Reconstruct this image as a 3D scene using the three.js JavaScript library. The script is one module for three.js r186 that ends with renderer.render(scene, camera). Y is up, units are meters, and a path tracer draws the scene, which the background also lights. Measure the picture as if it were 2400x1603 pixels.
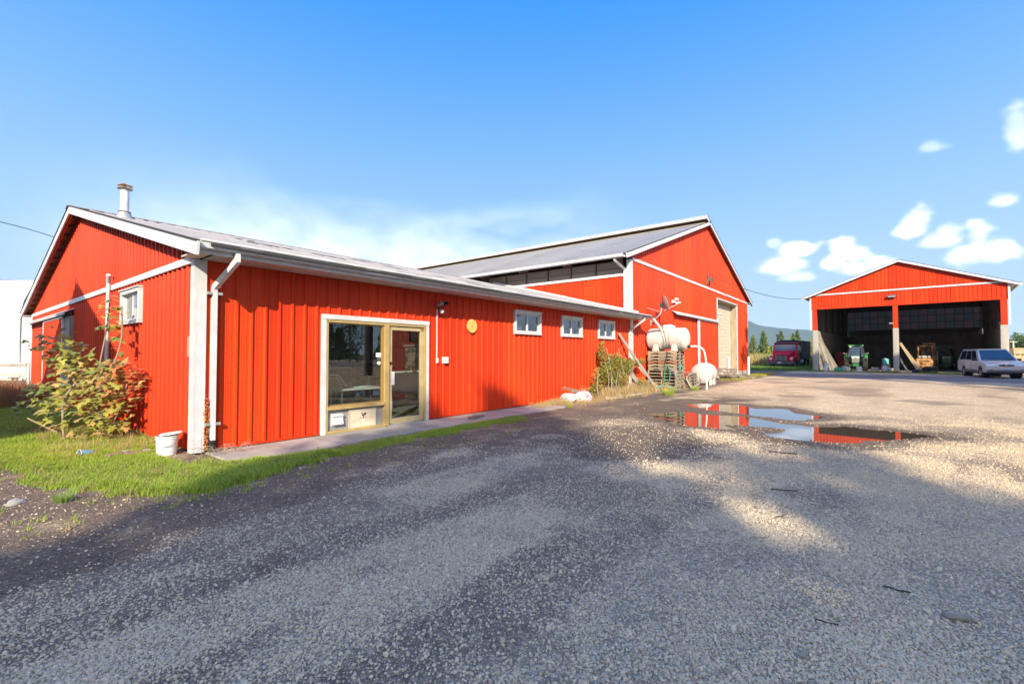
import * as THREE from 'three';
import { mergeGeometries } from 'three/addons/utils/BufferGeometryUtils.js';
import { RoundedBoxGeometry } from 'three/addons/geometries/RoundedBoxGeometry.js';

// ---------------------------------------------------------------- camera, sky, sun, exposure
const scene = new THREE.Scene();
const camera = new THREE.PerspectiveCamera(72.58, 1024 / 683, 0.1, 9000);
camera.position.set(0, 1.45, 0);
camera.rotation.set(0.0268, 0, 0);
scene.add(camera);
const renderer = new THREE.WebGLRenderer({ antialias: true });
renderer.setSize(1024, 683);
renderer.toneMapping = THREE.LinearToneMapping;
renderer.toneMappingExposure = 2.5;
renderer.shadowMap.enabled = true;

const clamp = (v, a = 0, b = 1) => Math.min(b, Math.max(a, v));
const mix = (a, b, t) => a + (b - a) * t;
const sstep = (a, b, x) => { const t = clamp((x - a) / (b - a)); return t * t * (3 - 2 * t); };
function rng(seed) { let a = seed >>> 0; return () => { a = (a + 0x6D2B79F5) | 0; let t = Math.imul(a ^ (a >>> 15), 1 | a); t = (t + Math.imul(t ^ (t >>> 7), 61 | t)) ^ t; return ((t ^ (t >>> 14)) >>> 0) / 4294967296; }; }
function h2(x, y, s = 0) { let n = Math.imul(x | 0, 374761393) ^ Math.imul(y | 0, 668265263) ^ Math.imul(s + 17, 2147483647 - 1013904223); n = Math.imul(n ^ (n >>> 13), 1274126177); return ((n ^ (n >>> 16)) >>> 0) / 4294967296; }
function vn(x, y, s = 0, per = 0) {
  const xi = Math.floor(x), yi = Math.floor(y), fx = x - xi, fy = y - yi, u = fx * fx * (3 - 2 * fx), v = fy * fy * (3 - 2 * fy);
  const m = per ? (k) => ((k % per) + per) % per : (k) => k;
  const a = h2(m(xi), m(yi), s), b = h2(m(xi + 1), m(yi), s), c = h2(m(xi), m(yi + 1), s), d = h2(m(xi + 1), m(yi + 1), s);
  return a + (b - a) * u + (c - a) * v + (a - b - c + d) * u * v;
}
function fbm(x, y, o = 4, s = 0, per = 0) { let r = 0, a = 0.5, n = 0; for (let i = 0; i < o; i++) { r += a * vn(x, y, s + i * 7, per); n += a; a *= 0.5; x *= 2; y *= 2; if (per) per *= 2; } return r / n; }

{ // the sky: clear air that pales towards the horizon, a thin bank of cloud low down and cumulus; those out of view are added to lift the ambient light
  const SKY_H = [0.295, 0.365, 0.45], SKY_M = [0.122, 0.25, 0.45], SKY_T = [0.008, 0.128, 0.45], SKY_C = 0.95;
  const W = 3072, Hh = 1536, data = new Float32Array(W * Hh * 4), R = rng(5);
  const puffs = [];   // [azimuth, elevation, half width, half height, strength], degrees, azimuth 0 = straight ahead, right positive
  const put = (px, py, rx, ry, k) => { const a = (px - 1200) / 1091.5, b = -(py - 801.5) / 1091.5, c = Math.cos(0.0268), s = Math.sin(0.0268), d = c - s * b, y = s + c * b; puffs.push([Math.atan2(a, d) * 57.2958, Math.atan2(y, Math.hypot(a, d)) * 57.2958, rx / 1091.5 * 57.3 / (1 + a * a), ry / 1091.5 * 57.3 / Math.sqrt(1 + a * a), k]); };
  for (const q of [[2148, 535, 42, 38, 1], [2210, 560, 60, 34, 0.75], [2300, 555, 40, 50, 0.7], [2335, 585, 46, 52, 1], [2260, 600, 60, 34, 0.6], [1975, 592, 36, 26, 1], [2020, 598, 40, 24, 0.95], [2055, 618, 36, 24, 0.8], [1955, 618, 34, 28, 0.9], [2000, 630, 50, 20, 0.7], [1875, 586, 42, 19, 0.95], [1835, 625, 55, 22, 0.6], [1870, 650, 40, 14, 0.4], [2195, 346, 40, 20, 0.3], [2385, 300, 36, 62, 0.4], [2365, 472, 46, 20, 0.5], [1816, 570, 14, 12, 0.3]]) put(...q);
  for (let i = 0; i < 230; i++) { const az = 52 + R() * 256, el = 6 + R() * 52, r = 1.2 + R() * 2.6 + el * 0.03; for (let j = 0; j < 3; j++) puffs.push([az + (R() - 0.5) * 4, el + (R() - 0.5) * 1.2, r * (0.7 + R() * 0.6), r * (0.5 + R() * 0.3), 0.4 + R() * 0.6]); }  // unseen cumulus outside the frame, added to brighten the shaded parts
  const rowM = new Float32Array(W), rowN = new Float32Array(W), colA = new Float32Array(W), colB = new Float32Array(W);
  for (let i = 0; i < W; i++) { const th = ((i + 0.5) / W - 0.5) * 2 * Math.PI; colA[i] = Math.atan2(Math.cos(th), -Math.sin(th)) * 57.2958; colB[i] = 0.35 + 0.65 * sstep(0.3, 0.62, fbm(colA[i] * 0.035 + 40, 2, 3, 9)); }
  const sE = Math.atan2(52.5, 100.007), sX = -0.012, cs = Math.cos(sE), sn = Math.sin(sE);
  for (let j = 0; j < Hh; j++) {
    const el = ((j + 0.5) / Hh - 0.5) * 180, e = Math.max(el, 0), er = el / 57.2958, ce = Math.cos(er), se = Math.sin(er);
    const t1 = 1 - Math.exp(-e / 12), t2 = sstep(7, 46, e), bandE = sstep(3, 9, e) * (1 - sstep(12, 20.5, e));
    const near = puffs.filter((p) => Math.abs(p[1] - el) < p[3] * 2.2);
    rowM.fill(0); rowN.fill(-1);
    for (const p of near) { const half = Math.ceil(2.1 * p[2] / 360 * W), mid = Math.round(((-90 + p[0]) / 360 + 0.5) * W); for (let q = mid - half; q <= mid + half; q++) { const i = ((q % W) + W) % W; if (rowN[i] < 0) rowN[i] = fbm(colA[i] * 0.5, el * 0.7, 6, 21); let da = colA[i] - p[0]; if (da > 180) da -= 360; if (da < -180) da += 360; let dy = (el - p[1]) / p[3]; if (dy < 0) dy *= 1.35; const c = sstep(0.0, 0.8, 1 - Math.hypot(da / p[2], dy) * 0.83 + (rowN[i] - 0.5) * 1.6) * p[4] * 0.85; if (c > rowM[i]) rowM[i] = c; } }
    for (let i = 0; i < W; i++) {
      const az = colA[i];   // 0 is straight ahead, right positive
      let r = mix(mix(SKY_H[0], SKY_M[0], t1), SKY_T[0], t2), g = mix(mix(SKY_H[1], SKY_M[1], t1), SKY_T[1], t2), b = mix(mix(SKY_H[2], SKY_M[2], t1), SKY_T[2], t2);
      if (el > 0) {
        let m = 0;
        if (e < 22) { const cov = sstep(-50, -28, az) * sstep(17, 2, az) + (Math.abs(az) > 60 ? 0.55 * colB[i] : 0), nb = fbm(az * 0.06 + 9, e * 0.2, 5, 3); m = clamp(cov * sstep(2, 7, e) * sstep(19.5, 9, e + (nb - 0.5) * 12) * clamp(0.42 + 1.7 * (nb - 0.38))) * 0.7; }
        if (rowM[i] > m) m = rowM[i];
        if (m > 0) { const sh = 0.56 + 0.62 * fbm(az * 0.45 + 3, el * 0.7, 5, 33); r = mix(r, SKY_C * sh, m); g = mix(g, SKY_C * sh, m); b = mix(b, SKY_C * 1.02 * sh, m); }
        // air brightens towards the sun behind the camera; unseen glow added as fill light
        const ca = ce * Math.cos((180 - Math.abs(az)) / 57.2958) * cs + se * sn, an = Math.acos(clamp(ca, -1, 1)) * 57.2958;
        if (an < 90) { const gl = 1.6 * Math.exp(-an / 9) + 0.65 * Math.exp(-an / 28) - 0.65 * Math.exp(-90 / 28); r += gl; g += gl * 0.93; b += gl * 0.82; }
      }
      const k = (j * W + i) * 4; data[k] = r; data[k + 1] = g; data[k + 2] = b; data[k + 3] = 1;
    }
  }
  const sky = new THREE.DataTexture(data, W, Hh, THREE.RGBAFormat, THREE.FloatType);
  sky.mapping = THREE.EquirectangularReflectionMapping; sky.magFilter = THREE.LinearFilter; sky.minFilter = THREE.LinearFilter; sky.needsUpdate = true;
  scene.background = sky; scene.environment = sky;
}
const sun = new THREE.DirectionalLight(new THREE.Color().setRGB(1, 0.85, 0.63), 3.6);
sun.position.set(-1.2, 52.5, 100); sun.target.position.set(0, 0, 0);   // behind the camera, about 28 degrees high
sun.castShadow = true; sun.shadow.mapSize.set(4096, 4096);
Object.assign(sun.shadow.camera, { left: -90, right: 90, top: 90, bottom: -90, near: 1, far: 320 });
scene.add(sun, sun.target);
scene.fog = new THREE.FogExp2(new THREE.Color(0.5, 0.74, 1.0), 0.00009);

// ---------------------------------------------------------------- helpers
const V = (x, y, z) => new THREE.Vector3(x, y, z);
const YAW = 0.6681, TH = Math.PI / 2 - YAW, SA = Math.sin(YAW), CA = Math.cos(YAW);
const site = (u, w, y = 0) => V(-4.645 + u * SA - w * CA, y, -(6.8194 + u * CA + w * SA));   // u along the shop front, w into the yard when negative
const toSite = (x, d) => { const a = x + 4.645, b = d - 6.8194; return [a * SA + b * CA, -a * CA + b * SA]; };
const used = {};
function numbered(n) { const k = used[n] = (used[n] ?? -1) + 1; return k ? `${n}_${String(k).padStart(3, '0')}` : n; }
function tag(o, label, category, group) { o.userData.label = label; if (category) o.userData.category = category; if (group) o.userData.group = group; return o; }
function thing(name, label, category, pos, turn = 0, group) { const o = new THREE.Group(); o.name = numbered(name); o.position.copy(pos); o.rotation.y = turn; tag(o, label, category, group); scene.add(o); return o; }
function clean(g) { g = g.index ? g.toNonIndexed() : g; for (const k of Object.keys(g.attributes)) if (!['position', 'normal', 'uv', 'color'].includes(k)) g.deleteAttribute(k); if (!g.attributes.uv) g.setAttribute('uv', new THREE.BufferAttribute(new Float32Array(g.attributes.position.count * 2), 2)); g.morphAttributes = {}; return g; }
function merge(list) { list = list.flat(9).map(clean); if (list.length === 1) return list[0]; const c = list.some((g) => g.attributes.color); if (c) for (const g of list) if (!g.attributes.color) g.setAttribute('color', new THREE.BufferAttribute(new Float32Array(g.attributes.position.count * 3).fill(1), 3)); return mergeGeometries(list); }
function obj(name, geos, m, parent = scene) { const o = new THREE.Mesh(Array.isArray(geos) ? merge(geos) : geos, m); o.name = parent === scene ? numbered(name) : name; o.castShadow = o.receiveShadow = true; parent.add(o); return o; }
function struct(name, geos, m, label) { const o = obj(name, geos, m); o.userData.kind = 'structure'; if (label) o.userData.label = label; return o; }
// box with uv in metres, grain along its longest side
function bx(x, y, z, sx, sy, sz, rx = 0, ry = 0, rz = 0) {
  const g = new THREE.BoxGeometry(sx, sy, sz), uv = g.attributes.uv, n = g.attributes.normal, p = g.attributes.position, L = [sx, sy, sz], k = L.indexOf(Math.max(...L));
  const off = (Math.abs(x * 7.13 + y * 3.77 + z * 5.31) % 3);
  for (let i = 0; i < uv.count; i++) { const a = Math.abs(n.getX(i)) > 0.5 ? [2, 1] : Math.abs(n.getY(i)) > 0.5 ? [0, 2] : [0, 1]; const q = [p.getX(i), p.getY(i), p.getZ(i)]; if (a[1] === k) a.reverse(); uv.setXY(i, q[a[0]] + off, q[a[1]] + off * 1.7); }
  if (rx) g.rotateX(rx); if (ry) g.rotateY(ry); if (rz) g.rotateZ(rz);
  return g.translate(x, y, z);
}
function rb(x, y, z, sx, sy, sz, r = 0.02, seg = 2) { return new RoundedBoxGeometry(sx, sy, sz, seg, Math.min(r, sx / 2.01, sy / 2.01, sz / 2.01)).translate(x, y, z); }
function orient(g, p, q) { const d = q.clone().sub(p), L = d.length(); g.applyQuaternion(new THREE.Quaternion().setFromUnitVectors(V(1, 0, 0), d.clone().normalize())); return g.translate((p.x + q.x) / 2, (p.y + q.y) / 2, (p.z + q.z) / 2); }
function bar(p, q, h = 0.05, t = h, roll = 0) { const L = p.distanceTo(q), g = bx(0, 0, 0, L, h, t); if (roll) g.rotateX(roll); const ex = q.clone().sub(p).normalize(), up = Math.abs(ex.y) > 0.9995 ? V(0, 0, 1) : V(0, 1, 0), ez = ex.clone().cross(up).normalize(), ey = ez.clone().cross(ex); return basis(g, p.clone().add(q).multiplyScalar(0.5), ex, ey, ez); }
function cyl(p, q, r0, r1 = r0, seg = 12, open = false) { const g = new THREE.CylinderGeometry(r1, r0, p.distanceTo(q), seg, 1, open); g.rotateZ(-Math.PI / 2); return orient(g, p, q); }
function tube(pts, r, seg = 40, rs = 8) { return new THREE.TubeGeometry(new THREE.CatmullRomCurve3(pts), seg, r, rs); }
function lathe(pts, seg = 24) { return new THREE.LatheGeometry(pts.map(([r, y]) => new THREE.Vector2(r, y)), seg); }
function ext(pts, depth, bevel = 0, bs = 2) { const s = new THREE.Shape(pts.map(([x, y]) => new THREE.Vector2(x, y))); return new THREE.ExtrudeGeometry(s, { depth: depth - 2 * bevel, bevelEnabled: bevel > 0, bevelSize: bevel, bevelThickness: bevel, bevelOffset: -bevel, bevelSegments: bs, curveSegments: 8 }).translate(0, 0, bevel); }
function basis(g, o, ex, ey, ez) { return g.applyMatrix4(new THREE.Matrix4().makeBasis(ex, ey, ez).setPosition(o)); }
function tint(g, c) { const n = g.attributes.position.count, a = new Float32Array(n * 3); for (let i = 0; i < n; i++) a.set(c, i * 3); g.setAttribute('color', new THREE.BufferAttribute(a, 3)); return g; }
// ribbed sheet in the xy plane, ribs along y, proud of z = 0
function ribs(x0, x1, f0, f1, { pitch = 0.22, h = 0.03, a = 0.036, b = 0.015, minor = 0.003, off = 0.11, breaks = [], z = 0 } = {}) {
  const xs = new Set([x0, x1]); const prof = (x) => { const k = Math.round((x - off) / pitch), d = Math.abs(x - off - k * pitch); if (d < b) return h; if (d < a) return h * (a - d) / (a - b); if (minor) { const m = Math.min(Math.abs(d - pitch / 3), 1); if (m < 0.006) return minor; } return 0; };
  const add = (x) => { if (x > x0 + 1e-4 && x < x1 - 1e-4) xs.add(x); };
  for (let k = Math.floor((x0 - off) / pitch) - 1; k <= Math.ceil((x1 - off) / pitch) + 1; k++) { const c = off + k * pitch; for (const d of [-a, -b, b, a]) add(c + d); if (minor) for (const s of [-1, 1]) for (const d of [-0.009, -0.0055, 0.0055, 0.009]) add(c + s * pitch / 3 + d); }
  breaks.forEach(add);
  const X = [...xs].sort((p, q) => p - q), pos = [], uv = [];
  for (let i = 0; i + 1 < X.length; i++) {
    const l = X[i], r = X[i + 1], e = 1e-5, zl = prof(l + e) , zr = prof(r - e); const A = [l, f0(l), z + zl], B = [r, f0(r), z + zr], C = [r, f1(r), z + zr], D = [l, f1(l), z + zl];
    if (C[1] - B[1] < 1e-4 && D[1] - A[1] < 1e-4) continue;
    for (const q of [A, B, C, A, C, D]) { pos.push(...q); uv.push(q[0], q[1]); }
  }
  const g = new THREE.BufferGeometry(); g.setAttribute('position', new THREE.Float32BufferAttribute(pos, 3)); g.setAttribute('uv', new THREE.Float32BufferAttribute(uv, 2)); g.computeVertexNormals(); return g;
}
const konst = (v) => () => v;
// a clad wall: sheets of a few ribs each, every sheet a part; holes = [x0, x1, y0, y1]
function clad(parent, name, mats, x0, x1, f0, f1, place, holes = [], o = {}) {
  const wdt = o.sheet ?? 0.88, R = rng(Math.round((x0 + x1) * 97 + 31)); let n = 0;
  for (let a = x0; a < x1 - 0.02; a += wdt) {
    const b = Math.min(a + wdt, x1), cuts = [a, b]; for (const q of holes) for (const e of [q[0], q[1]]) if (e > a + 0.003 && e < b - 0.003) cuts.push(e);
    cuts.sort((p, q) => p - q); const gs = [];
    for (let i = 0; i + 1 < cuts.length; i++) {
      const l = cuts[i], r = cuts[i + 1], mid = (l + r) / 2, hs = holes.filter((q) => mid > q[0] && mid < q[1]).sort((p, q) => p[2] - q[2]); let lo = f0;
      for (const q of hs) { if (q[2] > lo(mid) + 0.01) gs.push(ribs(l, r, lo, konst(q[2]), o)); lo = konst(q[3]); }
      if (f1(mid) > lo(mid) + 0.005) gs.push(ribs(l, r, lo, f1, o));
    }
    if (gs.length) { const g = merge(gs.filter((k) => k.attributes.position.count)); place(g); obj(name, g, mats[Math.floor(R() * mats.length)], parent); n++; }
  }
}
// ---------------------------------------------------------------- textures and materials
function dtex(w, h, f, srgb = true, rep = [1, 1]) {
  const d = new Uint8Array(w * h * 4);
  for (let j = 0; j < h; j++) for (let i = 0; i < w; i++) { const c = f(i / w, j / h, i, j), k = (j * w + i) * 4; const a = Array.isArray(c) ? c : [c, c, c]; for (let q = 0; q < 3; q++) d[k + q] = clamp(a[q]) * 255; d[k + 3] = 255; }
  const t = new THREE.DataTexture(d, w, h, THREE.RGBAFormat); t.wrapS = t.wrapT = THREE.RepeatWrapping; t.magFilter = THREE.LinearFilter; t.minFilter = THREE.LinearMipmapLinearFilter; t.generateMipmaps = true; t.repeat.set(...rep); if (srgb) t.colorSpace = THREE.SRGBColorSpace; t.needsUpdate = true; return t;
}
const GN = 1024, gritH = new Float32Array(GN * GN), gritC = new Float32Array(GN * GN);
{ // crushed stone, two metres across: each pixel belongs to its nearest stone
  for (const [cells, amp, seed, cover] of [[150, 0.6, 3, 0.8], [70, 1, 4, 0.42]]) for (let j = 0; j < GN; j++) for (let i = 0; i < GN; i++) {
    const x = i / GN * cells, y = j / GN * cells, xi = Math.floor(x), yi = Math.floor(y); let best = 9, id = 0, second = 9;
    for (let b = -1; b <= 1; b++) for (let a = -1; a <= 1; a++) { const cx = ((xi + a) % cells + cells) % cells, cy = ((yi + b) % cells + cells) % cells; const px = xi + a + 0.1 + 0.8 * h2(cx, cy, seed), py = yi + b + 0.1 + 0.8 * h2(cx, cy, seed + 1), d = Math.hypot(px - x, py - y); if (d < best) { second = best; best = d; id = h2(cx, cy, seed + 2); } else if (d < second) second = d; }
    const k = j * GN + i, e = second - best; if (id < cover) { const hh = sstep(0, 0.35, e) * amp; if (hh > gritH[k] * 0.7) { gritH[k] = Math.max(gritH[k], hh); gritC[k] = hh > 0.15 ? 0.30 + 0.7 * h2(Math.floor(id * 99991), 3, seed) : gritC[k]; } }
  }
}
const T = {};
T.grit = dtex(GN, GN, (x, y, i, j) => { const k = j * GN + i, s = gritC[k], f = fbm(x * 64, y * 64, 3, 5, 64), v = 0.50 + 0.16 * f + s * 0.34 * sstep(0.1, 0.5, gritH[k]); return [v, v * 0.985, v * 0.965]; }, true, [0.5, 0.5]);
T.gritB = dtex(GN, GN, (x, y, i, j) => gritH[j * GN + i] * 0.7 + 0.3 * fbm(x * 32, y * 32, 4, 8, 32), false, [0.5, 0.5]);
T.paint = dtex(640, 640, (x, y) => { const st = fbm(x * 50, y * 2.4, 3, 11), bl = fbm(x * 3, y * 4, 4, 12, 0), ch = sstep(0.56, 0.78, fbm(x * 16, y * 7, 3, 13)), sp = fbm(x * 160, y * 160, 2, 14) > 0.80 ? 0.06 : 0; const v = 0.78 + 0.14 * st + 0.13 * bl - sp; return [v, v + ch * 0.035, v + ch * 0.05]; }, true, [0.23, 0.23]);
T.wood = dtex(512, 256, (x, y) => { const g = fbm(x * 5, y * 60 + 2 * fbm(x * 3, y * 4, 2, 2), 4, 15), k = fbm(x * 3 + 7, y * 5, 3, 16); return 0.48 + 0.42 * g + 0.14 * k; }, true, [0.5, 1.6]);
T.woodB = dtex(512, 256, (x, y) => fbm(x * 5, y * 60 + 2 * fbm(x * 3, y * 4, 2, 2), 4, 15), false, [0.5, 1.6]);
T.conc = dtex(512, 512, (x, y) => { const f = fbm(x * 6, y * 6, 6, 19, 6), p = fbm(x * 60, y * 60, 2, 20, 60), st = fbm(x * 16, y * 1.5, 3, 22); return 0.58 + 0.26 * f + 0.1 * p + 0.14 * st; }, true, [0.35, 0.35]);
T.noise = dtex(256, 256, (x, y) => 0.82 + 0.18 * fbm(x * 8, y * 8, 5, 25, 8), true, [0.8, 0.8]);
T.roof = dtex(512, 512, (x, y) => { const f = 0.25 + 0.5 * fbm(x * 5, y * 5, 5, 27, 5), s = fbm(x * 40, y * 3, 3, 28), r = 0.5 * sstep(0.66, 0.78, fbm(x * 18, y * 18, 3, 29, 18)); return [0.76 + 0.16 * f + 0.1 * s - 0.12 * r, 0.76 + 0.16 * f + 0.1 * s - 0.15 * r, 0.77 + 0.16 * f + 0.1 * s - 0.18 * r]; }, true, [0.2, 0.2]);
T.rust = dtex(512, 512, (x, y) => { const f = sstep(0.5, 0.68, fbm(x * 9, y * 9, 5, 31, 9)), n = 0.85 + 0.15 * fbm(x * 30, y * 30, 3, 32, 30); return [n * mix(1, 0.5, f), n * mix(1, 0.36, f), n * mix(1, 0.26, f)]; }, true, [0.7, 0.7]);
T.peel = dtex(512, 512, (x, y) => { const f = sstep(0.52, 0.60, fbm(x * 14, y * 34, 4, 34)), n = 0.8 + 0.2 * fbm(x * 8, y * 50, 3, 35); return [n * mix(1, 1.15, f), n * mix(0.42, 1.0, f), n * mix(0.38, 0.95, f)]; }, true, [0.4, 0.4]);
function mt(r, g, b, rough = 0.7, o = {}) { const m = new THREE.MeshPhysicalMaterial({ roughness: rough, ...o }); m.color.setRGB(r, g, b); m.side = THREE.DoubleSide; return m; }
const wob = { map: T.wood, bumpMap: T.woodB, bumpScale: 0.004 };
const M = {
  red: [[0.66, 0.046, 0.008], [0.615, 0.043, 0.009], [0.69, 0.055, 0.009], [0.64, 0.040, 0.007]].map((c) => mt(...c, 0.5, { map: T.paint, specularIntensity: 0.35 })),
  white: mt(0.65, 0.665, 0.69, 0.5, { map: T.noise }), whiteOld: mt(0.60, 0.58, 0.54, 0.6, { map: T.rust }), soffit: mt(0.62, 0.57, 0.53, 0.6, { map: T.noise }),
  roofNear: [0.34, 0.332, 0.348].map((v) => mt(v * 1.05, v, v * 0.95, 0.62, { map: T.roof })), roofBig: [0.27, 0.285, 0.255].map((v) => mt(v * 1.02, v, v * 0.98, 0.5, { map: T.roof })),
  tar: mt(0.035, 0.033, 0.032, 0.9), rafter: mt(0.30, 0.16, 0.085, 0.8, wob), brown: mt(0.24, 0.17, 0.125, 0.85, wob), barnboard: mt(0.36, 0.31, 0.27, 0.85, wob),
  gold: mt(0.56, 0.41, 0.17, 0.38, { metalness: 0.25, map: T.noise }), goldDark: mt(0.30, 0.20, 0.07, 0.45, { metalness: 0.25 }), greyPanel: mt(0.30, 0.29, 0.275, 0.6, { map: T.noise }),
  glass: mt(0.80, 0.84, 0.82, 0.0, { transmission: 1, thickness: 0, ior: 1.8 }), glassTint: mt(0.30, 0.36, 0.38, 0.0, { transmission: 1, thickness: 0, ior: 1.55 }),
  dark: mt(0.02, 0.02, 0.022, 0.7), black: mt(0.012, 0.012, 0.013, 0.45), rubber: mt(0.022, 0.021, 0.02, 0.85, { map: T.noise }), steel: mt(0.42, 0.42, 0.43, 0.35, { metalness: 0.8 }), galv: mt(0.5, 0.5, 0.5, 0.45, { metalness: 0.5, map: T.noise }), chrome: mt(0.72, 0.72, 0.74, 0.14, { metalness: 1 }), darkSteel: mt(0.07, 0.07, 0.075, 0.5, { metalness: 0.4 }),
  conc: mt(0.50, 0.465, 0.42, 0.9, { map: T.conc, bumpMap: T.conc, bumpScale: 0.006 }), concPale: mt(0.56, 0.52, 0.46, 0.9, { map: T.conc, bumpMap: T.conc, bumpScale: 0.006 }), stonework: mt(0.42, 0.40, 0.38, 0.95, { map: T.conc, bumpMap: T.gritB, bumpScale: 0.03 }),
  poly: mt(0.66, 0.65, 0.62, 0.42, { map: T.noise, transmission: 0.12, thickness: 0 }), polyDirty: mt(0.72, 0.70, 0.64, 0.5, { map: T.noise }), plasticWhite: mt(0.62, 0.62, 0.61, 0.35),
  pallet: [[0.50, 0.40, 0.28], [0.42, 0.35, 0.265], [0.54, 0.44, 0.30], [0.34, 0.29, 0.23]].map((c) => mt(...c, 0.9, wob)), palletRed: mt(0.44, 0.19, 0.10, 0.9, wob), lumber: mt(0.66, 0.50, 0.31, 0.8, wob), greyWood: mt(0.46, 0.42, 0.365, 0.9, wob), paleWood: mt(0.70, 0.63, 0.52, 0.9, wob), bark: mt(0.11, 0.085, 0.065, 0.95, wob), stem: mt(0.26, 0.20, 0.14, 0.9),
  roller: mt(0.68, 0.62, 0.49, 0.55, { map: T.noise }), hoseGreen: mt(0.045, 0.30, 0.17, 0.5), hoseBlue: mt(0.06, 0.20, 0.33, 0.5), hoseTeal: mt(0.09, 0.36, 0.32, 0.5), pvc: mt(0.76, 0.75, 0.72, 0.4), cable: mt(0.02, 0.02, 0.02, 0.6),
  curtain: mt(0.55, 0.54, 0.5, 0.9), wicker: mt(0.42, 0.28, 0.13, 0.8, wob), wall: mt(0.6, 0.58, 0.54, 0.8), floorIn: mt(0.28, 0.26, 0.23, 0.6),
};
const flat = (r, g, b, rough = 0.9, o = {}) => mt(r, g, b, rough, { vertexColors: true, ...o });

// ---------------------------------------------------------------- ground
const pudA = [[5.08, 13.71], [5.75, 14.04], [6.55, 13.62], [6.73, 12.76], [7.3, 12.64], [7.13, 11.9], [7.26, 11.25], [7.45, 10.94], [6.97, 10.74], [6.42, 10.47], [6.22, 10.57], [5.69, 11.25], [5.34, 12.08], [5.13, 12.64]];
const pudB = [[3.33, 11.57], [4.06, 11.9], [4.47, 12.08], [4.69, 11.57], [5.61, 11.09], [5.74, 10.39], [6.14, 9.58], [6.89, 9.42], [7.18, 9.07], [7.5, 8.63], [7.65, 8.23], [7.18, 8.16], [6.63, 8.19], [6.13, 8.0], [5.62, 7.7], [5.16, 7.76], [4.87, 7.95], [4.65, 8.28], [4.52, 8.81], [4.9, 8.81], [5.38, 9.21], [5.09, 9.54], [4.45, 9.76], [4.46, 9.21], [4.09, 9.27], [3.54, 9.76], [3.32, 10.39]];
const pudC = [[6.3, 5.35], [6.9, 5.6], [7.8, 5.5], [8.6, 5.2], [8.2, 4.9], [7.2, 4.85], [6.6, 5.05]];
function sdPoly(P, x, y) { let d = 1e9, s = 1; for (let i = 0, j = P.length - 1; i < P.length; j = i++) { const [ax, ay] = P[i], [bx_, by_] = P[j], ex = bx_ - ax, ey = by_ - ay, wx = x - ax, wy = y - ay, t = clamp((wx * ex + wy * ey) / (ex * ex + ey * ey)), dx = wx - ex * t, dy = wy - ey * t; d = Math.min(d, dx * dx + dy * dy); const c1 = y >= ay, c2 = y < by_, c3 = ex * wy > ey * wx; if ((c1 && c2 && c3) || (!c1 && !c2 && !c3)) s = -s; } return s * Math.sqrt(d); }
const grassP = [[-1.8, 1.2], [-1.62, 0.6], [-1.57, -0.35], [-1.25, -1.35], [-0.76, -2.15], [-0.28, -2.32], [0.2, -2.05], [0.75, -1.84], [2, -1.78], [4, -1.66], [6, -1.62], [6.3, -1.1], [4.8, -1.02], [2.4, -1.2], [1.2, -1.34], [0.4, -1.15], [0.05, -0.85], [-0.35, -0.7], [-0.3, 0.4], [0.1, 0.8], [0.1, 18], [-9, 18], [-7, 9], [-2.6, 3.0]];
const grassFar = [[46, 0.5], [46.5, -3], [44.3, -3.6], [43.2, 1.5], [44, 6], [38, 8], [37.2, 13], [37, 40], [75, 40], [75, 0]];
const edge = [[-9, -4.2], [-2.2, -3.72], [-1.28, -3.64], [-0.44, -3.46], [0.4, -3.25], [1.8, -3.15], [3.3, -3.05], [5.4, -3.3], [8, -3.1], [11, -2.2], [16, -1.9], [40, -2]];
const edgeW = (u) => { for (let i = 1; i < edge.length; i++) if (u < edge[i][0]) { const [a, p] = edge[i - 1], [b, q] = edge[i]; return mix(p, q, clamp((u - a) / (b - a))); } return -2; };
const near2 = (x, d) => x > -9 && x < 12 && d > 0 && d < 18;
function puddle(x, d) { if (x < 2 || x > 9.5 || d < 4 || d > 15) return 9; const n = (fbm(x * 2.2, d * 2.2, 4, 41) - 0.5) * 0.5; return Math.min(sdPoly(pudA, x, d), sdPoly(pudB, x, d), sdPoly(pudC, x, d)) + n; }
function height(x, d) {
  let h = 0.03 * (fbm(x * 0.35 + 5, d * 0.35, 3, 43) - 0.5) + 0.016 * (fbm(x * 2.3, d * 2.3, 3, 44) - 0.5);
  const fade = 1 - sstep(20, 40, Math.hypot(x, d)); h *= fade;
  const q = puddle(x, d); if (q < 1.2) h = mix(h, -0.013, sstep(1.2, 0.25, q)) - 0.045 * sstep(0.12, -0.35, q);
  const [u, w] = toSite(x, d);
  if (u > -2 && u < 13 && w > -1.3 && w < 0.6) h = Math.min(h, 0.012);
  if (u > 0.05 && u < 8.6 && w > -1.15 && w < -0.01) { const m = sstep(-1.15, -0.95, w + 0.22 * (fbm(u * 2, w * 2, 3, 46) - 0.5)) ; h = mix(h, -0.02, m); }
  return h;
}
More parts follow.
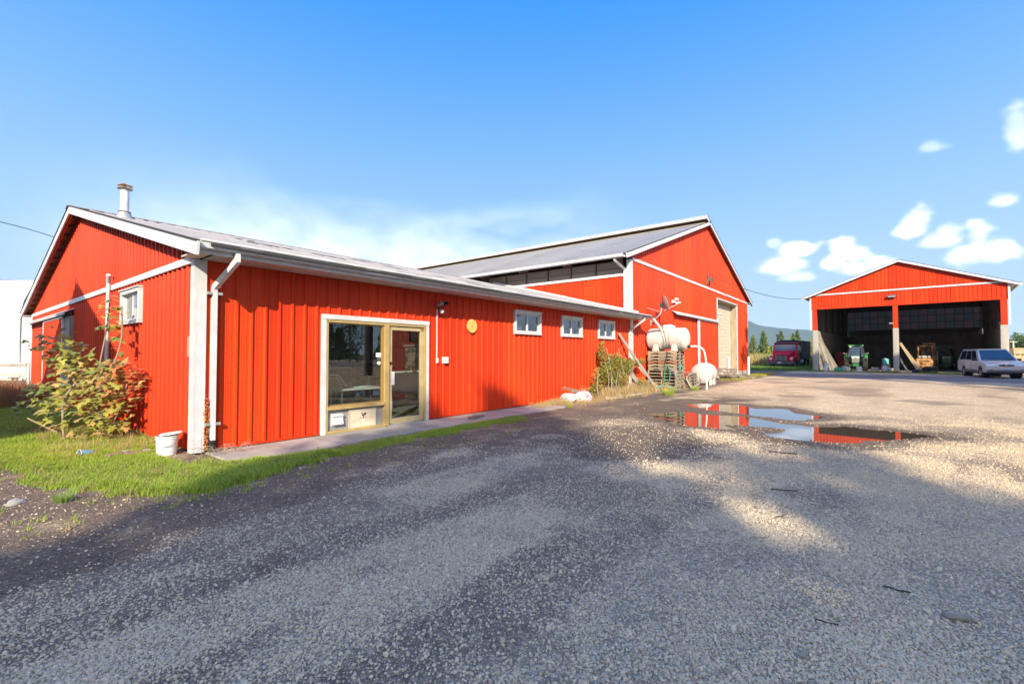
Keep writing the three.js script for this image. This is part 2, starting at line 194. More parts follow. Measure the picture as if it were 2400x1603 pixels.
function zones(x, d) {   // what lies here: stone, grass and mud shares, and the colour of the soil
  const [u, w] = toSite(x, d), n1 = fbm(u * 0.9, w * 0.9, 4, 51) - 0.5, n2 = fbm(u * 3.5, w * 3.5, 3, 52) - 0.5, n3 = fbm(u * 0.35 + 8, w * 1.5, 4, 53) - 0.5, nb = fbm(x * 0.18, d * 0.18, 3, 54) - 0.5;
  const inYard = sstep(-0.25, 0.25, edgeW(u) - w + n1 * 1.1 + n2 * 0.35);
  let grass = sstep(0.12, -0.18, sdPoly(grassP, u, w) + n1 * 0.7 + n2 * 0.3);
  grass = Math.max(grass, sstep(0.5, -0.5, sdPoly(grassFar, u, w) + n1 * 2));
  const g2 = sstep(0.35, 0.1, Math.hypot((u - 12.4) / 1.6, (w + 1.55) * 2.6) * 0.3 + n1 * 0.15) * 0; grass = Math.max(grass, g2);
  const strip = sstep(0.6, 0.1, Math.abs(w + 1.3 + n1) ) * sstep(24.5, 26, u) * sstep(38, 35, u); grass = Math.max(grass, strip * 0.8);
  // dark tyre lanes and worn patches on the stone, drawn out along the lane
  const lane = sstep(0.04, 0.20, n3 + 0.4 * n2 * 0.6) * 0.85, patch = sstep(0.06, 0.22, fbm(u * 0.55 + 31, w * 0.55, 4, 57) - 0.5) * 0.7;
  const pd = puddle(x, d), wet = sstep(1.1, 0.0, pd + n1 * 1.5) , mudBelt = sstep(2.3, 1.0, Math.abs(w + 3.3 + n1 * 2.2 + n2 * 0.5)) * sstep(6.2, 8.2, u + n1 * 2) * sstep(17, 13.5, u + n1 * 3) * sstep(-0.26, -0.02, n1 + n2 * 0.5);
  const lane2 = sstep(0.42, 0.12, Math.abs(w + 4.55 + 0.25 * n1 + 0.12 * Math.sin(u * 0.8))) * sstep(4.5, 2, u) * (0.75 + n2), bare = sstep(1.15, 0.55, Math.hypot((u - 5.2) / 2.1, (w + 4.4) / 1.7) + n1 * 1.1 + n2 * 0.3), lane3 = sstep(0.35, 0.1, Math.abs(w + 6.3 + 0.5 * n1)) * sstep(-3, -1, u) * sstep(4, 2, u) * 0.6;
  const mud = clamp(Math.max(lane * inYard * sstep(14, 8, u) * 0.9, patch * inYard * 0.9, sstep(0.85, 0.25, pd + 0.5 * n1) * 0.95, wet * 0.55, mudBelt * 0.97, lane2 * inYard, bare * 0.85, lane3));
  const far = sstep(8, 13, u), track = far * sstep(0.05, 0.2, fbm(u * 0.16 + 0.25 * w, w * 0.9 + 5, 5, 58) - 0.5 + 0.25 * n2) * 0.45, blot = far * sstep(0.10, 0.24, fbm(u * 0.33 + 7, w * 0.33, 5, 59) - 0.5 + 0.2 * n2) * 0.36;
  const darkBand = sstep(-0.35, 0.35, u - 32.4 + 1.2 * n1 - 0.12 * (w + 6)) * sstep(0.4, -0.4, u - 39.6 + 1.4 * n1) * sstep(3.5, 1.0, w + n1 * 2);  // band of darker purple-grey ground before the machine shed
  const tan = sstep(1.5, 9.5, u * 0.8 - w * 0.35 - 1.2 + n1 * 4);
  let c = [mix(0.48, 0.74, tan), mix(0.415, 0.595, tan), mix(0.33, 0.40, tan)];
  const k = 0.88 + 0.35 * nb + 0.4 * n2; c = c.map((v) => v * k);
  const dk = [0.185, 0.145, 0.115]; c = c.map((v, i) => mix(v, dk[i] * (1 - [0.38, 0.44, 0.50][i] * Math.max(mudBelt, bare, sstep(0.8, 0.2, pd))), mud * 0.95)); c = c.map((v, i) => mix(v, [0.34, 0.25, 0.165][i], Math.max(track, blot))); c = c.map((v, i) => mix(v, [0.23, 0.205, 0.22][i] * (0.9 + 0.5 * (n1 + n2)), darkBand * 0.92));
  const dirt = [0.15, 0.115, 0.088].map((v) => v * (0.8 + 0.9 * (n1 + 0.5) + 0.5 * n2)), straw = sstep(0.12, 0.3, n2 + n1 * 0.6); const dd = dirt.map((v, i) => mix(v, [0.40, 0.32, 0.2][i], straw * 0.6));
  c = c.map((v, i) => mix(dd[i], v, inYard));
  if (w > -1.6 && u > 5 && u < 19) { const dry = sstep(-1.8, -1.0, w + n1) * sstep(8, 9.5, u); c = c.map((v, i) => mix(v, [0.40, 0.30, 0.185][i], dry * 0.8)); }
  const gs = [0.12, 0.135, 0.04]; c = c.map((v, i) => mix(v, gs[i], grass * 0.85));
  // the strip along the wall: worn concrete under dust
  const ap = sstep(0.05, -0.05, Math.abs(w + 0.55) - 0.5 + n2 * 0.25) * sstep(-0.1, 0.4, u) * sstep(9.5, 8, u);
  c = c.map((v, i) => mix(v, [0.44, 0.37, 0.32][i] * (0.9 + 0.4 * n2), ap * 0.9));
  const brown = sstep(0.9, 0.3, Math.hypot(u - 0.2, (w + 0.35) * 1.2) + n1 * 0.8); c = c.map((v, i) => mix(v, [0.19, 0.14, 0.105][i], brown * 0.9));
  return { c, grass: grass * (1 - ap) * (1 - brown * 0.9), stone: inYard * Math.pow(1 - mud * 0.93, 1.6) * (1 - grass), inYard, mud, wet: sstep(0.25, -0.05, pd), u, w, n1, n2, dry: clamp(1 - inYard) };
}
const zCache = new Map(), zq = (x, d) => { const a = Math.round(x / 0.07), b = Math.round(d / 0.07), k = a * 100003 + b; let z = zCache.get(k); if (!z) { z = zones(a * 0.07, b * 0.07); z.h = height(a * 0.07, b * 0.07); z.pd = puddle(a * 0.07, b * 0.07); zCache.set(k, z); } return z; };
function axis(list) { const out = []; for (const [a, b, s0, s1] of list) { let v = a; while (v < b - 1e-6) { out.push(v); v += mix(s0, s1, (v - a) / (b - a)); } } out.push(list[list.length - 1][1]); return out; }
{
  const xs = axis([[-90, -9, 8, 0.4], [-9, 10, 0.1, 0.1], [10, 30, 0.15, 0.6], [30, 110, 0.6, 8]]), ds = axis([[-60, 0.5, 8, 0.3], [0.5, 15, 0.085, 0.1], [15, 45, 0.16, 0.6], [45, 110, 0.8, 8]]), nx = xs.length, nd = ds.length;
  const pos = new Float32Array(nx * nd * 3), col = new Float32Array(nx * nd * 3), uv = new Float32Array(nx * nd * 2), idx = [];
  for (let j = 0; j < nd; j++) for (let i = 0; i < nx; i++) { const k = j * nx + i, x = xs[i], d = ds[j]; pos.set([x, height(x, d), -d], k * 3); col.set(zones(x, d).c, k * 3); uv.set([x, d], k * 2); if (i + 1 < nx && j + 1 < nd) idx.push(k, k + 1, k + nx + 1, k, k + nx + 1, k + nx); }
  const g = new THREE.BufferGeometry(); g.setAttribute('position', new THREE.BufferAttribute(pos, 3)); g.setAttribute('color', new THREE.BufferAttribute(col, 3)); g.setAttribute('uv', new THREE.BufferAttribute(uv, 2)); g.setIndex(idx); g.computeVertexNormals();
  struct('gravel_yard', g, flat(1.6, 1.58, 1.54, 0.95, { map: T.grit, bumpMap: T.gritB, bumpScale: 0.012 }), 'gravel farm yard with dark tyre lanes and puddles');
}
{ // fields out to the horizon, a ring round the yard sheet
  const sh = new THREE.Shape([[-4000, -4000], [4000, -4000], [4000, 4000], [-4000, 4000]].map(([a, b]) => new THREE.Vector2(a, b))); sh.holes.push(new THREE.Path([[-89.8, -59.8], [-89.8, 109.8], [109.8, 109.8], [109.8, -59.8]].map(([a, b]) => new THREE.Vector2(a, b))));
  const g = new THREE.ShapeGeometry(sh); g.rotateX(-Math.PI / 2); g.translate(0, -0.03, 0);
  struct('field', g, mt(0.10, 0.105, 0.04, 0.95, { map: T.noise }), 'flat green and straw fields running to the hills');
}
{ // standing water
  for (const [p, nm] of [[pudA.concat(), 'far'], [pudB, 'near'], [pudC, 'side']]) { const cx = p.reduce((s, q) => s + q[0], 0) / p.length, cd = p.reduce((s, q) => s + q[1], 0) / p.length; const x0 = Math.min(...p.map((q) => q[0])) - 0.5, x1 = Math.max(...p.map((q) => q[0])) + 0.5, d0 = Math.min(...p.map((q) => q[1])) - 0.5, d1 = Math.max(...p.map((q) => q[1])) + 0.5;
    const y = nm === 'far' ? -0.0222 : nm === 'near' ? -0.0236 : -0.0375; const pos = [], st = 0.06;
    for (let x = x0; x < x1; x += st) for (let d = d0; d < d1; d += st) { const s = sdPoly(p, x + st / 2, d + st / 2); if (s < 0.42 && height(x + st / 2, d + st / 2) < y + 0.02) pos.push(x, y, -d, x + st, y, -d, x + st, y, -d - st, x, y, -d, x + st, y, -d - st, x, y, -d - st); }
    const g = new THREE.BufferGeometry(); g.setAttribute('position', new THREE.Float32BufferAttribute(pos, 3)); g.computeVertexNormals(); struct('puddle_water', g, mt(0.075, 0.055, 0.038, 0.015, { ior: 1.5, specularIntensity: 1 }), 'still brown rain water standing on the gravel'); }
}
{ // worn concrete strip along the shop front
  const g = bx(4.4, -0.045, 0.53, 8.5, 0.1, 1.03); g.rotateY(TH); const p = site(0, 0); g.translate(p.x, 0, p.z); struct('concrete_strip', g, M.conc, 'dusty worn concrete strip along the foot of the red wall');
}
const gy = (x, d) => height(x, d), gS = (u, w) => { const p = site(u, w); return height(p.x, -p.z); };
function scatter(name, label, geo, mat_, n, sample, cast = true) { const o = new THREE.InstancedMesh(geo, mat_, n), m = new THREE.Matrix4(), c = new THREE.Color(); let k = 0, guard = 0; while (k < n && guard++ < n * 40) { const s = sample(); if (!s) continue; o.setMatrixAt(k, m.compose(s.p, s.q, s.s)); o.setColorAt(k, c.setRGB(...s.c)); k++; } o.count = k; o.name = numbered(name); o.userData = { kind: 'stuff', label }; o.castShadow = o.receiveShadow = true; scene.add(o); return o; }
const quat = (x, y, z) => new THREE.Quaternion().setFromEuler(new THREE.Euler(x, y, z, 'YXZ'));
{ // loose crushed stone in front of the camera
  const R = rng(77); const st = []; for (let v = 0; v < 3; v++) { const g = new THREE.IcosahedronGeometry(1, 0), p = g.attributes.position; for (let i = 0; i < p.count; i++) { const q = V(p.getX(i), p.getY(i), p.getZ(i)), k = 0.72 + 0.56 * h2(Math.round(q.x * 50), Math.round(q.y * 50 + q.z * 131), v); p.setXYZ(i, q.x * k, q.y * k * 0.62, q.z * k * 0.82); } g.computeVertexNormals(); st.push(g); }
  const m = mt(1, 1, 1, 0.9);
  for (let v = 0; v < 3; v++) scatter('gravel', 'loose grey crushed stone strewn over the yard', st[v], m, 70000, () => {
    const d = 1.2 + Math.pow(R(), 1.55) * 12.5, x = (R() * 2 - 1) * (1.25 * d + 0.5); if (x < -8 || x > 11) return null; const z = zq(x, d); if (z.pd < -0.10 || (z.pd < 0.06 && R() < 0.6)) return null; const keep = (z.stone * clamp(0.55 + 2.1 * z.n1 + 1.1 * z.n2, 0.10, 1) + 0.022 * z.dry * (1 - z.grass) + 0.07 * z.inYard) * (1 - 0.93 * sstep(5.5, 12.5, d + z.n1 * 4)); if (R() > keep) return null; if (z.w > -1.05 && z.u > 0) return null;
    const big = R(), s = (0.0036 + 0.0085 * Math.pow(R(), 2.4) + (big > 0.985 ? 0.012 * R() : 0)) * (d > 6 ? 1.15 : 1), v2 = 0.32 + 0.15 * R() + (R() < 0.04 ? 0.06 : 0), t = sstep(3, 10, z.u * 0.8 - z.w * 0.3), w2 = R() * 0.03;
    return { p: V(x, z.h + s * 0.25, -d), q: quat(R() * 0.8, R() * 6.28, R() * 0.8), s: V(s, s, s), c: [v2 * (1.2 + 0.06 * t) + w2, v2 * (1.02 - 0.02 * t) + w2 * 0.6, v2 * (0.76 - 0.1 * t)] };
  }, false);
}
{ // grass
  const R = rng(99); const blade = (n, h, w, sp, bend) => { const gs = [], r = rng(n * 7 + Math.round(h * 100)); for (let i = 0; i < n; i++) { const a = r() * 6.28, ln = bend * (0.4 + r()), x = (r() - 0.5) * sp, z = (r() - 0.5) * sp, hh = h * (0.5 + 0.6 * r()), ww = w * (0.7 + 0.5 * r()), dx = Math.cos(a) * ln * hh, dz = Math.sin(a) * ln * hh, px = -Math.sin(a) * ww, pz = Math.cos(a) * ww; const g = new THREE.BufferGeometry(); const A = [x - px, 0, z - pz], B = [x + px, 0, z + pz], C = [x + dx * 0.35 + px * 0.8, hh * 0.62, z + dz * 0.35 + pz * 0.8], D = [x + dx * 0.35 - px * 0.8, hh * 0.62, z + dz * 0.35 - pz * 0.8], E = [x + dx, hh, z + dz]; g.setAttribute('position', new THREE.Float32BufferAttribute([A, B, C, A, C, D, D, C, E].flat(), 3)); g.computeVertexNormals(); gs.push(g); } return merge(gs); };
  const lawn = blade(13, 0.055, 0.0024, 0.085, 0.9), tall = blade(12, 0.6, 0.006, 0.22, 0.45), field = blade(9, 1.1, 0.035, 0.9, 0.3);
  const gm = mt(1, 1, 1, 0.75, { transmission: 0.25, thickness: 0 });
  scatter('lawn_grass', 'short bright green grass beside the red barn', lawn, gm, 85000, () => {
    const u = -7 + R() * 13.6, w = -2.6 + Math.pow(R(), 1.6) * 19; if (u > 0.02 && w > -0.9) return null; const p = site(u, w), d = -p.z; if (d < 1 || (Math.abs(p.x) > 1.35 * d + 1)) return null; if (w > 6 && R() > 0.45) return null; const z = zq(p.x, d); if (R() > z.grass * clamp(0.55 + 2.2 * z.n1 + 0.9 * z.n2, 0.04, 1) * (u > 1.3 ? 0.55 : 1) + 0.0015 * z.dry) return null;
    const s = (0.6 + 0.7 * R() + 0.7 * Math.max(0, z.n1)) * (w > 3 ? 1.25 : 1) * (u > 1.3 ? 0.6 : 1), y = clamp(0.5 + 1.3 * z.n1 + 0.5 * (R() - 0.5)), dr = R() < 0.06 + 0.25 * sstep(0.0, -0.25, z.n1); return { p: V(p.x, z.h - 0.004, p.z), q: quat((R() - 0.5) * 0.25, R() * 6.28, (R() - 0.5) * 0.25), s: V(s, s * (0.8 + 0.5 * R()), s), c: dr ? [0.34, 0.27, 0.11] : [0.19 + 0.17 * y, 0.31 + 0.13 * y, 0.014 + 0.008 * y] };
  });
  scatter('dry_grass', 'tall straw coloured grass around the shrubs and pallets', tall, gm, 2600, () => {
    const t = R(); let u, w, s = 0.35 + 0.4 * R(); if (t < 0.5) { u = 9.0 + R() * 9.5; w = -0.12 - R() * R() * 1.5; if (u > 16.4 && w > -1.4) return null; if (u < 11) s *= 0.45; } else if (t < 0.72) { u = -3 + R() * 2.9; w = 9.5 + R() * 7.5; s = 0.7 + 0.5 * R(); } else if (t < 0.8) { u = -1.3 + R() * 1.2; w = 0.6 + R() * 3.5; s *= 0.5; } else { u = 8 + R() * 3; w = -0.15 - R() * 0.5; s *= 0.4; }
    const p = site(u, w), y = R(); return { p: V(p.x, height(p.x, -p.z) - 0.01, p.z), q: quat((R() - 0.5) * 0.5, R() * 6.28, (R() - 0.5) * 0.5), s: V(s, s, s), c: t >= 0.5 && t < 0.72 ? [0.24 + 0.1 * y, 0.12 + 0.05 * y, 0.055] : [0.36 + 0.12 * y, 0.27 + 0.08 * y, 0.12 + 0.04 * y] };
  });
  scatter('verge_grass', 'green verge grass round the truck and along the shed and tall barn', blade(12, 0.3, 0.012, 0.5, 0.5), gm, 5200, () => {
    const t = R(); let p, s = 0.6 + 0.5 * R(); if (t < 0.62) { const d = 42.5 + R() * 17, x = (0.505 + R() * 0.135) * d; p = V(x, 0, -d); const [u, w] = toSite(x, d); if (u < 37.2 || w < -2.9) return null; if (u < 44 && w < 1.5 + 3 * (fbm(u, w, 3, 83) - 0.5)) return null; } else if (t < 0.8) { const x = R() * 11.5; if (fbm(x * 0.8, 1, 3, 84) < 0.45) return null; const z = 0.45 + R() * 0.9; p = V(26.37 + x * 0.739 - z * 0.6736, 0, -40.92 + x * 0.6736 + z * 0.739); s *= 0.55; } else { const u = 25 + R() * 11.5; p = site(u, -0.9 - R() * 0.9); if (fbm(u * 0.7, 2, 3, 85) < 0.42) return null; s *= 0.5; }
    const y = R(); return { p: V(p.x, height(p.x, -p.z) - 0.01, p.z), q: quat((R() - 0.5) * 0.3, R() * 6.28, (R() - 0.5) * 0.3), s: V(s, s, s), c: t > 0.8 ? [0.28 + 0.1 * y, 0.29 + 0.06 * y, 0.04] : [0.10 + 0.1 * y, 0.2 + 0.1 * y, 0.03] };
  });
  scatter('field_grass', 'tall straw and green grass growing behind the barns', field, gm, 9000, () => {
    const d = 56 + R() * 60, lf = R() < 0.8, t = lf ? 0.44 + R() * 0.24 : 1.02 + R() * 0.2, p = V(t * d, 0, -d), u = p.x, w = d; const y = R(), s = 0.7 + 0.8 * R(), gr = fbm(u * 0.2, w * 0.2, 3, 81) > 0.55; return { p: V(p.x, -0.05, p.z), q: quat((R() - 0.5) * 0.3, R() * 6.28, (R() - 0.5) * 0.3), s: V(s, s, s), c: gr ? [0.17 + 0.1 * y, 0.2 + 0.08 * y, 0.035] : [0.36 + 0.1 * y, 0.285 + 0.08 * y, 0.12] };
  });
}
// ---------------------------------------------------------------- parts shared by the buildings
function canvasTex(w, h, draw) { const c = document.createElement('canvas'); c.width = w; c.height = h; draw(c.getContext('2d'), w, h); const t = new THREE.CanvasTexture(c); t.colorSpace = THREE.SRGBColorSpace; return t; }
function slider(parent, x0, x1, y0, y1, place, blind) {   // white vinyl slider, x to the right, z out of the wall
  const w = new THREE.Group(); w.name = 'window'; parent.add(w); const cx = (x0 + x1) / 2, cy = (y0 + y1) / 2, W = x1 - x0, H = y1 - y0, P = (g) => place(g);
  obj('frame', P(merge([bx(cx, y1 - 0.035, 0.025, W, 0.07, 0.09), bx(cx, y0 + 0.035, 0.03, W, 0.07, 0.1), bx(x0 + 0.035, cy, 0.025, 0.07, H - 0.14, 0.09), bx(x1 - 0.035, cy, 0.025, 0.07, H - 0.14, 0.09)])), M.white, w);
  obj('drip_cap', P(bx(cx, y1 + 0.012, 0.05, W + 0.03, 0.02, 0.09)), M.white, w);
  for (const s of [0, 1]) { const a = s ? cx - 0.005 : x0 + 0.07, b = s ? x1 - 0.07 : cx + 0.03, z = s ? 0.0 : -0.02, m = (a + b) / 2; const sash = obj('sash', P(merge([bx(m, y1 - 0.088, z, b - a, 0.035, 0.03), bx(m, y0 + 0.088, z, b - a, 0.035, 0.03), bx(a + 0.02, cy, z, 0.04, H - 0.21, 0.03), bx(b - 0.02, cy, z, 0.04, H - 0.21, 0.03)])), M.white, w); obj('pane', P(bx(m, cy, z, b - a - 0.08, H - 0.21, 0.004)), M.glass, sash); }
  if (blind) obj('blind', P(merge([...Array(9)].map((_, i) => bx(x0 + 0.3, y0 + 0.1 + i * 0.045, -0.09, 0.42, 0.003, 0.03, 0.5)))), M.curtain, w);
  return w;
}
function gutterGeo(x0, x1, y, z) { const L = x1 - x0, c = (x0 + x1) / 2; return [bx(c, y, z + 0.055, L, 0.012, 0.09), bx(c, y + 0.045, z + 0.108, L, 0.09, 0.012, 0.12), bx(c, y + 0.1, z + 0.122, L, 0.026, 0.026), bx(c, y + 0.055, z + 0.006, L, 0.11, 0.01), bx(x0 + 0.006, y + 0.05, z + 0.06, 0.01, 0.1, 0.1), bx(x1 - 0.006, y + 0.05, z + 0.06, 0.01, 0.1, 0.1)]; }
const ID = (g) => g;

// ---------------------------------------------------------------- the near red barn with the shop front
const NB = thing('red_barn', 'long low red metal barn with a gold framed shop door', 'barn', site(0, 0), TH);
const nU = 15.16, nW = 16.28, nm = 0.2506, nRoof = (w) => 2.98 + nm * ((w < nW / 2 ? w : nW - w) + 0.68);
{
  const b = NB, shop = [1.97, 4.454, -1, 2.166], wins = [[7.554, 8.818], [9.972, 11.253], [12.404, 13.689]];
  clad(b, 'wall_panel', M.red, 0.1, nU, konst(0.02), konst(2.85), ID, [shop, ...wins.map(([p, q]) => [p + 0.02, q - 0.02, 2.03, 2.645])]);
  const gp = (g) => g.rotateY(-Math.PI / 2);      // wall facing -x; x = -w
  const bottom = (x) => (x < -11.8 ? 0.36 : 0.04);
  clad(b, 'wall_panel', M.red, -nW, -0.03, bottom, konst(2.80), gp, [[-3.93, -2.68, 2.05, 2.665]], {});
  clad(b, 'gable_panel', M.red, -nW, -0.03, konst(2.90), (x) => nRoof(-x) - 0.13, gp, [], { breaks: [-nW / 2] });
  // rear and inner faces that close the building
  obj('rear_wall', bx(nU / 2, 1.42, -nW + 0.05, nU, 2.84, 0.1), M.red[0], b);
  obj('foundation', merge([bx(0.14, 0.17, -14.1, 0.26, 0.4, 4.4), bx(nU / 2, -0.06, -nW / 2, nU - 0.1, 0.12, nW - 0.1)]), M.stonework, b);
  obj('inner_wall', merge([bx(1.0, 1.4, -0.14, 1.9, 2.8, 0.02), bx(6.0, 1.4, -0.14, 3.06, 2.8, 0.02), bx(11.3, 1.0, -0.14, 7.6, 2.0, 0.02), bx(9.4, 2.34, -0.14, 1.12, 0.66, 0.02), bx(11.83, 2.34, -0.14, 1.12, 0.66, 0.02), bx(14.4, 2.34, -0.14, 1.4, 0.66, 0.02), bx(11.3, 2.74, -0.14, 7.6, 0.14, 0.02), bx(3.2, 2.5, -0.14, 2.5, 0.64, 0.02), bx(7.6, 1.4, -5.2, 15, 2.8, 0.06), bx(6.6, 1.4, -2.7, 0.08, 2.8, 5), bx(0.12, 1.4, -1.4, 0.04, 2.8, 2.5), bx(0.12, 1.02, -3.3, 0.04, 2.05, 1.3), bx(0.12, 1.4, -4.6, 0.04, 2.8, 1.24)]), M.wall, b);
  obj('ceiling', bx(7.6, 2.83, -2.66, 15, 0.04, 5.1), M.wall, b);
  obj('indoor_floor', bx(3.4, 0.02, -2.6, 6.3, 0.06, 5.0), M.floorIn, b);
  // roof
  const L = (nW / 2 + 0.70) * Math.hypot(1, nm), k = Math.hypot(1, nm);
  const slopeF = (g) => basis(g, V(0, 2.972, 0.70), V(1, 0, 0), V(0, nm / k, -1 / k), V(0, 1 / k, nm / k)), slopeR = (g) => basis(g, V(0, 2.972, -nW - 0.70), V(-1, 0, 0), V(0, nm / k, 1 / k), V(0, 1 / k, -nm / k));
  clad(b, 'roof_sheet', M.roofNear, -0.26, nU + 0.46, (x) => (x > 14.5 ? 0.0 : 0) , (x) => (x > nU - 0.02 ? 0.72 : L), slopeF, [], { sheet: 0.92, pitch: 0.31, h: 0.018, minor: 0, breaks: [nU - 0.02, nU - 0.021] });
  clad(b, 'roof_sheet', M.roofNear, -nU, 0.26, konst(0), konst(L), slopeR, [], { sheet: 1.84, pitch: 0.31, h: 0.018, minor: 0 });
  obj('ridge_cap', merge([1, -1].map((s) => bx(nU / 2 - 0.1, nRoof(8.14) - 0.005, -nW / 2 + s * 0.11, nU + 0.4, 0.012, 0.26, s * Math.atan(nm)))), M.roofNear[0], b);
  // roof patches seen as lapped squares
  const R = rng(4); for (let i = 0; i < 16; i++) { const u = 0.3 + R() * 9, w = 0.3 + R() * 6.5, a = 0.35 + R() * 0.5, c = 0.3 + R() * 0.4; obj('roof_patch', basis(bx(0, 0, 0.022, a, c, 0.006), V(u, nRoof(w) + 0.002, -w), V(1, 0, 0), V(0, nm / k, -1 / k), V(0, 1 / k, nm / k)), M.roofNear[i % 3], b); }
  obj('roof_deck', merge([basis(bx(0, 0, 0, nU + 0.2, L - 0.05, 0.07), V(nU / 2 - 0.1, 2.93 + nm * 4.4, 0.70 - 4.41), V(1, 0, 0), V(0, nm / k, -1 / k), V(0, 1 / k, nm / k)), basis(bx(0, 0, 0, nU + 0.2, L - 0.05, 0.07), V(nU / 2 - 0.1, 2.93 + nm * 4.4, -nW - 0.70 + 4.41), V(-1, 0, 0), V(0, nm / k, 1 / k), V(0, 1 / k, -nm / k))]), M.rafter, b);
  obj('tar_edge', merge([...Array(46)].map((_, i) => bx(-0.05 + i * 0.345 + 0.17, 2.955 - 0.006 * R(), 0.715 + 0.02 * R(), 0.36, 0.03 + 0.012 * R(), 0.035))), M.tar, b);
  // rake boards at the gable end, purlin ends under the overhang
  const rake = (s, y, h, t, x, m, n) => { const e = n === 'rake_backing' ? 0.5 : 0.82, p = s > 0 ? V(x, nRoof(-e) + y, e) : V(x, nRoof(-e) + y, -nW - e), q = V(x, nRoof(nW / 2) + y, -nW / 2); obj(n, bar(p, q, h, t, 0), m, b); };
  for (const s of [1, -1]) { rake(s, -0.085, 0.185, 0.035, -0.245, M.white, 'rake_board'); rake(s, 0.018, 0.022, 0.06, -0.25, M.tar, 'rake_drip_edge'); rake(s, -0.135, 0.1, 0.03, -0.19, M.red[1], 'rake_backing'); }
  for (let i = 0; i < 16; i++) for (const s of [0, 1]) { const w0 = -0.55 + i * 0.56, w = s ? nW - w0 : w0; obj('purlin_end', bx(-0.09, nRoof(w) - 0.105, -w, 0.17, 0.11, 0.045), M.rafter, b); }
  obj('eave_end', bx(-0.1, 2.858, 0.29, 0.2, 0.02, 0.55), M.soffit, b); obj('eave_end', bx(-0.12, 2.85, -nW - 0.4, 0.24, 0.03, 0.8), M.galv, b);
  // front eave
  for (let i = 0; i < 30; i++) obj('soffit_board', bx(0.06 + i * 0.52 + 0.26, 2.858, 0.29, 0.512, 0.016, 0.55), M.soffit, b);
  obj('fascia', bx(nU / 2 + 0.12, 2.905, 0.575, nU + 0.62, 0.125, 0.03), M.white, b);
  obj('gutter', gutterGeo(-0.18, nU + 0.47, 2.905, 0.592), M.white, b);
  obj('sub_fascia', bx(nU / 2 + 0.1, 2.945, 0.65, nU + 0.5, 0.02, 0.1), M.paleWood, b);
  const ds = obj('downspout', merge([bar(V(0.30, 2.9, 0.645), V(0.30, 2.77, 0.645), 0.085, 0.06), bar(V(0.30, 2.79, 0.65), V(0.215, 2.45, 0.07), 0.085, 0.06), bar(V(0.215, 2.47, 0.065), V(0.215, 0.18, 0.065), 0.095, 0.06)]), M.white, b);
  for (const y of [2.36, 0.42]) obj('strap', bx(0.215, y, 0.07, 0.2, 0.04, 0.075), M.galv, ds);
  obj('drain_boot', merge([...Array(7)].map((_, i) => cyl(V(0.215, 0.03 + i * 0.024, 0.075 + i * -0.001), V(0.215, 0.046 + i * 0.024, 0.075), 0.056, 0.056, 14))), M.rubber, ds);
  obj('downspout', merge([bar(V(15.05, 2.89, 0.65), V(15.05, 2.78, 0.65), 0.08, 0.06), bar(V(15.05, 2.8, 0.65), V(15.03, 2.42, 0.06), 0.08, 0.06), bar(V(15.03, 2.45, 0.06), V(15.03, 0.12, 0.06), 0.09, 0.06)]), M.white, b);
  // trims
  obj('corner_post', merge([bx(0.055, 1.43, 0.02, 0.135, 2.83, 0.05), bx(-0.028, 1.43, -0.02, 0.04, 2.83, 0.13)]), M.white, b);
  obj('corner_post', bx(-0.02, 1.55, -nW + 0.03, 0.05, 2.5, 0.1), M.white, b);
  obj('belt_trim', bx(-0.035, 2.85, -nW / 2 - 0.05, 0.03, 0.105, nW - 0.1), M.white, b);
  obj('sill_trim', bx(1.05, 0.035, 0.012, 1.75, 0.03, 0.03), M.red[1], b); obj('sill_trim', bx(9.8, 0.035, 0.012, 10.5, 0.03, 0.03), M.red[1], b);
  // windows
  wins.forEach(([p, q], i) => slider(b, p, q, 2.013, 2.661, ID, i < 2));
  slider(b, -3.95, -2.66, 2.03, 2.685, gp, false);
  // screws in rows
  const sc = []; for (let i = 0; i < 68; i++) { const x = 0.2 + i * 0.22; if (x > 15) break; for (const y of [0.28, 1.02, 1.72, 2.4]) if (!(x > 1.9 && x < 4.5) && !(y > 1.9 && wins.some(([p, q]) => x > p - 0.05 && x < q + 0.05))) sc.push(new THREE.OctahedronGeometry(0.011).translate(x + 0.05, y, 0.006)); }
  const so = obj('screw_heads', merge(sc), M.red[2], b); so.userData.kind = 'stuff';

  // ---- shop front: white surround, gold frame, picture window, glazed door
  const sf = new THREE.Group(); sf.name = 'shop_front'; b.add(sf);
  obj('white_surround', merge([bx(1.99, 1.09, 0.03, 0.075, 2.16, 0.06), bx(4.425, 1.09, 0.03, 0.075, 2.16, 0.06), bx(3.21, 2.135, 0.035, 2.51, 0.085, 0.07)]), M.white, sf);
  obj('gold_frame', merge([bx(2.05, 1.04, 0.0, 0.045, 2.05, 0.11), bx(3.21, 2.064, 0.0, 2.36, 0.055, 0.11), bx(3.345, 1.03, 0.005, 0.1, 2.03, 0.13), bx(4.365, 1.03, 0.0, 0.045, 2.03, 0.11), bx(2.68, 0.47, 0.012, 1.24, 0.06, 0.13), bx(2.68, 0.035, 0.0, 1.24, 0.05, 0.1)]), M.gold, sf);
  obj('glazing_bead', merge([bx(2.085, 1.265, -0.01, 0.025, 1.54, 0.06), bx(3.275, 1.265, -0.005, 0.04, 1.54, 0.06), bx(2.68, 2.025, -0.01, 1.2, 0.025, 0.06), bx(2.68, 0.512, -0.01, 1.2, 0.025, 0.06)]), M.goldDark, sf);
  obj('picture_pane', bx(2.68, 1.268, -0.02, 1.19, 1.51, 0.006), M.glass, sf);
  obj('lower_panel', bx(2.68, 0.25, -0.015, 1.24, 0.39, 0.03), M.greyPanel, sf);
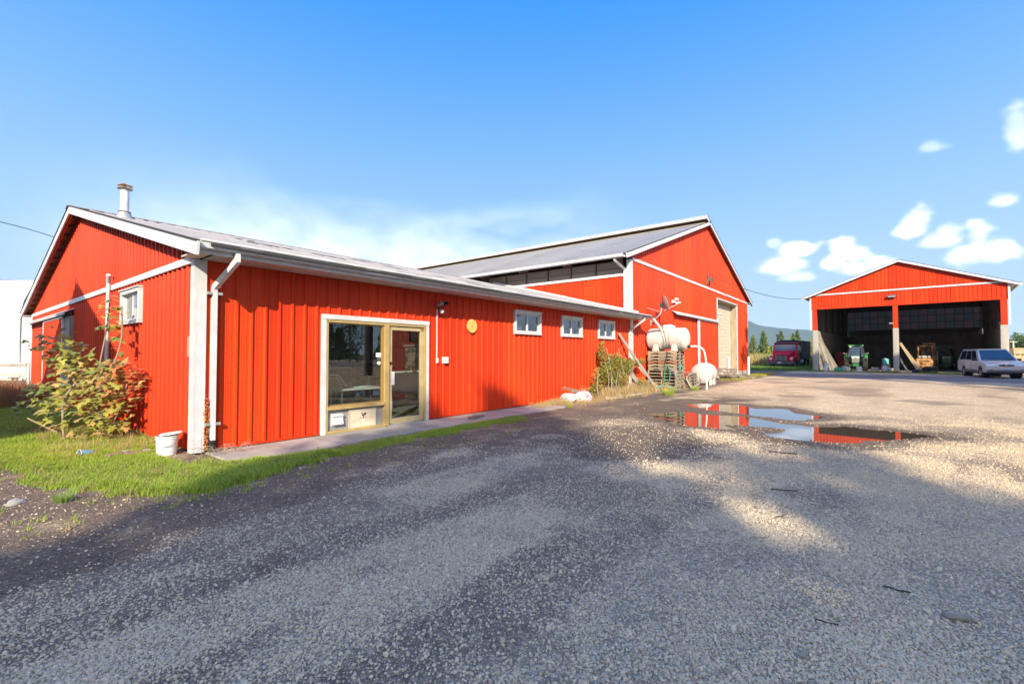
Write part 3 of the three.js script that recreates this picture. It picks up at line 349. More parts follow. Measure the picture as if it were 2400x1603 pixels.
  obj('threshold', bx(3.88, 0.012, 0.02, 1.0, 0.03, 0.16), M.galv, sf);
  const door = new THREE.Group(); door.name = 'door'; b.add(door);
  obj('door_frame', merge([bx(3.448, 1.03, 0.0, 0.088, 1.98, 0.05), bx(4.29, 1.03, 0.0, 0.088, 1.98, 0.05), bx(3.869, 1.985, 0.0, 0.754, 0.07, 0.05), bx(3.869, 0.085, 0.0, 0.754, 0.11, 0.05)]), mt(0.58, 0.47, 0.26, 0.4, { metalness: 0.2, map: T.noise }), door);
  obj('door_pane', bx(3.869, 1.045, -0.005, 0.754, 1.81, 0.006), M.glass, door);
  obj('push_bar', bx(3.87, 1.085, -0.035, 0.75, 0.035, 0.03), M.whiteOld, door);
  obj('pull_plate', merge([bx(3.50, 0.965, 0.05, 0.07, 0.27, 0.012), bx(3.50, 1.07, 0.035, 0.03, 0.03, 0.04), bx(3.50, 0.86, 0.035, 0.03, 0.03, 0.04)]), M.white, door);
  obj('lock', merge([cyl(V(3.44, 1.27, 0.02), V(3.44, 1.27, 0.05), 0.022, 0.022, 14), tube([V(3.40, 1.285, 0.045), V(3.43, 1.30, 0.055), V(3.47, 1.27, 0.055), V(3.49, 1.22, 0.05), V(3.475, 1.19, 0.045)], 0.007, 16, 6)]), M.black, door);
  obj('closer_bracket', bx(4.27, 2.0, 0.04, 0.05, 0.03, 0.03), M.goldDark, door);
  const st = (w, h, f) => mt(1, 1, 1, 0.6, { map: canvasTex(w, h, f) });
  obj('sticker', bx(3.19, 1.44, -0.012, 0.115, 0.085, 0.003), st(128, 96, (c, w, h) => { c.fillStyle = '#e8e8ee'; c.fillRect(0, 0, w, h); c.fillStyle = '#3a3a44'; c.fillRect(60, 16, 52, 7); c.fillStyle = '#b9bfd2'; c.fillRect(18, 22, 34, 34); c.fillStyle = '#9a9aa4'; c.fillRect(58, 40, 48, 22); c.fillRect(18, 66, 44, 6); }), sf);
  obj('sticker', cyl(V(3.20, 1.28, -0.014), V(3.20, 1.28, -0.011), 0.036, 0.036, 24).scale(1.25, 1, 1).translate(-0.8, 0, 0), M.plasticWhite, sf);
  obj('sticker', bx(3.19, 1.36, -0.012, 0.075, 0.012, 0.003), M.galv, sf);
  // small things on the wall
  const dv = obj('dryer_vent', merge([bx(2.275, 0.33, 0.035, 0.21, 0.03, 0.07), bx(2.275, 0.25, 0.055, 0.205, 0.17, 0.012, -0.18), bx(2.18, 0.25, 0.03, 0.012, 0.17, 0.05), bx(2.37, 0.25, 0.03, 0.012, 0.17, 0.05), bx(2.275, 0.25, 0.006, 0.22, 0.22, 0.012)]), M.white, sf);
  const cd = obj('conduit', merge([cyl(V(4.72, 2.47, 0.03), V(4.72, 1.36, 0.03), 0.013, 0.013, 8), rb(4.725, 1.31, 0.04, 0.05, 0.11, 0.05, 0.01)]), M.white, b);
  obj('outlet_box', rb(4.965, 1.318, 0.045, 0.15, 0.15, 0.08, 0.012), M.white, b);
}
{ // flood lamp with two heads and a sensor
  const p = site(4.757, 0, 0), o = thing('flood_lamp', 'twin head flood lamp under the eave of the low red barn', 'lamp', p, TH);
  obj('base', cyl(V(0, 2.54, 0.02), V(0, 2.54, 0.06), 0.06, 0.05, 16), M.darkSteel, o);
  for (const s of [-1, 1]) { const h = obj('lamp_head', lathe([[0.0, 0], [0.028, 0.0], [0.034, 0.06], [0.055, 0.15], [0.052, 0.15], [0.03, 0.07]], 16).rotateX(1.25).rotateZ(s * 0.35).translate(s * 0.09 + 0.01, 2.56 + 0.01 * s, 0.08), s < 0 ? M.galv : M.darkSteel, o); obj('arm', cyl(V(0, 2.545, 0.05), V(s * 0.09, 2.57, 0.1), 0.012, 0.012, 8), M.darkSteel, h); }
  obj('sensor', new THREE.SphereGeometry(0.052, 16, 12).translate(0.03, 2.42, 0.12), M.white, o);
  obj('bracket', cyl(V(0, 2.52, 0.05), V(0.03, 2.44, 0.11), 0.015, 0.015, 8), M.darkSteel, o);
}
{ // slice of wood hung as a sign, worn letters
  const o = thing('round_wooden_sign', 'round yellow wooden slice with worn letters hung on the red wall', 'sign', site(5.856, 0, 2.14), TH);
  obj('bark_rim', new THREE.TorusGeometry(0.158, 0.014, 8, 36).translate(0, 0, 0.05), mt(0.45, 0.33, 0.15, 0.8), o);
  const t = canvasTex(256, 256, (c) => { c.fillStyle = '#cfae62'; c.fillRect(0, 0, 256, 256); for (let r = 120; r > 8; r -= 11) { c.strokeStyle = 'rgba(150,110,50,0.22)'; c.lineWidth = 3; c.beginPath(); c.arc(124 + r * 0.05, 130, r, 0, 7); c.stroke(); } c.fillStyle = '#8d6c30'; c.font = 'bold 46px sans-serif'; c.textAlign = 'center'; c.fillText('om', 126, 150); });
  const g = new THREE.CylinderGeometry(0.158, 0.158, 0.05, 36); g.rotateX(Math.PI / 2).translate(0, 0, 0.045);
  obj('disc', g, mt(1, 1, 1, 0.75, { map: t }), o);
}
{ // board below the picture window, a cockerel weather vane over a roof line
  const t = canvasTex(512, 320, (c) => {
    c.fillStyle = '#c3b49c'; c.fillRect(0, 0, 512, 320); c.strokeStyle = '#ddd0bd'; c.lineWidth = 6; c.strokeRect(34, 24, 444, 268); c.strokeStyle = '#9d8c74'; c.lineWidth = 2; c.strokeRect(28, 18, 456, 280);
    c.strokeStyle = '#94836b'; c.lineWidth = 5; c.beginPath(); c.moveTo(46, 182); c.quadraticCurveTo(180, 150, 255, 138); c.quadraticCurveTo(330, 128, 460, 160); c.stroke(); c.lineWidth = 3; c.beginPath(); c.moveTo(50, 205); c.lineTo(200, 168); c.moveTo(300, 160); c.lineTo(470, 190); c.stroke();
    c.fillStyle = '#3e342b'; c.beginPath(); c.moveTo(222, 52); c.quadraticCurveTo(236, 34, 246, 50); c.quadraticCurveTo(240, 66, 250, 84); c.quadraticCurveTo(262, 92, 272, 74); c.quadraticCurveTo(284, 44, 306, 52); c.quadraticCurveTo(330, 66, 318, 92); c.quadraticCurveTo(300, 104, 292, 100); c.quadraticCurveTo(284, 122, 264, 122); c.quadraticCurveTo(232, 116, 230, 88); c.quadraticCurveTo(232, 70, 222, 62); c.fill(); c.fillRect(258, 120, 8, 48); c.fillRect(212, 140, 100, 5); c.beginPath(); c.moveTo(312, 132); c.lineTo(330, 142); c.lineTo(312, 152); c.fill(); c.fillRect(206, 132, 10, 22); c.fillRect(240, 150, 44, 4);
    c.fillStyle = '#e2d7c6'; c.fillRect(238, 178, 48, 46); c.font = 'bold 44px serif'; c.textAlign = 'center'; c.fillText('LAVTLE COURIER', 258, 276, 410);
  });
  const o = thing('painted_sign', 'cream board with a black cockerel weather vane below the picture window', 'sign', site(2.82, 0, 0.22), TH);
  obj('board', bx(0, 0, 0.016, 0.60, 0.36, 0.02), mt(0.5, 0.44, 0.36, 0.7), o);
  const f = new THREE.PlaneGeometry(0.56, 0.325); f.translate(0, 0, 0.029); obj('face', f, mt(1, 1, 1, 0.7, { map: t }), o);
  obj('border', merge([bx(0, 0.172, 0.028, 0.6, 0.016, 0.012), bx(0, -0.172, 0.028, 0.6, 0.016, 0.012), bx(-0.292, 0, 0.028, 0.016, 0.328, 0.012), bx(0.292, 0, 0.028, 0.016, 0.328, 0.012)]), M.paleWood, o);
}
{ // chimney flue on the low roof
  const y = nRoof(6.5) - 0.02, o = thing('metal_flue', 'white metal chimney flue with a cowl on the low barn roof', 'chimney', site(0.5, 6.5, y), TH);
  obj('flashing', lathe([[0.2, -0.06], [0.15, 0.06], [0.115, 0.14], [0.09, 0.16]], 24), M.galv, o);
  obj('storm_collar', lathe([[0.088, 0.16], [0.13, 0.145], [0.132, 0.155], [0.09, 0.18]], 24), M.galv, o);
  obj('pipe', cyl(V(0, 0.0, 0), V(0, 0.72, 0), 0.088, 0.088, 24), M.white, o);
  obj('cowl', merge([lathe([[0.0, 0.84], [0.09, 0.835], [0.155, 0.80], [0.15, 0.79], [0.0, 0.80]], 24), lathe([[0.088, 0.70], [0.155, 0.715], [0.155, 0.735], [0.088, 0.745]], 24), cyl(V(0, 0.72, 0), V(0, 0.82, 0), 0.095, 0.095, 24)]), mt(0.55, 0.5, 0.42, 0.5, { map: T.rust }), o);
}
{ // gable end: sliding door under a hooded rail, white drain pipe
  const o = NB, X = -0.11;
  const d = new THREE.Group(); d.name = 'sliding_door'; o.add(d);
  clad(d, 'door_panel', M.red, -12.68, -9.52, konst(0.34), konst(2.46), (g) => g.rotateY(-Math.PI / 2).translate(X, 0, 0), [], {});
  obj('door_trim', merge([bx(X - 0.02, 1.4, -12.7, 0.05, 2.16, 0.07), bx(X - 0.02, 1.4, -9.49, 0.05, 2.16, 0.08), bx(X - 0.02, 2.47, -11.1, 0.05, 0.06, 3.3)]), M.white, d);
  obj('rail_hood', merge([bx(-0.13, 2.60, -12.5, 0.24, 0.02, 7.5, 0, 0, 0.55), bx(-0.215, 2.53, -12.5, 0.015, 0.07, 7.5)]), M.white, d);
  obj('rail', bx(-0.09, 2.535, -12.4, 0.06, 0.07, 7.2), M.darkSteel, d);
  obj('jamb', bx(-0.05, 1.22, -9.1, 0.11, 2.5, 0.62), M.greyWood, d);
  obj('drain_pipe', merge([cyl(V(-0.09, 0.9, -4.8), V(-0.09, 2.96, -4.8), 0.036, 0.036, 12), cyl(V(-0.09, 2.95, -4.8), V(-0.12, 3.1, -4.66), 0.038, 0.038, 12)]), M.white, o);
  obj('wood_batten', bx(-0.03, 1.57, -0.18, 0.02, 0.3, 0.035), M.lumber, o);
}
{ // inside the office: wicker chairs and a white table near the glass
  const chair = (u, w, turn, lb) => { const o = thing('wicker_chair', lb, 'chair', site(u, w, 0.05), TH + turn); obj('seat', rb(0, 0.43, 0, 0.5, 0.06, 0.46, 0.03), M.wicker, o);
    const bk = obj('backrest', ext([[-0.2, 0.46], [0.2, 0.46], [0.2, 0.78], [0.13, 0.9], [0, 0.94], [-0.13, 0.9], [-0.2, 0.78]], 0.025).translate(0, 0, -0.23), M.wicker, o);
    obj('back_frame', tube([V(-0.27, 0.62, 0.1), V(-0.25, 0.72, -0.1), V(-0.2, 0.84, -0.21), V(-0.12, 0.95, -0.22), V(0, 0.98, -0.22), V(0.12, 0.95, -0.22), V(0.2, 0.84, -0.21), V(0.25, 0.72, -0.1), V(0.27, 0.62, 0.1)], 0.026, 40, 8), M.paleWood, o); for (const a of [-1, 1]) for (const c of [-1, 1]) obj('leg', cyl(V(a * 0.22, 0, c * 0.2), V(a * 0.2, c > 0 ? 0.62 : 0.5, c * 0.2), 0.018, 0.02, 8), M.paleWood, o); return o; };
  chair(2.95, 0.95, 0.2, 'wicker tub chair facing the picture window behind the white table'); chair(3.72, 1.6, -1.3, 'wicker tub chair turned sideways at the end of the white table');
  const t = thing('office_table', 'white table standing inside the picture window', 'table', site(3.1, 0.62, 0.05), TH); obj('table_top', rb(0, 0.70, 0, 1.05, 0.04, 0.5, 0.015), M.plasticWhite, t); for (const a of [-1, 1]) for (const c of [-1, 1]) obj('leg', cyl(V(a * 0.46, 0, c * 0.2), V(a * 0.46, 0.68, c * 0.2), 0.02, 0.02, 10), M.plasticWhite, t);
  const p = thing('paper_stack', 'pale blue papers lying on the office table', 'papers', site(3.25, 0.6, 0.772), TH + 0.2); obj('sheet', bx(0, 0.006, 0, 0.32, 0.012, 0.24), mt(0.45, 0.62, 0.68, 0.6), p); obj('sheet', bx(0.1, 0.016, 0.03, 0.2, 0.008, 0.28), M.plasticWhite, p);
  const s = thing('storage_shelf', 'low shelf of boxes inside behind the glass door', 'shelf', site(4.6, 2.2, 0.05), TH); for (const x of [-0.45, 0.45]) obj('side_panel', bx(x, 0.6, 0, 0.03, 1.2, 0.4), M.paleWood, s); for (const y of [0.1, 0.5, 0.9, 1.2]) obj('shelf_board', bx(0, y, 0, 0.9, 0.025, 0.4), M.paleWood, s); obj('back_panel', bx(0, 0.6, -0.19, 0.9, 1.2, 0.012), M.barnboard, s);
  for (const [x, y, w, h, c, lb] of [[-0.2, 0.5125, 0.36, 0.16, M.palletRed, 'red carton on the middle board of the office shelf'], [0.22, 0.5125, 0.3, 0.25, M.lumber, 'brown carton on the middle board of the office shelf'], [-0.1, 0.1125, 0.5, 0.2, M.paleWood, 'pale wide carton on the bottom board of the office shelf'], [0.1, 0.9125, 0.44, 0.18, M.wicker, 'tan carton on the upper board of the office shelf']]) { const q = site(4.6 + x, 2.2, 0.05 + y), bo = thing('carton', lb, 'box', q, TH); obj('box_body', bx(0, h / 2, 0, w, h, 0.3), c, bo); obj('tape', bx(0, h / 2 + 0.003, 0, 0.05, h + 0.004, 0.304), M.roller, bo); }
}
// ---------------------------------------------------------------- the tall red barn behind it
const BB = thing('tall_red_barn', 'tall red metal barn with a beige roller door in its gable end', 'barn', site(0, 0), TH);
{
  const b = BB, x0 = 15.17, x1 = 36.46, D = 32, lt = (x) => 5.40 + 0.331 * (x - 14.4), rt = (x) => 9.41 - 0.337 * (x - 25.25), top = (x) => Math.min(lt(x), rt(x)) - 0.13, hit = (9.41 + 0.337 * 25.25 - 5.40 + 0.331 * 14.4) / 0.668;
  const rd = [28.05, 33.12, -1, 4.90];
  clad(b, 'wall_panel', M.red, x0 + 0.02, x1, konst(0.28), konst(5.30), ID, [rd]);
  clad(b, 'gable_panel', M.red, x0 + 0.02, x1, konst(5.38), top, ID, [], { breaks: [hit] });
  const sp = (g) => g.rotateY(-Math.PI / 2).translate(x0, 0, 0);
  clad(b, 'side_panel', M.red, -D, -0.12, konst(2.6), konst(4.64), sp, [], { sheet: 0.88 });
  obj('right_wall', bx(x1 - 0.03, 2.7, -D / 2, 0.06, 5.4, D), M.red[1], b); obj('rear_wall', merge([bx((x0 + x1) / 2, 2.7, -D, x1 - x0, 5.4, 0.08), ext([[x0, 5.4], [x1, 5.4], [hit, 9.1]], 0.08).translate(0, 0, -D)]), M.red[0], b);
  obj('foundation', merge([bx((x0 + 28.0) / 2, 0.14, -0.06, 28.0 - x0, 0.28, 0.16), bx((33.2 + x1) / 2, 0.14, -0.06, x1 - 33.2, 0.28, 0.16)]), M.concPale, b);
  // side eave: dark glazed band under the gutter
  for (let i = 0; i < 26; i++) { const z = -0.3 - i * 1.22; const w = obj('clerestory_pane', bx(x0 + 0.01, 5.02, z - 0.6, 0.012, 0.52, 1.14), mt(0.22, 0.18, 0.15, 0.6), b); obj('mullion', bx(x0 - 0.01, 5.02, z, 0.06, 0.55, 0.05), M.brown, w); }
  obj('band_rail', bx(x0 - 0.02, 4.98, -D / 2, 0.025, 0.03, D - 0.3), M.brown, b);
  obj('belt_trim', bx(x0 - 0.035, 4.695, -D / 2 - 0.1, 0.05, 0.11, D - 0.1), M.white, b);
  for (let i = 0; i < 26; i++) obj('soffit_board', bx(14.82, 5.36, -0.05 - i * 1.2 - 0.6, 0.72, 0.018, 1.19, 0, 0, 0.2), M.brown, b);
  for (let i = 0; i < 14; i++) obj('rafter_tail', bx(14.84, 5.30, -0.3 - i * 2.4, 0.66, 0.12, 0.05, 0, 0, 0.2), M.brown, b);
  obj('fascia', bx(14.46, 5.33, -D / 2 + 0.1, 0.03, 0.13, D + 0.2), M.white, b);
  obj('gutter', merge(gutterGeo(-D, 0.1, 5.29, 0)).rotateY(-Math.PI / 2).translate(14.45, 0, 0), M.white, b);
  obj('tar_edge', merge([...Array(54)].map((_, i) => bx(14.38, 5.405, 0.15 - i * 0.6 - 0.3, 0.05, 0.03 + 0.015 * h2(i, 2), 0.62))), M.tar, b);
  obj('downspout', merge([bar(V(14.5, 5.3, -0.32), V(14.5, 5.18, -0.32), 0.08, 0.08), bar(V(14.5, 5.2, -0.32), V(15.09, 4.9, -0.17), 0.08, 0.08), bar(V(15.09, 4.94, -0.17), V(15.09, 3.12, -0.17), 0.085, 0.085), bar(V(15.09, 3.14, -0.17), V(15.1, 3.0, 0.35), 0.08, 0.08)]), M.white, b);
  obj('flashing', bar(V(15.1, nRoof(-0.4) + 0.07, 0.4), V(15.1, nRoof(7.2) + 0.07, -7.2), 0.09, 0.05), M.white, b);
  obj('snow_rail', bar(V(14.6, nRoof(5.4) + 0.1, -5.4), V(14.6, nRoof(2.6) + 0.1, -2.6), 0.06, 0.05), M.white, b);
  // roof: the far slope rides over the near one at the ridge
  const kl = Math.hypot(1, 0.331), kr = Math.hypot(1, 0.337), LL = (25.75 - 14.36) * kl, LR = (37.25 - 25.22) * kr;
  clad(b, 'roof_sheet', M.roofBig, -D, 0.27, konst(0), konst(LL), (g) => basis(g, V(14.36, lt(14.36), 0), V(0, 0, 1), V(1 / kl, 0.331 / kl, 0), V(-0.331 / kl, 1 / kl, 0)), [], { sheet: 0.92, pitch: 0.31, h: 0.022, minor: 0 });
  clad(b, 'roof_sheet', M.roofBig, -0.27, D, konst(0), konst(LR), (g) => basis(g, V(37.25, rt(37.25), 0), V(0, 0, -1), V(-1 / kr, 0.337 / kr, 0), V(0.337 / kr, 1 / kr, 0)), [], { sheet: 1.84, pitch: 0.31, h: 0.022, minor: 0 });
  const deck = (p, q) => { const g = bar(V(p.x, p.y, 0), V(q.x, q.y, 0), 0.06, D + 0.3); return g.translate(0, 0, -D / 2 + 0.1); };
  obj('roof_deck', merge([deck(V(14.5, lt(14.5) - 0.06, 0), V(25.7, lt(25.7) - 0.06, 0)), deck(V(37.1, rt(37.1) - 0.06, 0), V(25.3, rt(25.3) - 0.06, 0))]), M.rafter, b);
  obj('ridge_fascia', bx(25.24, 9.325, -D / 2 + 0.1, 0.03, 0.17, D + 0.3), M.white, b); obj('ridge_trim', bx(25.26, 9.425, -D / 2 + 0.1, 0.12, 0.025, D + 0.36), M.white, b);
  obj('ridge_flashing', bx(25.30, 9.04, -D / 2 + 0.1, 0.16, 0.02, D, 0, 0, 0.32), M.roller, b);
  obj('dark_ridge_gap', bx(25.68, 9.16, -D / 2, 0.03, 0.2, D), M.dark, b);  // black strip painted in for the dark of the open gap under the ridge
  // rake boards and purlin ends
  const rk = (p, q, dy, h, t, z, m, n) => obj(n, bar(V(p[0], p[1] + dy, z), V(q[0], q[1] + dy, z), h, t), m, b);
  const l0 = [14.36, lt(14.36)], l1 = [25.95, lt(25.95)], r0 = [37.28, rt(37.28)], r1 = [25.2, rt(25.2)];
  rk(l0, l1, -0.085, 0.2, 0.035, 0.245, M.white, 'rake_board'); rk(r0, r1, -0.085, 0.2, 0.035, 0.245, M.white, 'rake_board'); rk(r0, r1, 0.025, 0.025, 0.06, 0.25, M.tar, 'rake_drip_edge'); rk(l0, l1, 0.025, 0.02, 0.06, 0.25, M.tar, 'rake_drip_edge'); rk(r0, [26, rt(26)], -0.15, 0.12, 0.03, 0.18, M.red[1], 'rake_backing');
  for (let i = 0; i < 19; i++) { const x = 26.4 + i * 0.58; obj('purlin_end', bx(x, rt(x) - 0.12, 0.1, 0.045, 0.12, 0.18), M.rafter, b); }
  obj('eave_end', bx(36.86, 5.37, 0.12, 0.78, 0.04, 0.22), M.galv, b);
  // trims
  obj('corner_post', merge([bx(15.27, 2.65, 0.03, 0.2, 5.3, 0.05), bx(15.15, 2.65, -0.03, 0.045, 5.3, 0.16)]), M.white, b); obj('corner_post', bx(x1 + 0.01, 2.8, 0.02, 0.09, 5.1, 0.06), M.white, b);
  obj('belt_trim', bx((15.37 + x1) / 2, 5.34, 0.035, x1 - 15.4, 0.12, 0.035), M.white, b);
  // roller door
  const d = new THREE.Group(); d.name = 'roller_door'; b.add(d);
  obj('door_surround', merge([bx(28.03, 2.45, 0.03, 0.07, 4.9, 0.05), bx(33.14, 2.45, 0.03, 0.07, 4.9, 0.05), bx(30.58, 4.93, 0.035, 5.2, 0.08, 0.06)]), M.white, d);
  obj('reveal', merge([bx(28.1, 2.45, -0.22, 0.06, 4.9, 0.44), bx(33.07, 2.45, -0.22, 0.06, 4.9, 0.44), bx(30.58, 4.86, -0.22, 4.9, 0.06, 0.44)]), mt(0.52, 0.42, 0.30, 0.8, wob), d);
  for (let i = 0; i < 10; i++) { const s = obj('door_section', rb(30.58, 0.05 + 0.24 + i * 0.478, -0.42, 4.9, 0.47, 0.05, 0.012), M.roller, d); obj('rib', merge([0.12, -0.02].map((y) => bx(30.58, 0.29 + i * 0.478 + y, -0.39, 4.88, 0.02, 0.02))), M.roller, s); }
  // sliding door on a hooded rail
  const s = new THREE.Group(); s.name = 'sliding_door'; b.add(s);
  clad(s, 'door_panel', M.red, 24.05, 27.84, konst(0.25), konst(3.36), (g) => g.translate(0, 0, 0.1), [], {});
  obj('door_trim', merge([bx(23.92, 1.8, 0.12, 0.3, 3.16, 0.06), bx(27.88, 1.8, 0.12, 0.09, 3.16, 0.06), bx(25.95, 3.36, 0.12, 3.8, 0.05, 0.05)]), M.white, s);
  obj('rail_hood', merge([bx(23.92, 3.5, 0.14, 7.85, 0.02, 0.26, 0.55), bx(23.92, 3.43, 0.24, 7.85, 0.09, 0.015)]), M.white, s); obj('rail', bx(23.92, 3.41, 0.09, 7.7, 0.06, 0.06), M.darkSteel, s);
  obj('wall_lamp', merge([bx(26.12, 5.86, 0.16, 0.3, 0.26, 0.26, 0.3), bx(26.0, 5.7, 0.05, 0.14, 0.3, 0.08), cyl(V(26.0, 6.0, 0.06), V(26.0, 6.25, 0.06), 0.02, 0.02, 8)]), M.brown, b);
  obj('camera_box', merge([rb(20.1, 4.12, 0.22, 0.3, 0.11, 0.12, 0.02), bx(20.02, 4.02, 0.1, 0.04, 0.14, 0.2)]), M.white, b);
  obj('side_bracket', bx(36.52, 3.3, 0.06, 0.16, 0.05, 0.1), M.white, b); obj('door_lamp', merge([rb(27.95, 3.95, 0.16, 0.22, 0.12, 0.2, 0.03), bx(27.95, 3.85, 0.06, 0.05, 0.16, 0.1)]), M.white, b);
  // hidden inside: floor so that light does not leak
  obj('indoor_floor', bx((x0 + x1) / 2, 0.02, -D / 2, x1 - x0 - 0.2, 0.04, D - 0.2), M.conc, b);
}
{ // satellite dish on the gable wall of the tall barn
  const o = thing('satellite_dish', 'grey satellite dish on a bent mast fixed to the tall barn gable', 'dish', site(17.3, 0, 0), TH);
  obj('mast', tube([V(0, 2.84, 0.03), V(0.02, 2.95, 0.16), V(0.07, 3.22, 0.42), V(0.09, 3.34, 0.46), V(0.1, 3.52, 0.46)], 0.03, 30, 10), M.galv, o);
  obj('foot_plate', bx(0, 2.84, 0.03, 0.16, 0.22, 0.02), M.galv, o);
  obj('strut', cyl(V(-0.42, 3.46, 0.03), V(0.07, 3.3, 0.44), 0.013, 0.013, 8), M.galv, o); obj('strut', cyl(V(0.35, 3.1, 0.03), V(0.07, 3.3, 0.44), 0.013, 0.013, 8), M.galv, o);
  const q = new THREE.Quaternion().setFromUnitVectors(V(0, 1, 0), V(0.60, 0.24, 0.72).normalize());
  obj('reflector', lathe([[0, 0.0], [0.12, 0.006], [0.22, 0.026], [0.33, 0.062], [0.355, 0.07], [0.345, 0.076], [0.22, 0.038], [0.1, 0.014], [0, 0.01]], 36).applyQuaternion(q).translate(0.28, 3.66, 0.5), mt(0.42, 0.42, 0.43, 0.5), o);
  obj('bracket', merge([bx(0.13, 3.58, 0.46, 0.12, 0.24, 0.1), bx(0.2, 3.64, 0.47, 0.12, 0.1, 0.1)]), M.darkSteel, o);
  obj('feed_arm', cyl(V(0.22, 3.36, 0.54), V(0.72, 3.68, 1.0), 0.018, 0.018, 8), M.galv, o); obj('feed_horn', merge([rb(0.76, 3.72, 1.02, 0.18, 0.08, 0.1, 0.02), cyl(V(0.7, 3.71, 0.96), V(0.62, 3.7, 0.88), 0.04, 0.03, 12)]), M.white, o);
}
// ---------------------------------------------------------------- open machine shed
const SH = -0.739, shed0 = V(26.37, 0, -40.92), shedAt = (x, z, y = 0) => V(shed0.x + x * Math.cos(SH) + z * Math.sin(SH), y, shed0.z - x * Math.sin(SH) + z * Math.cos(SH));
const SB = thing('machine_shed', 'open fronted red machine shed with two bays and concrete posts', 'shed', shed0, SH);
{
  const b = SB, W = 11.95, D = 22, c = W / 2, pk = 8.95, ev = 6.66, m = (pk - ev) / c, rf = (x) => pk - m * Math.abs(x - c), op = 5.38, ch = 3.55;
  clad(b, 'gable_panel', M.red, 0.02, W - 0.02, konst(6.67), (x) => rf(x) - 0.16, ID, [], { breaks: [c], pitch: 0.24, sheet: 0.48 });
  clad(b, 'wall_panel', M.red, 0.02, W - 0.02, konst(op), konst(6.57), ID, [], { pitch: 0.24, sheet: 0.48 });
  obj('belt_trim', bx(c, 6.62, 0.04, W, 0.12, 0.05), M.white, b); obj('header_trim', bx(c, op + 0.02, 0.02, W, 0.06, 0.06), M.red[1], b);
  for (const x of [0.0, W]) { obj('corner_trim', bx(x + (x ? 0.03 : -0.03), 5.12, 0.04, 0.12, 3.1, 0.08), M.white, b); }
  for (const [x, w] of [[0.28, 0.4], [5.73, 0.36], [W - 0.25, 0.4]]) { const p = obj('concrete_post', rb(x, ch / 2, -0.14, w, ch, 0.42, 0.02), x > 6 ? M.concPale : M.conc, b); }
  for (const [x, w] of [[0.26, 0.32], [5.73, 0.32], [W - 0.25, 0.32]]) obj('timber_post', bx(x, (ch + op) / 2, -0.1, w, op - ch, 0.24), M.red[1], b);
  obj('side_wall', merge([bx(0.13, ch / 2, -D / 2 - 0.2, 0.24, ch, D - 0.2)]), M.conc, b); obj('side_wall', merge([bx(W - 0.13, ch / 2, -D / 2 - 0.2, 0.24, ch, D - 0.2)]), M.conc, b);
  for (let i = 0; i < 31; i++) for (const s of [0, 1]) obj('side_board', bx(s ? W - 0.08 : 0.08, (ch + 6.55) / 2, -0.45 - i * 0.7, 0.04, 6.55 - ch, 0.68), i % 3 ? M.barnboard : M.brown, b);
  for (let i = 0; i < 6; i++) for (const s of [0, 1]) obj('stud', bx(s ? W - 0.2 : 0.2, (ch + 6.5) / 2, -1 - i * 3.6, 0.2, 6.5 - ch, 0.2), M.barnboard, b);
  obj('rear_wall', merge([bx(c, ch / 2 + 0.1, -D, W, ch + 0.2, 0.2)]), M.conc, b);
  for (let i = 0; i < 16; i++) for (let j = 0; j < 3; j++) obj('rear_sheet', bx(0.5 + i * 0.73, 4.69 + j * 0.78, -D + 0.05, 0.735, 0.785, 0.012), mt(0.36 + 0.08 * ((i * 7 + j) % 3), 0.42, 0.42, 0.9, { transmission: 0.4, thickness: 0 }), b);
  obj('rear_gable', merge([ext([[0, 6.7], [W, 6.7], [c, pk - 0.1]], 0.06).translate(0, 0, -D), bx(c, 4.0, -D + 0.02, W, 0.6, 0.06), bx(0.1, 5.2, -D, 0.3, 3.3, 0.04), bx(W - 0.15, 5.2, -D, 0.4, 3.3, 0.04)]), M.barnboard, b);
  obj('rear_rail', merge([0, 1, 2, 3].map((j) => bx(c, 4.3 + j * 0.78 - 0.23 * (j === 0 ? 0 : 0), -D + 0.1, W, 0.07, 0.06)).concat([...Array(17)].map((_, i) => bx(0.135 + i * 0.73, 5.45, -D + 0.11, 0.06, 2.4, 0.06)))), M.barnboard, b);
  const k = Math.hypot(1, m), L = (c + 0.62) * k;
  clad(b, 'roof_sheet', M.roofBig, -D, 0.3, konst(0), konst(L), (g) => basis(g, V(-0.62, rf(-0.62), 0), V(0, 0, 1), V(1 / k, m / k, 0), V(-m / k, 1 / k, 0)), [], { sheet: 1.84, pitch: 0.31, minor: 0 });
  clad(b, 'roof_sheet', M.roofBig, -0.3, D, konst(0), konst(L), (g) => basis(g, V(W + 0.62, rf(W + 0.62), 0), V(0, 0, -1), V(-1 / k, m / k, 0), V(m / k, 1 / k, 0)), [], { sheet: 1.84, pitch: 0.31, minor: 0 });
  for (const s of [-1, 1]) { obj('roof_deck', bar(V(s < 0 ? -0.5 : W + 0.5, rf(-0.5) - 0.07, 0), V(c, pk - 0.07, 0), 0.05, D + 0.2).translate(0, 0, -D / 2 + 0.1), M.barnboard, b); obj('rake_board', bar(V(s < 0 ? -0.66 : W + 0.66, rf(-0.66) - 0.07, 0.28), V(c, pk - 0.07, 0.28), 0.17, 0.035), M.white, b); obj('rake_drip_edge', bar(V(s < 0 ? -0.66 : W + 0.66, rf(-0.66) + 0.03, 0.28), V(c, pk + 0.03, 0.28), 0.025, 0.06), M.tar, b); obj('eave_soffit', bx(s < 0 ? -0.3 : W + 0.3, 6.42, -D / 2, 0.62, 0.03, D), M.galv, b); }
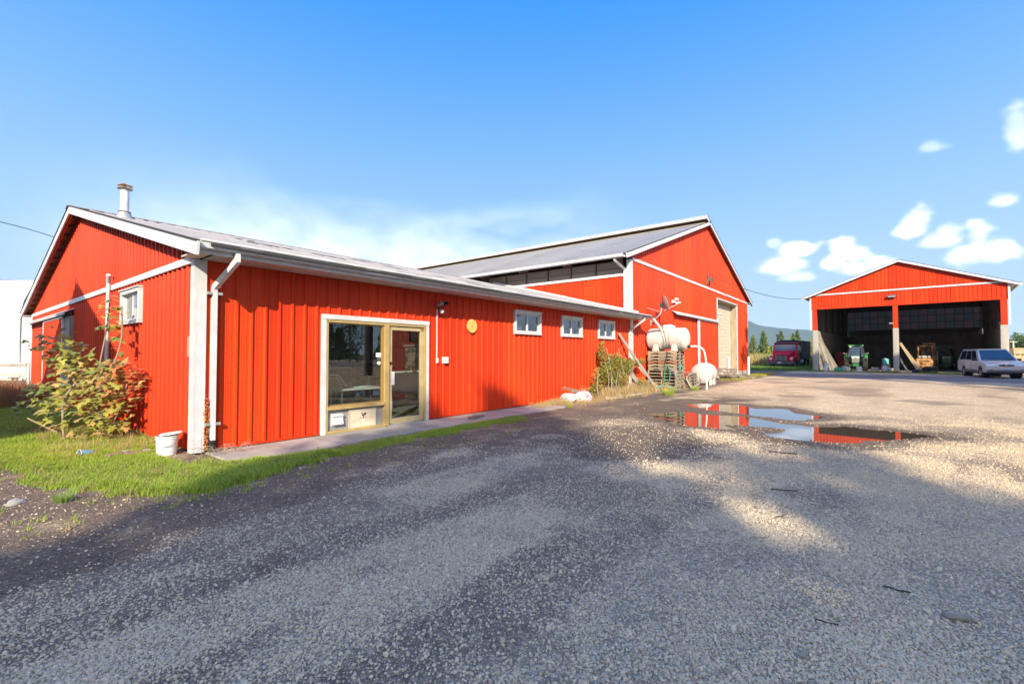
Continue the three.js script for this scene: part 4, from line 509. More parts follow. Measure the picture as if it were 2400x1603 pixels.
  for (let i = 0; i < 7; i++) obj('truss', merge([bx(c, 6.5, -0.6 - i * 3.3, W - 0.3, 0.16, 0.06), bar(V(0.2, 6.55, -0.6 - i * 3.3), V(c, pk - 0.25, -0.6 - i * 3.3), 0.14, 0.06), bar(V(W - 0.2, 6.55, -0.6 - i * 3.3), V(c, pk - 0.25, -0.6 - i * 3.3), 0.14, 0.06), bar(V(c, 6.5, -0.6 - i * 3.3), V(c, pk - 0.3, -0.6 - i * 3.3), 0.1, 0.05), bar(V(3, 6.5, -0.6 - i * 3.3), V(c, pk - 0.4, -0.6 - i * 3.3), 0.09, 0.05), bar(V(9, 6.5, -0.6 - i * 3.3), V(c, pk - 0.4, -0.6 - i * 3.3), 0.09, 0.05)]), M.brown, b);
  obj('shed_floor', bx(c, 0.0, -D / 2 + 0.1, W - 0.3, 0.07, D - 0.1), mt(0.32, 0.27, 0.22, 0.95, { map: T.conc }), b);
  obj('flood_light', merge([bx(5.55, 6.1, 0.2, 0.55, 0.16, 0.2, -0.3), bx(5.45, 6.0, 0.06, 0.1, 0.3, 0.08)]), M.darkSteel, b); obj('light_lens', bx(5.55, 6.06, 0.31, 0.46, 0.06, 0.012), M.white, b);
  obj('post_bracket', bx(5.46, 3.95, 0.02, 0.24, 0.06, 0.06), M.white, b); obj('power_lead', tube([V(W - 0.5, 5.2, -0.5), V(W - 0.36, 4.4, -0.6), V(W - 0.34, 2.5, -0.62), V(W - 0.33, 0.6, -0.62)], 0.025, 24, 6), M.cable, b); obj('switch_box', rb(W - 0.36, 3.7, -0.6, 0.2, 0.26, 0.3, 0.02), M.galv, b);
}
// ---- what stands in the shed, shed coordinates
const L2 = (x, d) => V(x, 0, -d);
function bucket(pos, r, h, mat_, lb, turn = 0, tip = 0, group) { const o = thing('bucket', lb, 'bucket', pos, turn, group); if (tip) o.rotation.z = tip; obj('body', lathe([[0.001, 0.006], [r * 0.86, 0.0], [r * 0.88, 0.01], [r, h * 0.98], [r * 1.03, h * 0.98], [r * 1.03, h], [r * 0.95, h], [r * 0.83, 0.02], [0.001, 0.02]], 28), mat_, o); obj('rim', merge([new THREE.TorusGeometry(r * 1.02, r * 0.04, 6, 28).rotateX(Math.PI / 2).translate(0, h * 0.97, 0), new THREE.TorusGeometry(r * 1.0, r * 0.035, 6, 28).rotateX(Math.PI / 2).translate(0, h * 0.86, 0)]), mat_, o); obj('handle', tube([V(-r, h * 0.88, 0), V(-r * 0.7, h * 0.62, r * 0.82), V(0, h * 0.5, r * 1.06), V(r * 0.7, h * 0.62, r * 0.82), V(r, h * 0.88, 0)], 0.004, 24, 5), M.steel, o); return o; }
bucket(shedAt(0.98, -0.1, 0.036), 0.19, 0.36, M.plasticWhite, 'white pail beside the pale concrete post holding another pail'); bucket(shedAt(1.05, -0.12, 0.38), 0.17, 0.34, M.plasticWhite, 'white pail set inside the pail beside the concrete post');
bucket(shedAt(2.35, 0.05, 0.036), 0.22, 0.42, M.polyDirty, 'dirty white pail behind the green can in the shed'); bucket(shedAt(2.62, 0.35, 0.036), 0.17, 0.36, M.plasticWhite, 'small white pail next to the green can'); bucket(shedAt(3.35, 0.1, 0.036), 0.20, 0.40, M.plasticWhite, 'white pail standing alone beside the red bins');
{ const o = thing('fuel_can', 'green plastic can lying by the white pails', 'can', shedAt(1.95, 0.4, 0.036), SH + 0.3); obj('body', rb(0, 0.15, 0, 0.55, 0.3, 0.3, 0.07, 3), mt(0.03, 0.26, 0.17, 0.45), o); obj('spout', cyl(V(0.2, 0.28, 0), V(0.3, 0.38, 0), 0.035, 0.03, 10), M.black, o); obj('handle', tube([V(-0.16, 0.29, 0), V(-0.12, 0.36, 0), V(0.08, 0.36, 0), V(0.12, 0.29, 0)], 0.02, 16, 6), mt(0.03, 0.26, 0.17, 0.45), o); }
for (let i = 0; i < 6; i++) { const x = 0.62 + 0.13 * i, o = thing('leaning_plank', 'weathered plank leaning on the shed side wall', 'plank', shedAt(0, 0), SH, 'planks leaning on the shed side wall'); obj('board', bar(V(x + 0.22, 0.04, -0.9 - 0.5 * i), V(0.3, 2.2 + 0.25 * ((i * 5) % 4), -1.1 - 0.5 * i), 0.16, 0.03), i % 2 ? M.greyWood : M.paleWood, o); }
for (const [k, dx, tn, lb] of [[0, 0.1, 0.05, 'lower red plastic bin of the two stacked in the shed'], [1, -0.06, -0.06, 'upper red plastic bin of the two stacked in the shed']]) {
  const o = thing('red_bin', lb, 'bin', shedAt(1.25 + dx, -9.2, 0.036 + k * 0.82), SH + 0.12 + tn); const mm = mt(0.20, 0.035, 0.045, 0.6, { map: T.peel }); obj('floor', bx(0, 0.14, 0, 1.3, 0.05, 1.1), mm, o); for (const s of [-1, 1]) { obj('wall', rb(0, 0.47, s * 0.55, 1.34, 0.66, 0.06, 0.02), mm, o); obj('wall', rb(s * 0.65, 0.47, 0, 0.06, 0.66, 1.06, 0.02), mm, o); } for (const x of [-0.55, 0, 0.55]) obj('foot', bx(x, 0.06, 0, 0.16, 0.12, 1.1), mm, o); obj('rim', merge([bx(0, 0.79, 0.58, 1.38, 0.05, 0.05), bx(0, 0.79, -0.58, 1.38, 0.05, 0.05), bx(-0.67, 0.79, 0, 0.05, 0.05, 1.1), bx(0.67, 0.79, 0, 0.05, 0.05, 1.1)]), mm, o); for (const x of [-0.4, 0, 0.4]) obj('rib', bx(x, 0.45, 0.59, 0.07, 0.6, 0.03), mm, o);
}
function wheel(par, name, x, y, z, r, w, rimR, rimM, axis = 'x', lugs = 0, spokes = 0) {
  const g = new THREE.Group(); g.name = name; par.add(g); g.position.set(x, y, z);
  const tire = lathe([[rimR, -w / 2 * 0.8], [r * 0.9, -w / 2], [r * 0.975, -w / 2 * 0.92], [r, -w / 2 * 0.6], [r, w / 2 * 0.6], [r * 0.975, w / 2 * 0.92], [r * 0.9, w / 2], [rimR, w / 2 * 0.8]], 32); const parts = [tire];
  for (let i = 0; i < lugs; i++) { const a = i / lugs * 6.283; parts.push(bx(r + 0.012, (i % 2 ? 1 : -1) * w * 0.24, 0, 0.045, w * 0.5, 0.05, (i % 2 ? 0.6 : -0.6)).rotateY(a)); }
  const tr = merge(parts), rim = [lathe([[0, -0.02], [rimR * 0.25, 0.0], [rimR * 0.85, -w * 0.12], [rimR * 0.95, w * 0.32], [rimR * 1.04, w * 0.4], [rimR * 1.04, w * 0.3], [rimR * 1.02, -w * 0.4]], 28)];
  for (let i = 0; i < spokes; i++) rim.push(bx(rimR * 0.5, w * 0.22, 0, rimR * 0.9, 0.04, rimR * 0.24).rotateY(i / spokes * 6.283)); rim.push(new THREE.CylinderGeometry(rimR * 0.22, rimR * 0.26, w * 0.3, 16).translate(0, w * 0.12, 0));
  const rg = merge(rim); for (const q of [tr, rg]) { if (x < 0) q.rotateZ(Math.PI / 2); else q.rotateZ(-Math.PI / 2); }
  obj('tyre', tr, M.rubber, g); obj('rim', rg, rimM, g); return g;
}
function quadGeo(pts) { const g = new THREE.BufferGeometry(); const p = []; for (let i = 1; i + 1 < pts.length; i++) p.push(...pts[0], ...pts[i], ...pts[i + 1]); g.setAttribute('position', new THREE.Float32BufferAttribute(p, 3)); g.computeVertexNormals(); return g; }
// slab with thickness from an outline in space
function plate(pts, t = 0.012) { const P = pts.map((q) => V(...q)), n = P[1].clone().sub(P[0]).cross(P[2].clone().sub(P[0])).normalize().multiplyScalar(t / 2), gs = [quadGeo(P.map((q) => q.clone().add(n).toArray())), quadGeo(P.map((q) => q.clone().sub(n).toArray()).reverse())]; for (let i = 0; i < P.length; i++) { const a = P[i], b = P[(i + 1) % P.length]; gs.push(quadGeo([a.clone().sub(n), b.clone().sub(n), b.clone().add(n), a.clone().add(n)].map((q) => q.toArray()))); } return merge(gs); }
function tractor(pos, turn, lb, cabOpen) {
  const o = thing('tractor', lb, 'tractor', pos, turn), gr = mt(0.035, 0.24, 0.06, 0.4, { map: T.noise }), yel = mt(0.6, 0.48, 0.05, 0.5);
  obj('hood', merge([rb(0, 1.02, 0.85, 0.56, 0.5, 1.35, 0.06), rb(0, 1.28, 0.8, 0.46, 0.1, 1.2, 0.05)]), gr, o); obj('grille', merge([...Array(8)].map((_, i) => bx(0, 0.72 + i * 0.05, 1.54, 0.5, 0.028, 0.03))), mt(0.28, 0.3, 0.26, 0.5), o); obj('nose_band', bx(0, 1.2, 1.535, 0.56, 0.09, 0.03), M.plasticWhite, o); for (const s of [-1, 1]) obj('headlight', bx(s * 0.17, 1.1, 1.545, 0.17, 0.07, 0.03), M.plasticWhite, o); obj('weight_bracket', merge([...Array(4)].map((_, i) => bx(-0.15 + i * 0.1, 0.5, 1.62, 0.07, 0.26, 0.14))), gr, o);
  obj('chassis', merge([bx(0, 0.62, 0.2, 0.4, 0.3, 2.4), bx(0, 0.48, 1.2, 1.1, 0.14, 0.16)]), M.darkSteel, o);
  for (const s of [-1, 1]) { wheel(o, 'wheel', s * 0.64, 0.46, 1.2, 0.46, 0.3, 0.24, yel, 'x', 18); wheel(o, 'wheel', s * 0.66, 0.72, -0.55, 0.72, 0.36, 0.42, yel, 'x', 22); obj('fender', ext([[-0.75, 0], [-0.6, 0.5], [-0.1, 0.75], [0.45, 0.62], [0.62, 0.2], [0.56, 0.18], [0.4, 0.55], [-0.1, 0.68], [-0.54, 0.46], [-0.68, 0]], 0.34).rotateY(-Math.PI / 2).translate(s * 0.66 + 0.17, 0.75, -0.5), gr, o); obj('mirror', merge([bx(s * 0.86, 1.52, 0.2, 0.1, 0.06, 0.03), cyl(V(s * 0.6, 1.5, 0.2), V(s * 0.86, 1.5, 0.2), 0.012, 0.012, 6)]), M.galv, o); }
  const cab = new THREE.Group(); cab.name = 'cab'; o.add(cab); const fr = M.black; const B = [[-0.6, 1.2, 0.3], [0.6, 1.2, 0.3], [0.62, 1.2, -0.85], [-0.62, 1.2, -0.85]], Tp = [[-0.47, 2.12, 0.12], [0.47, 2.12, 0.12], [0.48, 2.12, -0.8], [-0.48, 2.12, -0.8]]; obj('cab_frame', merge([...B.map((q, i) => bar(V(...q), V(...Tp[i]), 0.06, 0.06)), bar(V(...B[0]), V(...B[1]), 0.05, 0.05), bar(V(...B[1]), V(...B[2]), 0.05), bar(V(...B[0]), V(...B[3]), 0.05), bar(V(...B[2]), V(...B[3]), 0.05)]), fr, cab); if (!cabOpen) { obj('windscreen', plate([B[0], B[1], Tp[1], Tp[0]].map((q) => q.map((v, i) => v * (i === 0 ? 0.93 : 1)))), M.glass, cab); obj('rear_pane', plate([B[3], B[2], Tp[2], Tp[3]].map((q) => q.map((v, i) => v * (i === 0 ? 0.93 : 1)))), M.glass, cab); }
  obj('cab_roof', rb(0, 2.2, -0.33, 1.14, 0.16, 1.2, 0.06), gr, cab); for (const s of [-1, 1]) obj('work_light', cyl(V(s * 0.38, 2.1, 0.26), V(s * 0.38, 2.1, 0.3), 0.06, 0.065, 14), M.plasticWhite, cab); obj('seat', merge([rb(0, 1.15, -0.5, 0.45, 0.14, 0.42, 0.05), rb(0, 1.45, -0.72, 0.45, 0.5, 0.12, 0.05)]), M.black, cab); obj('cab_floor', bx(0, 0.98, -0.3, 1.1, 0.4, 1.0), M.darkSteel, cab); obj('exhaust', cyl(V(0.33, 1.1, 0.75), V(0.33, 1.95, 0.75), 0.035, 0.035, 10), M.darkSteel, o);
  return o;
}
tractor(shedAt(5.73 - 2.05, -4.0, 0.036).setX(30.75).setZ(-41.6), -0.66, 'small green cab tractor standing beside the centre post'); { const t = tractor(V(40.4, 0.036, -43.6), -0.62, 'dark green tractor parked deep in the shed behind the forklift', true); t.scale.set(1.12, 0.98, 1.1); }
{ // forklift, seen from behind
  const o = thing('forklift', 'worn tan forklift parked tail outwards in the shed', 'forklift', V(35.5, 0.036, -39.8), 2.25), y = mt(0.62, 0.36, 0.13, 0.55, { map: T.rust });
  obj('chassis', merge([rb(0, 0.55, 0.1, 1.0, 0.55, 1.9, 0.06), rb(0, 0.92, -0.2, 0.9, 0.22, 0.9, 0.05)]), y, o); obj('counterweight', merge([rb(0, 0.62, -0.98, 1.16, 0.72, 0.5, 0.16, 4), rb(0, 1.0, -0.85, 1.1, 0.14, 0.5, 0.05)]), y, o); obj('vent', merge([bx(0, 0.84, -1.235, 0.62, 0.09, 0.02), bx(0, 0.6, -1.24, 0.3, 0.08, 0.02)]), M.dark, o);
  obj('tail_grime', bx(0, 0.4, -1.235, 0.24, 0.12, 0.02), M.palletRed, o);
  for (const [x, z] of [[-0.48, -0.72], [0.48, -0.72], [-0.48, 0.55], [0.48, 0.55]]) obj('guard_post', bar(V(x, 0.95, z), V(x * 0.94, 2.1, z + (z > 0 ? -0.18 : 0.05)), 0.08, 0.08), y, o);
  obj('overhead_guard', merge([bx(0, 2.12, -0.15, 1.0, 0.06, 0.06), ...[...Array(7)].map((_, i) => bx(-0.42 + i * 0.14, 2.13, -0.15, 0.045, 0.045, 1.2)), bx(0, 2.13, -0.72, 1.0, 0.07, 0.07), bx(0, 2.13, 0.42, 1.0, 0.07, 0.07)]), y, o);
  obj('seat', merge([rb(0, 1.14, -0.4, 0.5, 0.14, 0.45, 0.05), rb(0, 1.42, -0.6, 0.5, 0.46, 0.12, 0.05)]), M.black, o); obj('rear_tank', rb(0, 1.18, -0.92, 0.85, 0.26, 0.26, 0.12, 4), M.whiteOld, o); obj('tank_strap', merge([bx(-0.22, 1.18, -0.92, 0.05, 0.28, 0.28), bx(0.2, 1.18, -0.92, 0.05, 0.28, 0.28)]), M.darkSteel, o);
  for (const s of [-1, 1]) { obj('mast_rail', bx(s * 0.34, 1.25, 0.98, 0.1, 2.3, 0.14), y, o); obj('fork', merge([bx(s * 0.25, 0.1, 1.65, 0.12, 0.045, 1.1), bx(s * 0.25, 0.4, 1.12, 0.12, 0.6, 0.05)]), M.darkSteel, o); wheel(o, 'wheel', s * 0.5, 0.32, 0.62, 0.32, 0.24, 0.17, y); wheel(o, 'wheel', s * 0.46, 0.25, -0.72, 0.25, 0.2, 0.13, y); }
  obj('mast_crossbar', merge([bx(0, 2.36, 0.98, 0.8, 0.1, 0.12), bx(0, 0.5, 1.08, 0.9, 0.08, 0.06), bx(0, 0.75, 1.08, 0.9, 0.08, 0.06), cyl(V(0, 0.3, 0.98), V(0, 2.0, 0.98), 0.05, 0.05, 10)]), y, o); obj('load_backrest', merge([bx(-0.5, 1.1, 1.12, 0.06, 1.2, 0.05), bx(0.5, 1.1, 1.12, 0.06, 1.2, 0.05), bx(0, 1.68, 1.12, 1.0, 0.06, 0.05)]), M.galv, o); obj('steering_wheel', new THREE.TorusGeometry(0.16, 0.018, 8, 20).rotateX(1.0).translate(0, 1.35, 0.05), M.black, o);
}
for (const [x, z, len, a, lb] of [[6.4, -0.25, 3.2, 0.82, 'long yellow timber leaning on the centre post of the shed'], [6.65, -0.6, 3.0, 0.78, 'second yellow timber leaning behind the long one'], [6.2, 0.02, 1.3, 0.42, 'short pale timber leaning at the foot of the centre post'], [6.35, 0.1, 1.1, 0.5, 'short pale stick leaning beside the short timber']]) { const o = thing('leaning_timber', lb, 'timber', shedAt(0, 0), SH); obj('beam', bar(V(x + len * Math.sin(a) * 0.3, 0.06, z), V(5.98, len * Math.cos(a * 0.85) * 0.97, z - 0.05), len > 2 ? 0.17 : 0.07, len > 2 ? 0.09 : 0.05), len > 2 ? M.lumber : M.paleWood, o); }
for (let i = 0; i < 3; i++) { const o = thing('spare_tyre', ['black tyre lying under the leaning timbers', 'black tyre lying at the forklift side', 'black tyre stacked on the tyre by the forklift'][i], 'tyre', shedAt(7.05 + (i ? 0.72 : 0), 0.15, 0.036 + (i === 2 ? 0.25 : 0)), 0); obj('tread', new THREE.TorusGeometry(0.3, 0.12, 10, 28).rotateX(Math.PI / 2).scale(1, 1.05, 1).translate(0, 0.126, 0), M.rubber, o); obj('sidewall', lathe([[0.2, 0.05], [0.3, 0.018], [0.37, 0.05], [0.3, 0.03]], 28), M.black, o); }
{ const heap = [[4.3, -1.2, 0.5, 0.35, 0.4, M.greyWood, 'crate', 'grey wooden crate by itself on the shed floor'], [4.9, -2.4, 0.55, 0.55, 0.5, M.brown, 'crate', 'brown slatted crate under the blue drum'], [5.25, -1.5, 0.5, 0.3, 0.4, M.paleWood, 'crate', 'pale crate near the centre post']];
  for (const [x, z, w, h, d, m, c, lb] of heap) { const o = thing('wooden_crate', lb, c, shedAt(x, z, 0.036), SH); for (let k = 0; k < 3; k++) { for (const s of [-1, 1]) { obj('slat', bx(0, h * (0.18 + k * 0.32), s * d / 2, w, h * 0.26, 0.02), m, o); obj('slat', bx(s * w / 2, h * (0.18 + k * 0.32), 0, 0.02, h * 0.26, d), m, o); } } for (const a of [-1, 1]) for (const e of [-1, 1]) obj('corner_batten', bx(a * (w / 2 - 0.03), h / 2, e * (d / 2 - 0.03), 0.04, h, 0.04), m, o); obj('base', bx(0, 0.02, 0, w, 0.03, d), m, o); }
  const o = thing('blue_drum', 'teal plastic drum standing on the brown crate', 'drum', shedAt(4.9, -2.4, 0.59), SH); obj('body', lathe([[0.001, 0], [0.2, 0], [0.23, 0.05], [0.235, 0.22], [0.225, 0.24], [0.235, 0.26], [0.23, 0.44], [0.2, 0.5], [0.001, 0.5]], 24), M.hoseTeal, o); obj('lid', cyl(V(0, 0.5, 0), V(0, 0.53, 0), 0.09, 0.09, 16), M.white, o);
  for (const [x, z, r, lb] of [[5.0, -0.75, 0.26, 'crumpled grey sack slumped near the centre post'], [5.15, -0.9, 0.2, 'small bluish sack behind the grey sack']]) { const s = thing('sack', lb, 'sack', shedAt(x, z, 0.036), SH + r * 9); const g = new THREE.IcosahedronGeometry(r, 3), p = g.attributes.position; for (let i = 0; i < p.count; i++) { const k = 0.85 + 0.35 * fbm(p.getX(i) * 9 + x * 5, p.getY(i) * 9 + p.getZ(i) * 7, 3, 61); p.setXYZ(i, p.getX(i) * k, Math.max(-r * 0.75, p.getY(i) * k * 1.1), p.getZ(i) * k); } g.translate(0, r * 0.75, 0); g.computeVertexNormals(); obj('bag', g, mt(0.42, 0.45, 0.5, 0.6), s); obj('knot', lathe([[0.05, 0], [0.02, 0.05], [0.06, 0.12], [0.001, 0.1]], 10).translate(0, r * 1.75, 0), mt(0.42, 0.45, 0.5, 0.6), s); }
  for (let i = 0; i < 4; i++) { const s = thing('loose_board', 'pale board lying across the shed threshold', 'board', shedAt(4.55 + i * 0.28, 0.12 + 0.1 * (i % 2), 0.04 + 0.03 * i), SH + [0.2, -0.12, 0.1, 0.35][i], 'boards on the shed threshold'); obj('plank', bx(0, 0.015, 0, 1.2, 0.03, 0.16), i % 2 ? M.lumber : M.paleWood, s); }
}
// ---------------------------------------------------------------- vehicles
const along = (pts, w, bev) => ext(pts, w, bev, 3).rotateY(-Math.PI / 2).translate(w / 2, 0, 0);
function arch(zc, r, n = 9) { return [...Array(n)].map((_, i) => { const a = i / (n - 1) * Math.PI; return [zc + r * Math.cos(a), 0.34 + r * Math.sin(a)]; }); }
{
  const o = thing('minivan', 'silver minivan parked nose out in front of the machine shed', 'van', L2(30.9, 30.1), -0.512);
  const paint = mt(0.54, 0.52, 0.47, 0.42, { metalness: 0.2, clearcoat: 0.6, clearcoatRoughness: 0.1 }), glassD = mt(0.018, 0.026, 0.03, 0.04, { clearcoat: 1, clearcoatRoughness: 0.02 }), trim = mt(0.075, 0.07, 0.075, 0.6);
  const prof = [[2.42, 0.34], [2.52, 0.55], [2.5, 0.74], [2.36, 0.88], [1.9, 0.99], [1.3, 1.08], [-2.3, 1.08], [-2.5, 1.0], [-2.53, 0.6], [-2.45, 0.34], ...arch(-1.4, 0.40).reverse(), ...arch(1.52, 0.40).reverse()];
  obj('body', along(prof, 1.84, 0.06), paint, o);
  const hb = 0.885, ht = 0.69, yb = 1.06, yt = 1.76; const Bq = [[-hb, yb, 1.38], [hb, yb, 1.38], [hb, yb, -2.47], [-hb, yb, -2.47]], Tq = [[-ht, yt, 0.38], [ht, yt, 0.38], [ht, yt, -2.22], [-ht, yt, -2.22]];
  obj('cabin', merge([quadGeo([Bq[0], Bq[1], Tq[1], Tq[0]]), quadGeo([Bq[1], Bq[2], Tq[2], Tq[1]]), quadGeo([Bq[2], Bq[3], Tq[3], Tq[2]]), quadGeo([Bq[3], Bq[0], Tq[0], Tq[3]]), rb(0, 1.765, -0.92, 1.36, 0.07, 2.62, 0.035, 3)]), paint, o);
  const lerp3 = (a, b, t) => a.map((v, i) => mix(v, b[i], t)); const face = (A, B2, C, D, u0, u1, v0, v1, n) => [[u0, v0], [u1, v0], [u1, v1], [u0, v1]].map(([u, v]) => { const q = lerp3(lerp3(A, B2, u), lerp3(D, C, u), v); return [q[0] + n[0], q[1] + n[1], q[2] + n[2]]; });
  obj('windscreen', plate(face(Bq[0], Bq[1], Tq[1], Tq[0], 0.05, 0.95, 0.04, 0.95, [0, 0.006, 0.008]), 0.006), glassD, o);
  obj('rear_pane', plate(face(Bq[3], Bq[2], Tq[2], Tq[3], 0.1, 0.9, 0.1, 0.9, [0, 0.004, -0.01]), 0.006), glassD, o);
  for (const s of [-1, 1]) { const A = s < 0 ? Bq[0] : Bq[1], B2 = s < 0 ? Bq[3] : Bq[2], C = s < 0 ? Tq[3] : Tq[2], D = s < 0 ? Tq[0] : Tq[1]; for (const [a, b] of [[0.10, 0.33], [0.36, 0.62], [0.65, 0.95]]) obj('side_window', plate(face(A, B2, C, D, a, b, 0.08, 0.9, [s * 0.008, 0.003, 0]), 0.006), glassD, o);
    const mi = obj('mirror', merge([rb(s * 1.03, 1.12, 0.98, 0.22, 0.15, 0.1, 0.04), bx(s * 0.92, 1.09, 1.0, 0.1, 0.05, 0.05)]), M.black, o);
    obj('headlight', rb(s * 0.69, 0.74, 2.40, 0.42, 0.15, 0.2, 0.06, 3).rotateY(0), mt(0.75, 0.76, 0.78, 0.08, { clearcoat: 1 }), o); obj('fog_lamp', rb(s * 0.66, 0.53, 2.45, 0.2, 0.08, 0.12, 0.035, 3), M.dark, o);
    obj('kidney_grille', ext([[0.03, 0], [0.30, 0.02], [0.33, 0.16], [0.06, 0.18]], 0.06).scale(s, 1, 1).translate(0, 0.66, 2.44), M.black, o);
    obj('sill', bx(s * 0.90, 0.40, 0.05, 0.05, 0.16, 2.1), trim, o); obj('door_seam', merge([bx(s * 0.921, 0.74, 0.98, 0.006, 0.6, 0.012), bx(s * 0.921, 0.74, -0.02, 0.006, 0.6, 0.012), bx(s * 0.921, 0.74, -1.05, 0.006, 0.6, 0.012)]), M.dark, o); obj('door_handle', merge([rb(s * 0.93, 0.93, 0.1, 0.03, 0.035, 0.2, 0.012), rb(s * 0.93, 0.93, -0.18, 0.03, 0.035, 0.2, 0.012)]), paint, o); obj('wheel_arch_lining', merge([1.52, -1.4].map((z) => cyl(V(s * 0.5, 0.36, z), V(s * 0.86, 0.36, z), 0.36, 0.36, 20))), M.dark, o);
    for (const z of [1.52, -1.4]) wheel(o, 'wheel', s * 0.80, 0.33, z, 0.33, 0.21, 0.21, M.galv, 'x', 0, 5); }
  obj('lower_bumper', merge([rb(0, 0.40, 2.42, 1.72, 0.16, 0.16, 0.05), bx(0, 0.40, 2.49, 1.1, 0.06, 0.04)]), trim, o); obj('nose_badge', rb(0, 0.75, 2.5, 0.07, 0.14, 0.03, 0.01), M.chrome, o);
  obj('number_plate', merge([bx(0, 0.50, 2.535, 0.32, 0.16, 0.012)]), mt(0.62, 0.64, 0.70, 0.5, { map: canvasTex(128, 64, (c) => { c.fillStyle = '#e6e8ee'; c.fillRect(0, 0, 128, 64); c.fillStyle = '#7d88b5'; c.fillRect(12, 24, 104, 20); }) }), o);
  obj('wipers', merge([bar(V(-0.55, 1.10, 1.36), V(-0.05, 1.16, 1.28), 0.015), bar(V(0.1, 1.10, 1.36), V(0.6, 1.16, 1.28), 0.015)]), M.black, o); obj('floor_pan', bx(0, 0.3, 0, 1.5, 0.12, 4.4), M.dark, o);
}
{
  const o = thing('flatbed_truck', 'red truck with a high black box body beside the machine shed', 'truck', L2(30.98, 51.97), -0.768), red = mt(0.66, 0.010, 0.03, 0.5, { specularIntensity: 0.5 }), glassD = mt(0.03, 0.05, 0.065, 0.05, { clearcoat: 1 }), bk = mt(0.03, 0.03, 0.034, 0.7, { map: T.noise });
  const hood = (w0, w1) => { const P = [[w0, 0.78, 3.42], [w0, 1.38, 3.36], [w1, 1.82, 1.95], [w1, 0.78, 1.95]]; const L = P.map(([x, y, z]) => [-x, y, z]), R = P; return merge([quadGeo([L[0], R[0], R[1], L[1]]), quadGeo([L[1], R[1], R[2], L[2]]), quadGeo(R), quadGeo([...L].reverse())]); };
  obj('hood', merge([hood(0.74, 0.98)]), red, o);
  for (const s of [-1, 1]) { obj('fender', along([[3.36, 0.7], [3.4, 1.0], [3.1, 1.22], [2.5, 1.3], [1.95, 1.25], [1.95, 0.75], ...[...Array(9)].map((_, i) => { const a = i / 8 * Math.PI; return [2.55 - 0.55 * Math.cos(a), 0.62 + 0.52 * Math.sin(a)]; })], 0.5, 0.04).translate(s * 0.95, 0, 0), red, o); obj('headlight', cyl(V(s * 0.98, 1.0, 3.3), V(s * 0.98, 1.0, 3.42), 0.14, 0.13, 18), mt(0.8, 0.8, 0.8, 0.15), o); obj('mirror', merge([bx(s * 1.42, 2.05, 1.5, 0.05, 0.6, 0.2), bar(V(s * 1.12, 2.4, 1.6), V(s * 1.42, 2.33, 1.5), 0.035), bar(V(s * 1.12, 1.75, 1.6), V(s * 1.42, 1.78, 1.5), 0.035)]), s > 0 ? M.chrome : M.black, o); obj('cab_step', bx(s * 1.05, 0.55, 1.3, 0.3, 0.12, 0.8), M.darkSteel, o); obj('side_window', plate([[s * 1.165, 1.85, 1.75], [s * 1.165, 1.85, 0.75], [s * 1.145, 2.45, 0.75], [s * 1.145, 2.45, 1.5]], 0.01), glassD, o); obj('door_seam', merge([bx(s * 1.172, 1.4, 1.85, 0.01, 1.1, 0.02), bx(s * 1.172, 1.4, 0.65, 0.01, 1.1, 0.02)]), M.dark, o); wheel(o, 'wheel', s * 1.0, 0.5, 2.55, 0.5, 0.3, 0.28, M.galv); wheel(o, 'wheel', s * 0.95, 0.5, -2.3, 0.5, 0.5, 0.28, M.galv); }
  obj('grille', merge([bx(0, 1.09, 3.43, 1.14, 0.58, 0.05)]), M.galv, o); obj('grille_bars', merge([...Array(6)].map((_, i) => bx(0, 0.88 + i * 0.085, 3.462, 0.98, 0.04, 0.02)).concat([-0.2, 0.2].map((x) => bx(x, 1.09, 3.466, 0.05, 0.5, 0.02)))), M.darkSteel, o); obj('grille_rim', merge([bx(0, 1.37, 3.45, 1.2, 0.06, 0.05), bx(0, 0.81, 3.45, 1.2, 0.06, 0.05), bx(-0.57, 1.09, 3.45, 0.06, 0.5, 0.05), bx(0.57, 1.09, 3.45, 0.06, 0.5, 0.05)]), M.chrome, o); obj('bumper', rb(0, 0.56, 3.46, 2.5, 0.34, 0.16, 0.06), mt(0.10, 0.095, 0.105, 0.55), o); obj('tow_slot', merge([bx(-0.5, 0.56, 3.55, 0.18, 0.1, 0.01), bx(0.5, 0.56, 3.55, 0.18, 0.1, 0.01)]), M.dark, o); obj('number_plate', bx(-0.1, 0.6, 3.555, 0.36, 0.18, 0.015), M.plasticWhite, o);
  const cb = 1.16; obj('cab', merge([quadGeo([[-cb, 0.75, 1.95], [cb, 0.75, 1.95], [cb, 1.82, 1.95], [-cb, 1.82, 1.95]]), quadGeo([[-cb, 1.78, 1.95], [cb, 1.78, 1.95], [1.1, 2.6, 1.55], [-1.1, 2.6, 1.55]]), ...[-1, 1].map((s) => quadGeo([[s * cb, 0.75, 1.95], [s * cb, 0.75, 0.5], [s * 1.12, 2.62, 0.5], [s * 1.1, 2.6, 1.55], [s * cb, 1.8, 1.95]])), rb(0, 2.66, 0.98, 2.26, 0.16, 1.25, 0.06), bx(0, 1.6, 0.5, 2.3, 1.9, 0.06)]), red, o);
  obj('windscreen', plate([[-1.04, 1.86, 1.925], [1.04, 1.86, 1.925], [0.99, 2.54, 1.595], [-0.99, 2.54, 1.595]], 0.012), glassD, o); obj('roof_visor', bx(0, 2.68, 1.62, 2.1, 0.14, 0.12, -0.3), mt(0.13, 0.01, 0.03, 0.5), o);
